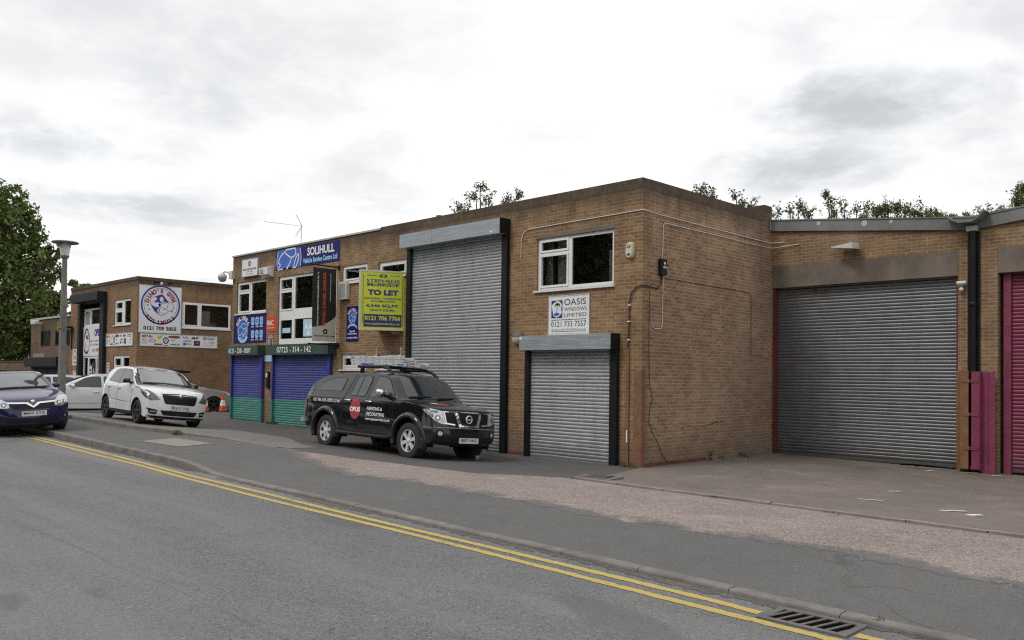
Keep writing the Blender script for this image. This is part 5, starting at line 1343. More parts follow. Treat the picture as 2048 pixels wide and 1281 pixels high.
    def plate(s, txt, y, z, w=.52, h=.111, mat='plate', off=.008, axis='F', lean=0):
        f = s.cast(axis, 0); ps = [f(y+a, z+b) for a in (-w/2, -w/4, 0, w/4, w/2) for b in (-h/2, 0, h/2)]; ps = [p for p in ps if p]
        x = max(p[0] for p in ps)+off if axis == 'F' else min(p[0] for p in ps)-off
        mb = MB(); sg = 1 if axis == 'F' else -1; mb.box(x-.012*sg, x, y-w/2, y+w/2, z-h/2, z+h/2); p = mb.build('number_plate', M[mat], s.root)
        mb = MB(); text(mb, txt, y-w*.43, y+w*.43, z-h*.32, z+h*.32, lambda u, v: (x+.0025*sg, u if sg > 0 else 2*y-u, v), bold=.012); mb.build('lettering', M['letterblack'], p)
    def mirror(s, x, z, mat, size=(.20,.24,.17), out=.02, stalk='plastic', both=True):
        for sg in ((-1, 1) if both else (-1,)):
            w = s.W(x, z); y = sg*(w+out+size[1]/2); mb = MB()
            bm = bmesh.new(); bmesh.ops.create_cube(bm, size=1)
            for v in bm.verts:
                k = 1 if v.co.x < 0 else .62
                v.co = (v.co.x*size[0]*.6, v.co.y*size[1]*k, v.co.z*size[2]*k)
            bmesh.ops.subdivide_edges(bm, edges=bm.edges[:], cuts=2, use_grid_fill=True); 
            for v in bm.verts:
                n = Vector((v.co.x/(size[0]*.3), v.co.y/(size[1]*.5), v.co.z/(size[2]*.5)))
                l = max(1e-6, n.length); g = max(abs(n.x), abs(n.y), abs(n.z))
                v.co *= (1-.5*(1-g/l)) if l > 1 else 1
            bmesh.ops.smooth_vert(bm, verts=bm.verts[:], factor=.4, use_axis_x=True, use_axis_y=True, use_axis_z=True)
            for v in bm.verts: v.co += Vector((x, y, z))
            mb.take(bm, True); m_ = mb.build('door_mirror', M[mat], s.root)
            st = MB(); st.tube([(x+.02, sg*(w-.02), z-size[2]*.35), (x, y-sg*size[1]*.3, z-size[2]*.28)], .03, 8); st.build('stalk', M[stalk], m_)

def rrect(x0, x1, z0, z1, r_=.03, n=4):
    out = []
    for cx_, cz_, a0 in ((x1-r_,z1-r_,0),(x0+r_,z1-r_,PI/2),(x0+r_,z0+r_,PI),(x1-r_,z0+r_,1.5*PI)):
        out += [(cx_+r_*math.cos(a0+PI/2*i/n), cz_+r_*math.sin(a0+PI/2*i/n)) for i in range(n+1)]
    return out
def soft(pts, r_=.05, n=3):
    """round the corners of an outline"""
    P = [Vector(p) for p in pts]; out = []; m = len(P)
    for i in range(m):
        a, b, c = P[i-1], P[i], P[(i+1) % m]; d0 = min(r_, (a-b).length*.45); d1 = min(r_, (c-b).length*.45)
        p0 = b+(a-b).normalized()*d0; p1 = b+(c-b).normalized()*d1
        for k in range(n+1):
            t_ = k/n; out.append(tuple((1-t_)**2*p0+2*t_*(1-t_)*b+t_*t_*p1))
    return out
def inset(pts, d):
    """shrink an outline towards its middle"""
    cx_ = sum(p[0] for p in pts)/len(pts); cz_ = sum(p[1] for p in pts)/len(pts); out = []
    for x, z in pts:
        l = math.hypot(x-cx_, z-cz_); out.append((cx_+(x-cx_)*(1-d/l), cz_+(z-cz_)*(1-d/l)))
    return out

# ---- the black pick-up
P = lambda ex, ez, cx_, cz_: ((ex, ez), (cx_, cz_))
sp = dict(cat='pick-up truck', paint='p_black', hw=.905, xf0=1.75, xf1=2.52, tf=.13, xr0=-2.2, xr1=-2.62, tr=.05, zb=1.17, zr=1.80, tumble=.155, shoulder=.02, sill=.44, arch_r=.455, arch_z=.40, xa=1.6, pw=2.4, qw=3.2,
  profile=[P(-2.50,.46,-2.54,.46), P(-2.57,.62,-2.62,.62), P(-2.58,.95,-2.63,.95), P(-2.565,1.12,-2.62,1.13), P(-2.50,1.32,-2.60,1.34), P(-2.36,1.49,-2.48,1.52), P(-2.08,1.63,-2.15,1.67), P(-1.60,1.72,-1.62,1.775), P(-1.0,1.755,-1.0,1.81),
           P(-.6,1.765,-.6,1.82), P(0,1.775,0,1.83), P(.45,1.755,.45,1.82), P(.66,1.715,.72,1.785), P(.80,1.62,.88,1.68), P(1.18,1.235,1.38,1.235), P(1.30,1.185,1.48,1.20), P(1.75,1.145,1.85,1.165), P(2.15,1.09,2.28,1.11), P(2.28,1.03,2.39,1.06), P(2.315,.95,2.44,.98),
           P(2.33,.80,2.46,.80), P(2.35,.72,2.49,.72), P(2.36,.52,2.51,.50), P(2.32,.42,2.46,.40), P(2.20,.38,2.36,.34)])
NX, NY = -5.11, -2.345
pk = Car('pickup_truck', 'black double cab pick-up with fastback canopy, painted lettering and ladders on its roof bars', (NX, NY, .050), R(-1.5), sp, tilt=(R(-3.9), R(.6)))
pk.wheels(.383, .265, .235, 6, 'alloy', steer=R(2), style=0)
# glass with black surrounds
fd = [(1.06,1.255),(.75,1.61),(.60,1.69),(.25,1.705),(.10,1.225)]
rd = [(-.06,1.225),(.06,1.66),(-.06,1.705),(-.42,1.705),(-.52,1.65),(-.65,1.235)]
cw = [(-1.04,1.32),(-.95,1.645),(-1.50,1.635),(-1.95,1.485),(-2.24,1.32)]
for pts in (fd, rd, cw):
    for w_ in pk.both('window_seal', soft(pts, .07), 'plastic', .004): 
        pass
for pts in (fd, rd, cw): pk.both('side_window', soft(inset(pts, .022), .06), 'carglass', .008)
for a in 'RL': mb = MB(); pk.seam(mb, [(-.40,1.24),(-.29,1.70)], a, .025, .011); mb.build('window_bar', M['plastic'], pk.root)
pk.decal('windscreen', soft([(-.70,1.27),(.70,1.27),(.62,1.70),(-.62,1.70)], .06), 'F', 'carglass', .006, .08)
for y0, y1 in ((-.66,-.05),(.02,.66)): mb = MB(); pk.seam(mb, [(y0,1.275),(y1-.05,1.315)], 'F', .022, .022); mb.build('wiper', M['plastic'], pk.root)
sm_ = MB()
for a in 'RL':
    pk.seam(sm_, [(1.03,1.24),(1.04,1.1),(1.06,.9),(1.02,.5)], a, .011); pk.seam(sm_, [(.05,1.7),(.06,1.2),(-.03,1.0),(-.03,.5)], a, .011); pk.seam(sm_, [(-.55,1.70),(-.68,1.35),(-.86,1.17),(-.90,.98)], a, .011)
    pk.seam(sm_, [(-.60,1.775),(-.74,1.5),(-.90,1.18),(-.90,.5)], a, .03); pk.seam(sm_, [(-2.55,1.155),(-.92,1.165)], a, .016); pk.seam(sm_, [(.99,.62),(-.88,.64)], a, .012)
    pk.seam(sm_, [(1.14,1.21),(1.75,1.13),(2.26,1.06)], a, .009)
sm_.build('panel_gap', M['black'], pk.root)
# wheel arch flares
for ax in (1.6, -1.6):
    for sg, nm in ((-1, 'R'), (1, 'L')):
        mb = MB(); n = 26; v = []
        for i in range(n+1):
            a = -.28+(PI+.50)*i/n
            if ax < 0: a = -.22+(PI+.50)*i/n
            for rr, dy in ((.445,-.09),(.447,.012),(.452,.045),(.475,.062),(.53,.052),(.565,.018),(.575,-.03)):
                x = ax+rr*math.cos(a); z = .40+rr*math.sin(a)
                yb = pk.W(max(-2.55, min(2.3, x)), min(1.1, z)) if True else 0
                v.append((x, sg*(min(.93, max(.86, yb))+dy), z))
        mb.add(v, [(i*7+k, (i+1)*7+k, (i+1)*7+k+1, i*7+k+1) for i in range(n) for k in range(6)], True)
        mb.build('wheel_arch', M['p_black'], pk.root, sharp=60, recalc=True)
        if True:
            MB().box(ax-.50, ax-.485, sg*.66, sg*.92, .24, .56).build('mudflap', M['rubber'], pk.root)
for sg in (-1, 1):
    mb = MB(); mb.tube([(1.02,sg*.86,.46),(.98,sg*.955,.405),(.85,sg*.965,.40),(-.85,sg*.965,.40),(-.98,sg*.955,.405),(-1.02,sg*.86,.46)], .042, 10)
    for x in (.6,-.1,-.75): mb.tube([(x,sg*.95,.40),(x,sg*.7,.47)], .02, 6)
    mb.build('side_step', M['blackmetal'], pk.root)
pk.mirror(.74, 1.335, 'chrome', (.26,.27,.20), .035)
for x in (-.70, .13):
    for sg in (-1, 1):
        w_ = pk.W(x, 1.14); mb = MB(); mb.tube([(x-.11,sg*(w_+.005),1.135),(x-.09,sg*(w_+.035),1.135),(x+.09,sg*(w_+.035),1.13),(x+.11,sg*(w_+.005),1.13)], .016, 7); mb.build('door_handle', M['chrome'], pk.root)
# lettering on the doors
f = pk.cast('R', .004)
mb = MB(); mb.poly(ring_pts(-.38, .955, .205, 40, .235), f, .06); em = mb.build('round_emblem', M['letterred'], pk.root)
f2 = pk.cast('R', .0075); mb = MB(); text(mb, 'OPUS', -.585, -.175, .89, .995, f2, bold=.05); mb.build('emblem_lettering', M['letterwhite'], em)
mb = MB(); text(mb, 'PAINTING &', .09, .66, .945, 1.02, f, bold=.02); text(mb, 'DECORATING', .07, .75, .825, .90, f, bold=.02); text(mb, 'www.opusservices.co.uk', .05, .96, .715, .785, f, bold=.025)
text(mb, '0121 706 3125 / 07921 312 461', -2.19, -1.02, 1.06, 1.135, f, bold=.015, shear=.1); mb.build('lettering', M['letterwhite'], pk.root)
# front: grille, lamps, bumper, plate, bonnet sticker
pk.decal('grille', soft([(-.60,1.02),(.60,1.02),(.52,.74),(-.52,.74)], .05), 'F', 'black', .004, .05)
mb = MB()
for k in range(13):
    y0 = -.56+.09*k; pk.seam(mb, [(y0,1.0),(y0+.12*(1 if y0 < .4 else .3),.77)], 'F', .008, .007); pk.seam(mb, [(min(.57,y0+.1),1.0),(y0-.02 if y0 > -.5 else y0,.77)], 'F', .008, .007)
mb.build('grille_mesh', M['plastic'], pk.root)
for sg in (-1, 1):
    mb = MB(); pk.seam(mb, [(sg*.335,1.03),(sg*.225,.735)], 'F', .075, .016); pk.seam(mb, [(sg*.235,.755),(0,.752)], 'F', .03, .014); pk.seam(mb, [(sg*.60,.80),(sg*.36,.775)], 'F', .028, .014); pk.seam(mb, [(sg*.605,1.02),(sg*.555,.78)], 'F', .026, .014); pk.seam(mb, [(sg*.61,1.025),(0,1.035)], 'F', .02, .014)
    mb.build('chrome_bar', M['chrome'], pk.root)
c0 = pk.cast('F', .02)(0, .895)
mb = MB(); mb.lathe([(.075+.016*math.cos(k*PI/5), .016*math.sin(k*PI/5)) for k in range(11)], 28, (c0[0],0,.895), 'x'); mb.bbox(c0[0]-.006,c0[0]+.010,-.095,.095,.878,.912,.005); mb.build('badge', M['alu'], pk.root)
for sg, a in ((-1, 'R'), (1, 'L')):
    dd = (-1, -sg*.8)
    hl = pk.decal3('headlight', [(2.36,sg*.60,1.03),(2.44,sg*.575,.775),(2.38,sg*.66,.785),(2.28,sg*.75,.845),(2.0,sg*.88,1.06),(2.18,sg*.80,1.075)], dd, 'lens')
    pk.disc3('reflector', (2.30,sg*.70,.90), .058, dd, 'lens_dark', .010, hl); pk.disc3('bulb', (2.30,sg*.70,.90), .028, dd, 'chrome', .014, hl)
    pk.decal3('indicator', [(2.30,sg*.70,1.035),(2.20,sg*.78,1.045),(2.16,sg*.80,1.01),(2.30,sg*.70,.995)], dd, 'lens_dark', .010, .04, hl)
    mb = MB(); mb.poly(ring_pts(sg*.70,.585,.085,24), pk.cast('F', .004), .06); fg = mb.build('fog_light', M['plastic'], pk.root)
    mb = MB(); mb.poly(ring_pts(sg*.695,.59,.048,20), pk.cast('F', .012), .06); mb.build('lens', M['lens'], fg)
    mb = MB(); mb.poly(soft([(-2.585,1.12),(-2.50,1.12),(-2.47,.82),(-2.57,.78)], .03), pk.cast(a, .012), .05); mb.poly(soft([(sg*.74,1.12),(sg*.86,1.12),(sg*.86,.79),(sg*.76,.79)], .03), pk.cast('B', .012), .06); mb.build('tail_light', M['redlens'], pk.root)
pk.decal('bumper_grille', soft([(-.42,.62),(.42,.62),(.38,.54),(-.38,.54)], .03), 'F', 'plastic', .004, .06)
pk.decal('bumper_trim', soft([(-.80,.53),(-.36,.535),(-.34,.56),(.34,.56),(.36,.535),(.80,.53),(.76,.42),(-.76,.42)], .02), 'F', 'plastic', .003, .06)
mb = MB(); 
for a in 'RL': pk.seam(mb, [(2.36,.705),(2.05,.70)], a, .012)
pk.seam(mb, [(-.84,.712),(.84,.712)], 'F', .012); mb.build('bumper_seam', M['lettergrey'], pk.root)
pk.plate('BJ07 ARZ', .0, .465, off=.012)
mb = MB(); mb.tube([(-2.58,-.93,.60),(-2.68,-.86,.60),(-2.72,-.7,.60),(-2.72,.7,.60),(-2.68,.86,.60),(-2.58,.93,.60)], .06, 10); mb.build('rear_bumper', M['chrome'], pk.root)
mb = MB(); mb.poly(soft([(1.62,-.42),(1.90,-.40),(1.95,-.05),(1.60,.02)], .03), pk.cast('T', .004), .06); st = mb.build('bonnet_sticker', M['letterred'], pk.root)
mb = MB(); mb.poly([(1.62,-.40),(1.72,-.40),(1.72,-.25),(1.62,-.22)], pk.cast('T', .007), .06); mb.build('sticker_print', M['letterwhite'], st)
# roof bars
for sg in (-1, 1):
    y = sg*.60; mb = MB()
    mb.tube([(-.84,y,1.92),(.10,y,1.925),(.30,y,1.90),(.46,y*1.03,1.83),(.56,y*1.06,1.755)], [.036,.036,.036,.034,.028], 10)
    mb.tube([(-.70,y,1.78),(-.66,y,1.91)], .05, 10); mb.build('roof_rail', M['blackmetal'], pk.root)
for x in (-.62, .16): mb = MB(); mb.tube([(x,-.62,1.945),(x,.62,1.945)], .022, 8); mb.build('roof_bar', M['blackmetal'], pk.root)

# ---- ladders lying on the roof bars (things of their own)
def ladder(label, L, W_, at, yaw, pitch, beam=(.03,.07), step=.26, blue=None):
    o = thing('ladder', label, 'ladder', at, group='ladders on the pick-up roof', rot=(R(-3.9), pitch, yaw))
    for sg in (-1, 1): MB().bbox(-L/2, L/2, sg*W_/2-beam[0]/2, sg*W_/2+beam[0]/2, 0, beam[1], .004).build('rail', M['alu'], o)
    x = -L/2+.14
    while x < L/2-.05: MB().tube([(x,-W_/2,beam[1]/2),(x,W_/2,beam[1]/2)], .016, 7).build('rung', M['alu'], o); x += step
    h = MB(); x = -L/2+.14
    while x < L/2-.05: h.poly(ring_pts(x, beam[1]*.5, .014, 8), lambda u, v: (u, -W_/2-beam[0]/2-.0015, v)); x += step
    h.build('rung_end', M['black'], o)
    if blue:
        b = MB()
        for a, c in blue: b.box(a, c, -W_/2-beam[0]/2-.002, -W_/2-beam[0]/2-.0005, beam[1]*.25, beam[1]*.75)
        b.build('label_strip', M['royal'], o)
    return o
zb_ = .055+1.97
c0 = Vector((NX-.70, NY+.12, zb_))
ladder('lowest aluminium ladder on the pick-up roof bars with blue label strips', 2.15, .40, c0+Vector((.10,0,.0)), R(-.6), R(.9), blue=[(-.65,-.15),(.75,1.0)])
ladder('middle aluminium ladder stacked on the pick-up roof', 2.05, .38, c0+Vector((.0,.01,.076)), R(-.6), R(.9))
ladder('topmost aluminium ladder stacked on the pick-up roof', 2.0, .36, c0+Vector((-.02,.0,.152)), R(-.8), R(.9), blue=[(-.98,-.9)])
ladder('short folded step ladder poking forward beyond the other ladders on the pick-up', 1.05, .34, c0+Vector((.52,.36,.02)), R(4), R(.9))
o = thing('roof_clamp', 'two bright threaded clamp rods standing up from the ladders on the pick-up', 'clamp', c0+Vector((-.38,.1,.15)))
for x in (0, .95):
    mb = MB(); mb.tube([(x,0,-.02),(x,0,.30)], .012, 6); mb._sph((x+.09,-.1,.08), .03, 6, (1,1,1), 0); mb.tube([(x-.45,-.05,.09),(x+.12,-.05,.09)], .012, 6); mb.build('rod', M['alu'], o)

# ---- generic details shared by the cars
def glazing(c, side, screen, rear, roofz=None, seal='plastic'):
    for pts in side:
        c.both('window_seal', soft(pts, .05), seal, .003); c.both('side_window', soft(inset(pts, .018), .045), 'carglass', .006)
    if screen: c.decal('windscreen_seal', soft(screen, .06), 'F', seal, .003, .08); c.decal('windscreen', soft(inset(screen, .03), .06), 'F', 'screen', .006, .08)
    if rear: c.decal('rear_window', soft(rear, .06), 'B', 'carglass', .005, .08)
def seams(c, lines):
    mb = MB()
    for L in lines:
        for a in 'RL': c.seam(mb, L, a, .010)
    mb.build('panel_gap', M['black'], c.root)
def handles(c, xz, mat):
    for x, z in xz:
        for sg in (-1, 1):
            w_ = c.W(x, z); mb = MB(); mb.tube([(x-.09,sg*(w_+.0),z),(x-.07,sg*(w_+.03),z),(x+.07,sg*(w_+.03),z),(x+.09,sg*(w_+.0),z)], .015, 7); mb.build('door_handle', M[mat], c.root)
# ---- white hatchback
sp = dict(paint='p_white', hw=.818, xf0=1.30, xf1=2.06, tf=.17, xr0=-1.3, xr1=-1.92, tr=.17, zb=.97, zr=1.47, tumble=.165, shoulder=.012, sill=.24, arch_r=.345, arch_z=.31, xa=1.227, pw=2.3, qw=3.0,
  profile=[P(-1.80,.26,-1.86,.24), P(-1.86,.42,-1.92,.42), P(-1.85,.62,-1.93,.62), P(-1.83,.85,-1.92,.88), P(-1.78,1.0,-1.88,1.02), P(-1.58,1.20,-1.74,1.25), P(-1.36,1.35,-1.58,1.42), P(-1.12,1.42,-1.30,1.48), P(-.7,1.45,-.8,1.51), P(-.2,1.455,-.2,1.51),
           P(.12,1.425,.18,1.485), P(.34,1.35,.44,1.41), P(.90,1.02,1.10,1.03), P(1.0,.975,1.22,.995), P(1.35,.93,1.5,.955), P(1.68,.85,1.86,.88), P(1.80,.78,1.98,.80), P(1.83,.70,2.03,.72), P(1.84,.52,2.06,.52), P(1.85,.40,2.07,.38), P(1.82,.26,2.05,.24), P(1.72,.20,1.95,.17)])
SX, SY = -13.07, -4.67
hb = Car('hatchback_car', 'white hatchback with black roof pillars and black wheels parked on the forecourt', (SX, SY, .452), R(-2.6), sp, tilt=(R(-5.4), R(.93)))
hb.wheels(.305, .205, .215, 5, 'darkalloy', style=1)
glazing(hb, [[(.66,1.02),(.28,1.33),(.14,1.385),(-.26,1.40),(-.30,.995)], [(-.36,.995),(-.33,1.40),(-.78,1.385),(-.98,1.33),(-1.22,1.04)]], [(-.70,1.03),(.70,1.03),(.60,1.42),(-.60,1.42)], [(-.55,1.1),(.55,1.1),(.5,1.4),(-.5,1.4)])
for a in 'RL': 
    hb.decal('roof_pillar', [(.82,.985),(.66,1.015),(.26,1.34),(.13,1.395),(.18,1.42),(.36,1.335)], a, 'p_gloss', .005, .05)
    hb.decal('roof_pillar', [(-.36,.99),(-.30,.99),(-.26,1.405),(-.33,1.405)], a, 'p_gloss', .005, .05)
hb.decal('screen_surround', [(-.785,.985),(.785,.985),(.68,1.44),(-.68,1.44)], 'F', 'p_gloss', .0018, .07)
hb.decal('roof_skin', soft([(-1.2,-.56),(-1.2,.56),(.18,.62),(.30,.45),(.34,0),(.30,-.45),(.18,-.62)], .05), 'T', 'p_gloss', .004, .1)
seams(hb, [[(.78,.97),(.80,.8),(.80,.36),(.72,.29)], [(-.33,.98),(-.30,.7),(-.30,.29)], [(-1.2,.98),(-.98,.70),(-.86,.60)], [(.80,.52),(-.84,.56)], [(.95,.955),(1.35,.90),(1.70,.80)]])
handles(hb, [(-.18,.87),(-1.0,.89)], 'p_white')
hb.mirror(.60, 1.075, 'p_gloss', (.20,.22,.16), .02)
hb.decal('grille', soft([(-.46,.79),(.46,.79),(.38,.56),(-.38,.56)], .05), 'F', 'black', .004, .05)
mb = MB()
for k in range(19): y = -.40+.8*k/18; hb.seam(mb, [(y,.765),(y*.9,.585)], 'F', .009, .012)
mb.build('grille_bars', M['plastic'], hb.root)
mb = MB(); hb.seam(mb, [(-.46,.80),(0,.825),(.46,.80)], 'F', .018, .01); mb.build('grille_rim', M['plastic'], hb.root)
c1 = hb.cast('F', .015)(0, .775); mb = MB(); mb.lathe([(.0,.02),(.045,.018),(.058,.0)], 20, c1, 'x'); mb.build('badge', M['chrome'], hb.root)
hb.decal('lower_grille', soft([(-.48,.40),(.48,.40),(.40,.275),(-.40,.275)], .04), 'F', 'plastic', .004, .05)
hb.decal('lip', soft([(-.72,.25),(.72,.25),(.64,.19),(-.64,.19)], .02), 'F', 'plastic', .004, .06)
for sg, a in ((-1, 'R'), (1, 'L')):
    dd = (-1, -sg*.9)
    hl = hb.decal3('headlight', [(1.90,sg*.43,.66),(1.80,sg*.55,.80),(1.65,sg*.68,.875),(1.42,sg*.80,.90),(1.45,sg*.80,.80),(1.62,sg*.74,.70),(1.80,sg*.62,.63)], dd, 'lens_dark')
    hb.disc3('reflector', (1.70,sg*.68,.765), .050, dd, 'lens', .010, hl); hb.disc3('bulb', (1.70,sg*.68,.765), .022, dd, 'chrome', .014, hl)
    mb = MB(); mb.poly(soft([(sg*.53,.40),(sg*.55,.28),(sg*.70,.30),(sg*.77,.44)], .03), hb.cast('F', .004), .05); fg = mb.build('fog_light', M['plastic'], hb.root)
    mb = MB()
    for k in range(3): mb.poly(ring_pts(sg*(.58+.045*k),.355,.022,12), hb.cast('F', .009), .05)
    mb.build('lens', M['lens'], fg)
    mb = MB(); n = 22; v = []
    for ax in (1.227, -1.227):
        o_ = len(v)
        for i in range(n+1):
            t_ = -.2+(PI+.4)*i/n
            for rr, dy in ((.335,-.05),(.337,.008),(.365,.008),(.372,-.012)): v.append((ax+rr*math.cos(t_), sg*(hb.W(max(-1.8, min(1.75, ax+rr*math.cos(t_))), .31+rr*math.sin(t_))+dy), .31+rr*math.sin(t_)))
    mb.add(v, [(b*(n+1)*4+i*4+k, b*(n+1)*4+(i+1)*4+k, b*(n+1)*4+(i+1)*4+k+1, b*(n+1)*4+i*4+k+1) for b in range(2) for i in range(n) for k in range(3)], True); mb.build('wheel_arch', M['plastic'], hb.root, recalc=True)
hb.both('sill', [(.85,.30),(-.85,.30),(-.85,.245),(.85,.245)], 'plastic', .005)
hb.plate('BG13 VSE', 0, .485, off=.012)
mb = MB(); hb.seam(mb, [(-.62,1.05),(-.1,1.075),(-.05,1.08)], 'F', .022, .02); hb.seam(mb, [(-.05,1.075),(.62,1.06)], 'F', .022, .02); mb.build('wiper', M['plastic'], hb.root)
mb = MB(); mb.box(.78,.82,-.82,-.815,.60,.66); 
mb = MB(); f = hb.cast('R', .004); mb.poly([(.84,.86),(.875,.86),(.875,.83),(.84,.83)], f); mb.poly([(.85,.81),(.875,.81),(.87,.78),(.85,.78)], f); mb.build('side_mark', M['black'], hb.root)

# ---- navy hatchback
sp = dict(paint='p_navy', hw=.872, xf0=1.35, xf1=2.18, tf=.20, xr0=-1.4, xr1=-2.05, tr=.14, zb=.93, zr=1.40, tumble=.15, shoulder=.015, sill=.22, arch_r=.345, arch_z=.315, xa=1.307, pw=2.2, qw=3.0,
  profile=[P(-1.95,.26,-2.02,.26), P(-2.0,.6,-2.08,.6), P(-1.96,.95,-2.05,.98), P(-1.75,1.22,-1.85,1.27), P(-1.3,1.36,-1.35,1.41), P(-.7,1.395,-.7,1.435), P(-.2,1.385,-.15,1.43), P(.12,1.32,.22,1.375), P(.75,1.0,1.0,1.02), P(.95,.945,1.18,.965), P(1.35,.885,1.5,.92), P(1.70,.80,1.92,.84),
           P(1.85,.72,2.08,.75), P(1.88,.62,2.14,.62), P(1.90,.48,2.18,.48), P(1.90,.36,2.19,.34), P(1.86,.25,2.15,.23), P(1.75,.19,2.05,.165)])
nv_ = Car('hatchback_car', 'navy blue hatchback with V shaped chrome grille bar parked half on the pavement', (-13.46, -7.95, .375), R(-1.5), sp, tilt=(R(3.0), R(1.0)))
nv_.wheels(.315, .205, .20, 5, 'alloy')
glazing(nv_, [[(.50,1.0),(.05,1.30),(-.25,1.345),(-.55,1.35),(-.62,.985)], [(-.70,.985),(-.64,1.35),(-1.2,1.32),(-1.65,1.12)]], [(-.74,1.02),(.74,1.02),(.60,1.375),(-.60,1.375)], [(-.55,1.05),(.55,1.05),(.5,1.3),(-.5,1.3)])
seams(nv_, [[(.62,.95),(.66,.7),(.62,.28)], [(-.66,.95),(-.62,.28)], [(.9,.93),(1.35,.865),(1.75,.76)]])
handles(nv_, [(-.45,.82)], 'p_navy'); nv_.mirror(.42, 1.045, 'p_navy', (.20,.23,.15), .02)
nv_.decal('grille', soft([(-.50,.735),(.50,.735),(.40,.60),(-.40,.60)], .03), 'F', 'black', .004, .05)
mb = MB(); nv_.seam(mb, [(-.52,.745),(-.14,.73),(0,.64),(.14,.73),(.52,.745)], 'F', .034, .016); nv_.seam(mb, [(-.12,.735),(0,.645),(.12,.735)], 'F', .04, .016); mb.build('chrome_bar', M['chrome'], nv_.root)
c1 = nv_.cast('F', .03)(0, .735); mb = MB(); mb.lathe([(.0,.016),(.045,.014),(.055,.0)], 20, c1, 'x'); mb.build('badge', M['chrome'], nv_.root)
nv_.decal('lower_grille', soft([(-.62,.47),(-.45,.40),(.45,.40),(.62,.47),(.5,.285),(-.5,.285)], .04), 'F', 'plastic', .004, .05)
nv_.decal('lip', soft([(-.78,.245),(.78,.245),(.66,.18),(-.66,.18)], .02), 'F', 'plastic', .004, .06)
for sg, a in ((-1, 'R'), (1, 'L')):
    dd = (-1, -sg*.5)
    hl = nv_.decal3('headlight', [(2.06,sg*.50,.745),(2.10,sg*.50,.635),(2.0,sg*.66,.635),(1.82,sg*.80,.69),(1.5,sg*.87,.86),(1.70,sg*.72,.86),(1.88,sg*.60,.82)], dd, 'lens')
    for c_ in ((2.0,sg*.58,.705),(1.88,sg*.71,.72)): nv_.disc3('reflector', c_, .05, dd, 'lens_dark', .010, hl); nv_.disc3('bulb', c_, .024, dd, 'chrome', .014, hl)
    mb = MB(); mb.poly(soft([(sg*.58,.42),(sg*.62,.34),(sg*.78,.38),(sg*.80,.45)], .02), nv_.cast('F', .004), .05); fg = mb.build('fog_light', M['plastic'], nv_.root); mb = MB(); mb.poly(ring_pts(sg*.70,.40,.028,14), nv_.cast('F', .009), .05); mb.build('lens', M['lens'], fg)
nv_.plate('MJ07 STZ', 0, .50, off=.012)
mb = MB(); nv_.seam(mb, [(-.66,1.03),(.0,1.05)], 'F', .022, .02); nv_.seam(mb, [(.0,1.045),(.66,1.04)], 'F', .022, .02); mb.build('wiper', M['plastic'], nv_.root)
mb = MB(); mb.poly(soft([(.16,1.19),(.30,1.20),(.48,1.17),(.50,1.12),(.40,1.085),(.27,1.11)], .03), nv_.cast('F', .009), .05); nv_.seam(mb, [(.40,1.17),(.62,1.30)], 'F', .025, .009); mb.build('screen_mirror', M['black'], nv_.root)

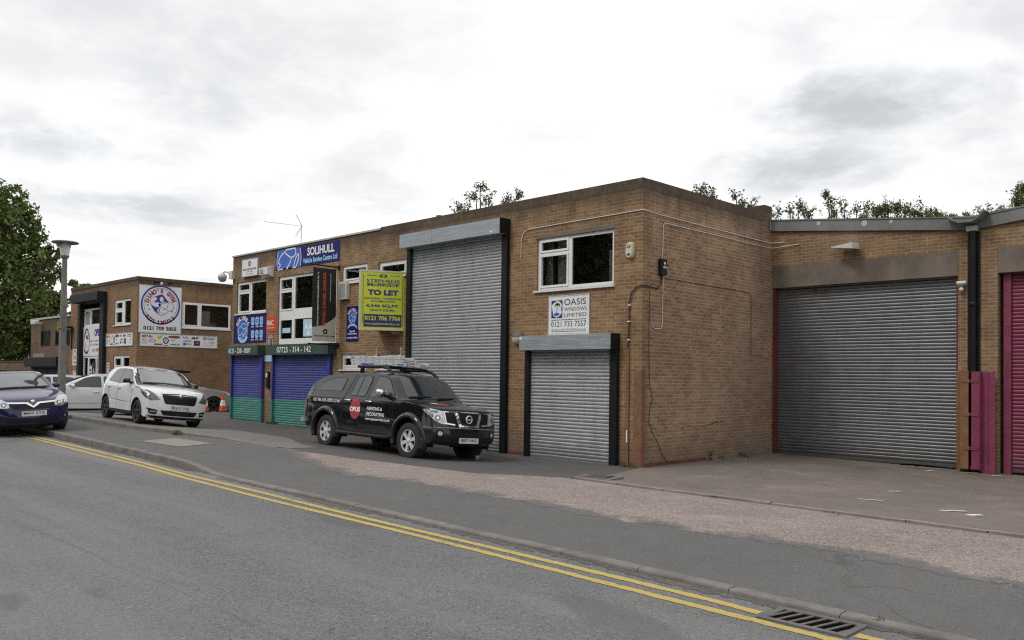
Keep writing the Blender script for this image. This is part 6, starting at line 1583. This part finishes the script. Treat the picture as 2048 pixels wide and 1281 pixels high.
# ---- white estate, white saloon beyond it, silver hatchback
def plain_car(name, label, loc, yaw, paint, L=1.0, roofx=-.9, h=1.0, rimmat='alloy', tilt=(0,0)):
    sp = dict(paint=paint, hw=.89, xf0=1.5, xf1=2.32, tf=.2, xr0=-1.6, xr1=-2.3, tr=.14, zb=.93, zr=1.43, tumble=.14, shoulder=.012, sill=.24, arch_r=.35, arch_z=.32, xa=1.355, pw=2.2, qw=3.0,
      profile=[P(-2.15,.28,-2.22,.28), P(-2.2,.6,-2.28,.6), P(-2.16,.95,-2.24,.97), P(-2.0+roofx*.3+.27,1.25,-2.05+roofx*.3+.27,1.30), P(-1.6+roofx*.4+.36,1.385,-1.6+roofx*.4+.36,1.43), P(-.8,1.425,-.8,1.47), P(-.3,1.415,-.25,1.46), P(.1,1.35,.2,1.40), P(.85,.99,1.1,1.01), P(1.0,.94,1.25,.96), P(1.6,.86,1.75,.90), P(1.95,.75,2.15,.78), P(2.02,.6,2.27,.6), P(2.03,.4,2.3,.38), P(1.95,.24,2.24,.22)])
    c = Car(name, label, loc, yaw, sp, tilt=tilt); c.wheels(.32, .21, .21, 5, rimmat)
    glazing(c, [[(.66,.99),(.12,1.315),(-.15,1.36),(-.36,1.365),(-.40,.975)], [(-.48,.975),(-.44,1.365),(-1.1,1.35),(-1.35,1.25),(-1.42,1.0)], [(-1.50,1.0),(-1.42,1.25),(-1.7,1.25),(-1.95,1.08)]], [(-.76,1.03),(.76,1.03),(.62,1.40),(-.62,1.40)], [(-.6,1.03),(.6,1.03),(.5,1.28),(-.5,1.28)])
    seams(c, [[(.72,.95),(.78,.7),(.74,.30)], [(-.44,.95),(-.42,.30)], [(-1.40,.96),(-1.1,.60)], [(.75,.42),(-1.0,.42)]])
    handles(c, [(-.22,.82),(-1.25,.84)], paint); c.mirror(.50, 1.03, paint, (.2,.22,.15), .02)
    c.decal('grille', soft([(-.5,.74),(.5,.74),(.45,.62),(-.45,.62)], .03), 'F', 'black', .004, .06); c.decal('lower_grille', soft([(-.6,.42),(.6,.42),(.5,.28),(-.5,.28)], .03), 'F', 'plastic', .004, .06)
    for sg, a in ((-1, 'R'), (1, 'L')):
        mb = MB(); mb.poly(soft([(sg*.55,.76),(sg*.56,.65),(sg*.78,.68),(sg*.80,.80)], .03), c.cast('F', .006), .05); mb.poly(soft([(1.7,.82),(2.0,.74),(2.0,.66),(1.8,.70)], .03), c.cast(a, .006), .05); mb.build('headlight', M['lens'], c.root)
        mb = MB(); mb.poly(soft([(-2.17,.95),(-1.9,.95),(-1.95,.78),(-2.18,.75)], .03), c.cast(a, .006), .05); mb.build('tail_light', M['redlens'], c.root)
    return c
plain_car('estate_car', 'long white estate car seen side on behind the street lamp', (-22.04,-3.2,.28), R(-108), 'p_white')
plain_car('saloon_car', 'white car mostly hidden behind the navy hatchback and the lamp post', (-27.2,-3.4,.22), R(-100), 'p_white')
sv = plain_car('hatchback_car', 'silver grey hatchback parked in the gap between the gym and the long unit', (-24.4,1.06,.20), R(72), 'p_silver', rimmat='darkalloy')
mb = MB(); mb.tube([(.1,-.45,1.42),(.1,-.45,1.60),(.1,.45,1.60),(.1,.45,1.42)], .03, 8); mb.add([(-.25,-.5,1.58),(.42,-.5,1.60),(.42,.5,1.60),(-.25,.5,1.58),(-.30,-.5,1.74),(.50,-.5,1.68),(.50,.5,1.68),(-.30,.5,1.74)], [(0,3,2,1),(4,5,6,7),(0,1,5,4),(1,2,6,5),(2,3,7,6),(3,0,4,7)])
mb.build('roof_carrier', M['black'], sv.root)
# ------------------------------------------------------------------ camera geometry (for measuring off far things)
import numpy as np
CAM = Vector((10.3773, -14.21283, 1.81976))
FPX, YAW, PIT, ROL, CXP, CYP = 1699.64, .781994, .0232346, .0131474, 1024.0, 714.789
_F = Vector((-math.sin(YAW), math.cos(YAW), 0)); _R = Vector((math.cos(YAW), math.sin(YAW), 0)); _U = Vector((0,0,1))
F2 = _F*math.cos(PIT)+_U*math.sin(PIT); U2 = _U*math.cos(PIT)-_F*math.sin(PIT)
R3 = _R*math.cos(ROL)+U2*math.sin(ROL); U3 = U2*math.cos(ROL)-_R*math.sin(ROL)
def sight(px, py): return F2 + R3*((px-CXP)/FPX) - U3*((py-CYP)/FPX)
def far_point(px, py, depth): return CAM + sight(px, py)*depth

# ------------------------------------------------------------------ trees
def leaves(rs, centres, radii, per, size, squash=.8, shell=.55, clump=.32):
    """leaf quads in clumps through the volume of the crown's lobes"""
    V = []
    for c, r_ in zip(centres, radii):
        nc = max(3, int(per*r_*r_*.28)); 
        d = rs.normal(size=(nc, 3)); d /= np.linalg.norm(d, axis=1)[:, None]
        rad = r_*(shell+(1.02-shell)*rs.random(nc)**.6)
        cc = np.array(c)+d*rad[:, None]*np.array([1, 1, squash])
        for q in cc:
            m = max(4, int(per*.9*(.5+rs.random())))
            p = q+np.clip(rs.normal(size=(m, 3)), -1.5, 1.5)*np.array([1, 1, .75])*r_*clump*(.5+.6*rs.random())
            V.append(p)
    P = np.concatenate(V); n = len(P)
    a = rs.normal(size=(n, 3)); a /= np.linalg.norm(a, axis=1)[:, None]
    b = np.cross(a, rs.normal(size=(n, 3))); b /= np.linalg.norm(b, axis=1)[:, None]
    s_ = size*(.6+.8*rs.random(n))[:, None]
    q = np.stack([P-a*s_, P+b*s_*.55, P+a*s_, P-b*s_*.55], 1)
    return q.reshape(-1, 3), n
def shoots(rs, centres, radii, size, n_sh, per):
    """wispy crown: bent shoots with leaves strung along them"""
    V, lines = [], []
    for c, r_ in zip(centres, radii):
        for k in range(n_sh):
            s0 = np.array(c)+rs.normal(size=3)*r_*.45-np.array([0, 0, r_*.7]); d = rs.normal(size=3)*.55+np.array([0, 0, .9]); d /= np.linalg.norm(d)
            bend = rs.normal(size=3)*.35*r_; L = r_*(1.0+1.3*rs.random()); t = np.linspace(0, 1, 5)[:, None]
            ln = s0+d*L*t+bend*t*t; lines.append([tuple(p) for p in ln])
            u = rs.random(int(per*(.6+.8*rs.random())))[:, None]**.8
            V.append(s0+d*L*u+bend*u*u+rs.normal(size=(len(u), 3))*size*1.1)
    P = np.concatenate(V); n = len(P)
    a = rs.normal(size=(n, 3))*np.array([1, 1, .8]); a /= np.linalg.norm(a, axis=1)[:, None]
    b = np.cross(a, rs.normal(size=(n, 3))); b /= np.linalg.norm(b, axis=1)[:, None]
    s_ = size*(.55+.7*rs.random(n))[:, None]
    return np.stack([P-a*s_, P+b*s_*.55, P+a*s_, P-b*s_*.55], 1).reshape(-1, 3), n, lines
def mesh_quads(name, verts, n, mat, parent=None):
    me = bpy.data.meshes.new(name); me.vertices.add(len(verts)); me.vertices.foreach_set('co', verts.astype(np.float32).ravel())
    me.loops.add(4*n); me.loops.foreach_set('vertex_index', np.arange(4*n, dtype=np.int32)); me.polygons.add(n); me.polygons.foreach_set('loop_start', np.arange(0, 4*n, 4, dtype=np.int32)); me.polygons.foreach_set('loop_total', np.full(n, 4, dtype=np.int32))
    me.update(calc_edges=True); me.validate(); me.materials.append(M[mat])
    o = bpy.data.objects.new(name, me); COL.objects.link(o)
    if parent: o.parent = parent
    return o
def tree(name, label, base, lobes, per, size, mat, trunk=.3, seed=1, group=None, shell=.5, clump=.32, twigs=0, squash=.8):
    rs = np.random.RandomState(seed); base = Vector(base)
    o = thing(name, label, 'tree', base, group=group)
    cs = [tuple(Vector(l[0])-base) for l in lobes]; rr = [l[1] for l in lobes]
    lines = []
    if twigs: v, n, lines = shoots(rs, cs, [max(r_, .16) for r_ in rr], size*.8, twigs+1, 17)
    else: v, n = leaves(rs, cs, rr, per, size, squash, shell, clump)
    mb = MB(); mean = sum((Vector(c) for c in cs), Vector())/len(cs); fork = Vector((mean.x*.25, mean.y*.25, mean.z*.45))
    mb.tube([(0,0,-.3),tuple(fork*.5),tuple(fork)], [trunk, trunk*.8, trunk*.65], 9)
    for c, r_ in zip(cs, rr):
        c = Vector(c); m_ = fork.lerp(c, .5)+Vector((0,0,r_*.15)); mb.tube([fork, m_, c], [trunk*.5, trunk*.3, trunk*.12], 6)
        for k in range(0 if twigs else 5):
            d = Vector(rs.normal(size=3)); d.normalize(); d.z = abs(d.z)*.7; mb.tube([c-d*.1, c+d*r_*.5+Vector((0,0,.05)), c+d*r_*.98], [trunk*.12, trunk*.07, .008], 5)
    for L in lines: mb.tube(L, [.014, .012, .010, .008, .004], 4, caps=False)
    mb.build('trunk', M['wood'], o)
    mesh_quads('crown', v, n, mat, o)
    return o
def lobes_at(depth, L, seed=0):
    rs = random.Random(seed); out = []
    for px, py, r_ in L:
        d = depth+(rs.random()-.5)*depth*.06; out.append((far_point(px, py, d), r_*d/FPX))
    return out
def foot(px, depth, z=.2):
    p = far_point(px, 740, depth); return (p.x, p.y, z)
tree('lime_tree', 'big leafy tree at the left edge towering over the dark brick annexe', foot(-70, 58), lobes_at(58, [(-60,440,95),(5,440,62),(-30,540,95),(40,510,48),(78,545,38),(20,600,70),(96,520,22),(92,600,34),(60,640,45),(-40,660,85),(20,690,50),(-110,560,100),(112,592,24),(30,400,30),(108,503,22),(108,548,24),(60,470,34),(70,600,48)], 3), 44, .145, 'leaf_a', .5, 11, clump=.22)
tree('lime_tree', 'dark lower tree standing between the big left tree and the annexe', foot(70, 62), lobes_at(62, [(75,640,40),(100,660,34),(60,690,42),(20,700,46),(95,705,30),(122,655,18)], 4), 46, .15, 'leaf_b', .3, 12)
tree('lime_tree', 'green tree rising behind the left end of the gym roof', foot(160, 64), lobes_at(64, [(155,590,24),(178,580,17),(143,640,18),(140,690,20),(200,590,14),(150,570,12)], 5), 50, .14, 'leaf_a', .25, 13)
tree('birch_tree', 'thin birch top showing above the brick parapet behind the tall shutter', foot(960, 36), lobes_at(36, [(952,392,11),(978,396,11),(935,415,15),(915,418,9),(960,372,7),(975,415,13),(995,425,10),(955,425,14),(1020,398,4),(1035,386,3),(1010,412,5)], 6), 34, .075, 'leaf_c', .16, 14, clump=.62, twigs=7, shell=.15, squash=1.3)
tree('birch_tree', 'slender leaning twigs above the gable parapet left of the brick pier', foot(1440, 34), lobes_at(34, [(1400,381,3),(1410,390,3.5),(1420,397,3),(1432,410,6),(1412,378,2),(1424,386,2.5)], 7), 26, .075, 'leaf_b', .1, 15, clump=.8, twigs=4, shell=.1, squash=1.2)
tree('birch_tree', 'small leafy top just left of the brick pier on the gable', foot(1495, 38), lobes_at(38, [(1472,392,7),(1480,405,10),(1497,408,11),(1488,424,14),(1505,420,7)], 8), 36, .08, 'leaf_c', .15, 16, clump=.6, twigs=5, shell=.15, squash=1.2)
tree('birch_tree', 'bushy treetop right of the brick pier at the near end of the grey fascia', foot(1580, 40), lobes_at(40, [(1555,428,14),(1580,416,12),(1598,410,9),(1610,424,9),(1545,440,14),(1590,436,14),(1620,430,5)], 9), 36, .085, 'leaf_c', .15, 17, clump=.6, twigs=5, shell=.15, squash=1.2)
tree('birch_tree', 'tallest birch top above the middle of the grey fascia', foot(1680, 40), lobes_at(40, [(1660,400,8),(1672,415,12),(1690,412,12),(1660,432,14),(1688,432,15),(1715,420,8),(1725,432,8),(1655,390,4),(1730,412,4)], 10), 34, .08, 'leaf_c', .15, 18, clump=.62, twigs=6, shell=.15, squash=1.3)
tree('hawthorn_tree', 'dense dark green treetop above the right half of the grey fascia', foot(1800, 42), lobes_at(42, [(1775,420,12),(1752,430,14),(1810,420,14),(1830,424,12),(1790,434,18),(1845,434,12),(1872,432,9),(1760,420,8),(1795,415,8),(1858,430,8)], 11), 44, .10, 'leaf_b', .2, 19, twigs=11)
tree('hawthorn_tree', 'low green tree tops over the valley gutter', foot(1945, 44), lobes_at(44, [(1932,436,8),(1960,434,12),(1985,430,12),(1905,440,7),(2010,424,9),(1890,440,7),(1972,430,9),(1995,428,8)], 12), 40, .09, 'leaf_a', .15, 20, twigs=9)
tree('hawthorn_tree', 'dark tree at the right edge above the rising fascia', foot(2070, 44), lobes_at(44, [(2056,395,20),(2048,415,16),(2080,400,26),(2044,380,7),(2036,405,9)], 13), 44, .10, 'leaf_b', .2, 21, twigs=14)
# the wood across the road, which the windows and car bodies mirror
rs = np.random.RandomState(5); cs, rr = [], []
for i in range(64):
    x = -232+4.7*i+rs.normal()*1.2; y = -34-rs.random()*8; h = 12+rs.random()*7
    cs += [(x,y,h*.55),(x+rs.normal()*1.5,y+rs.normal()*1.5,h*.85),(x+rs.normal()*2,y+1.5,h*.3)]; rr += [3.7, 3.0, 3.0]
v, n = leaves(rs, cs, rr, 17, .40, clump=.26)
wd = mesh_quads('woodland', v, n, 'leaf_c'); tag(wd, 'belt of leafy trees across the road', 'woodland', kind='stuff')

# ------------------------------------------------------------------ weeds, litter
def weed(label, x, y, z, r_, h, n, mat='weed', size=.035, seed=1, name='weed', cat='weed'):
    rs = np.random.RandomState(seed); o = thing(name, label, cat, (x,y,z))
    p = rs.normal(size=(n, 3))*np.array([r_, r_*.6, 0]); hh = rs.random(n)*h
    a = rs.normal(size=(n, 3))*.6+np.array([0, 0, 1.0]); a /= np.linalg.norm(a, axis=1)[:, None]
    b = np.cross(a, rs.normal(size=(n, 3))); b /= np.linalg.norm(b, axis=1)[:, None]
    p[:, 2] = hh; s_ = size*(.6+.8*rs.random(n))[:, None]
    q = np.stack([p-a*s_, p+b*s_*.4, p+a*s_, p-b*s_*.4], 1).reshape(-1, 3); q[:, 2] = np.maximum(q[:, 2], .002)
    mesh_quads('leaves', q, n, mat, o); return o
weed('small clump of weeds at the foot of the brown corner guard', -.2, -.1, .0, .14, .03, 130, size=.022, seed=2)
weed('leafy weed against the gable wall below the scratched bricks', .08, 2.55, .0, .03, .24, 70, size=.022, seed=3)
weed('low weed by the gable foot between its two neighbours', .10, 3.0, .0, .05, .08, 50, size=.022, seed=4)
weed('broad weed patch at the gable foot nearer the big shutter', .08, 3.95, .0, .13, .12, 120, size=.024, seed=5)
weed('tuft of yellowed grass on the raised kerb beside the white hatchback', -9.2, -5.60, pav(-9.2,-5.62), .07, .10, 70, 'drygrass', .035, 6)
weed('green tuft at the foot of the brick pier between the painted shutters', -14.5, -.12, fore(-14.5,-.12), .16, .05, 110, seed=7)
weed('little moss tuft on the edging blocks of the yard', 3.9, -3.56, pav(3.9,-3.56)+.01, .08, .012, 50, size=.014, seed=8)
weed('thin grass in the kerb joint right of the gully grating', 8.02, yk(8.02)+.06, roadz(8)+.03, .03, .03, 14, 'drygrass', .014, seed=9)
def litter(name, label, x, y, pts, mat='white', lift=.012, z=None, curl=.01):
    z = (yardz(x, y) if z is None else z)+lift; o = thing(name, label, 'litter', (x,y,z))
    mb = MB(); mb.poly(pts, lambda u, v: (u, v, curl*math.sin(u*9+v*7)), .05, smooth=True); mb.build('sheet', M[mat], o, recalc=True)
litter('paper_strip', 'longest strip of white paper on the yard at the right', 6.35, -1.35, [(-.18,-.02),(.16,.05),(.17,.10),(-.17,.04)])
litter('paper_scrap', 'crumpled white scrap beside the longest paper strip', 6.68, -1.55, [(-.12,.0),(0,-.05),(.12,.02),(.05,.08),(-.06,.06)])
litter('paper_strip', 'thin curled paper strip left of the other scraps on the yard', 5.1, -1.1, [(-.22,.04),(.20,-.04),(.21,-.015),(-.2,.065)])
litter('paper_scrap', 'small white scrap nearer the downpipe on the yard', 4.95, .25, [(-.10,0),(.10,.02),(.09,.07),(-.09,.05)])
litter('cardboard_scrap', 'flat tan cardboard scrap at the foot of the magenta guard', 4.68, 5.0, [(-.16,-.05),(.14,-.06),(.18,.05),(-.10,.07)], 'letterorange' if False else 'slab')
litter('paper_scrap', 'white scrap at the foot of the magenta shutter', 5.2, 4.95, [(-.09,-.02),(.09,-.01),(.08,.04),(-.08,.03)])
litter('paper_scrap', 'pale green scrap before the right end of the grey shutter', 4.0, 4.7, [(-.08,-.05),(.09,-.03),(.08,.05),(-.04,.06)], 'paper_blue')
s = thing('twig', 'dark broken branch lying before the right end of the grey shutter', 'twig', (3.65,5.0,.0))
mb = MB(); mb.tube([(-.35,.0,.02),(-.1,.03,.03),(.15,.0,.03),(.4,.06,.02)], .02, 6); mb.tube([(-.1,.03,.03),(.05,-.12,.02)], .014, 6); mb.tube([(.15,0,.03),(.3,-.06,.03)], .012, 6); mb.build('branch', M['pit_shade'], s)
litter('paper_scrap', 'tiny white scrap on the forecourt before the painted shutters', -14.9, -.55, [(-.09,-.02),(.09,-.01),(.08,.05),(-.08,.04)], z=fore(-14.9,-.55))
litter('paper_scrap', 'white scrap on the grey apron left of the pick-up', -9.3, -4.4, [(-.07,-.03),(.08,-.01),(.06,.05),(-.08,.03)], z=fore(-9.3,-4.4))
litter('paper_scrap', 'white scrap on the pavement beyond the worn concrete', -7.0, -5.2, [(-.10,-.02),(.09,-.01),(.08,.03),(-.08,.03)], z=pav(-7,-5.2))
s = thing('drinking_cup', 'small brown cup standing under the pick-up', 'cup', (-2.75,-2.0,fore(-2.75,-2.0))); mb = MB(); mb.lathe([(.0,0),(.035,0),(.05,.10),(.045,.11),(.0,.11)], 14); mb.build('cup', M['slab'], s)

# ------------------------------------------------------------------ sky, sun, camera
SUN_EL, SUN_AZ = R(52), R(200)                     # azimuth clockwise from +Y
W_ = bpy.data.worlds.new('World'); SC.world = W_; W_.use_nodes = True
nt = W_.node_tree; nt.nodes.clear()
t = NT.__new__(NT); t.m = None; t.t = nt; out = t.n('ShaderNodeOutputWorld')
sky = t.n('ShaderNodeTexSky', sky_type='NISHITA'); sky.sun_disc = False; sky.sun_elevation = SUN_EL; sky.sun_rotation = SUN_AZ; sky.air_density = 1.0; sky.dust_density = 3
d = t.n('ShaderNodeTexCoord').outputs['Generated']; dx, dy, dz = t.sep(d)
inv = t.math('DIVIDE', 1, t.math('ADD', t.math('MAXIMUM', dz, 0), .16))
cb = t.n('ShaderNodeCombineXYZ'); t.l(t.math('MULTIPLY', dx, inv), cb.inputs[0]); t.l(t.math('MULTIPLY', dy, inv), cb.inputs[1])
n1 = t.noise(cb.outputs[0], 1.15, 9, .56, .7); n2 = t.noise(cb.outputs[0], 3.1, 8, .6, .4)
nn = t.math('ADD', t.math('MULTIPLY', n1, .68), t.math('MULTIPLY', n2, .32))
grey = t.ramp(nn, .44, .70, 0, .34)
for px, py, ax, az, k in ((1730,195,250,62,.8),(1600,330,190,52,.7),(1760,60,360,80,.42),(1960,250,110,50,.4),(300,60,360,110,.40),(420,190,210,60,.46),(110,290,260,46,.62),(230,405,230,34,.62),(330,330,110,70,.4),(900,140,240,50,.16)):
    c = sight(px, py).normalized(); rt = Vector((-c.y, c.x, 0)).normalized()*-1
    dt = t.n('ShaderNodeVectorMath', operation='DOT_PRODUCT'); t.l(d, dt.inputs[0]); dt.inputs[1].default_value = rt
    a = t.math('MULTIPLY', dt.outputs['Value'], FPX/ax*1.0); b = t.math('MULTIPLY', t.math('SUBTRACT', dz, c.z), FPX/az)
    rad = t.math('SQRT', t.math('ADD', t.math('MULTIPLY', a, a), t.math('MULTIPLY', b, b)))
    rad = t.math('ADD', rad, t.math('MULTIPLY', t.math('SUBTRACT', nn, .5), -3.4))
    dt2 = t.n('ShaderNodeVectorMath', operation='DOT_PRODUCT'); t.l(d, dt2.inputs[0]); dt2.inputs[1].default_value = c
    gk = t.math('MULTIPLY', t.ramp(rad, 1.6, .1, 0, k), t.math('GREATER_THAN', dt2.outputs['Value'], .3))
    grey = t.math('MAXIMUM', grey, gk)
n3 = t.noise(cb.outputs[0], 6.5, 7, .62, .3)
grey = t.math('MULTIPLY', grey, t.ramp(n3, .3, .62, .62, 1.25))
cloud = t.mix(grey, (1.0, 1.0, 1.0, 1), (.56, .585, .61, 1))
lum = t.ramp(nn, .35, .62, 1.16, 1.0)
cc = t.n('ShaderNodeCombineColor')
for i in range(3): t.l(lum, cc.inputs[i])
cloud = t.mix(1, cloud, cc.outputs[0], 'MULTIPLY')
b1 = t.n('ShaderNodeBackground'); t.l(sky.outputs[0], b1.inputs[0]); b1.inputs[1].default_value = .10
b2 = t.n('ShaderNodeBackground'); t.l(cloud, b2.inputs[0]); b2.inputs[1].default_value = 1.06
mx = t.n('ShaderNodeMixShader'); mx.inputs[0].default_value = .94; t.l(b1.outputs[0], mx.inputs[1]); t.l(b2.outputs[0], mx.inputs[2]); t.l(mx.outputs[0], out.inputs[0])
su = bpy.data.lights.new('sun', 'SUN'); su.energy = 1.3; su.angle = R(16); su.color = (1.0, .95, .88)
so = bpy.data.objects.new('sun', su); COL.objects.link(so)
sd = Vector((math.sin(SUN_AZ)*math.cos(SUN_EL), math.cos(SUN_AZ)*math.cos(SUN_EL), math.sin(SUN_EL)))
so.rotation_euler = sd.to_track_quat('Z', 'Y').to_euler(); so.location = (0,0,40)
cam = bpy.data.cameras.new('camera'); co = bpy.data.objects.new('camera', cam); COL.objects.link(co)
cam.sensor_fit = 'HORIZONTAL'; cam.sensor_width = 36; cam.lens = FPX/2048*36; cam.shift_y = (CYP-640.5)/2048; cam.clip_end = 3000; cam.clip_start = .1
co.matrix_world = Matrix(((R3.x,U3.x,-F2.x,CAM.x),(R3.y,U3.y,-F2.y,CAM.y),(R3.z,U3.z,-F2.z,CAM.z),(0,0,0,1)))
SC.camera = co
SC.view_settings.view_transform = 'Standard'; SC.view_settings.look = 'None'; SC.view_settings.exposure = 0; SC.view_settings.gamma = 1
SC.render.engine = 'CYCLES'; SC.cycles.max_bounces = 6; SC.cycles.transparent_max_bounces = 8; SC.cycles.use_denoising = False; SC.cycles.filter_width = 1.2; SC.cycles.sample_clamp_indirect = 4
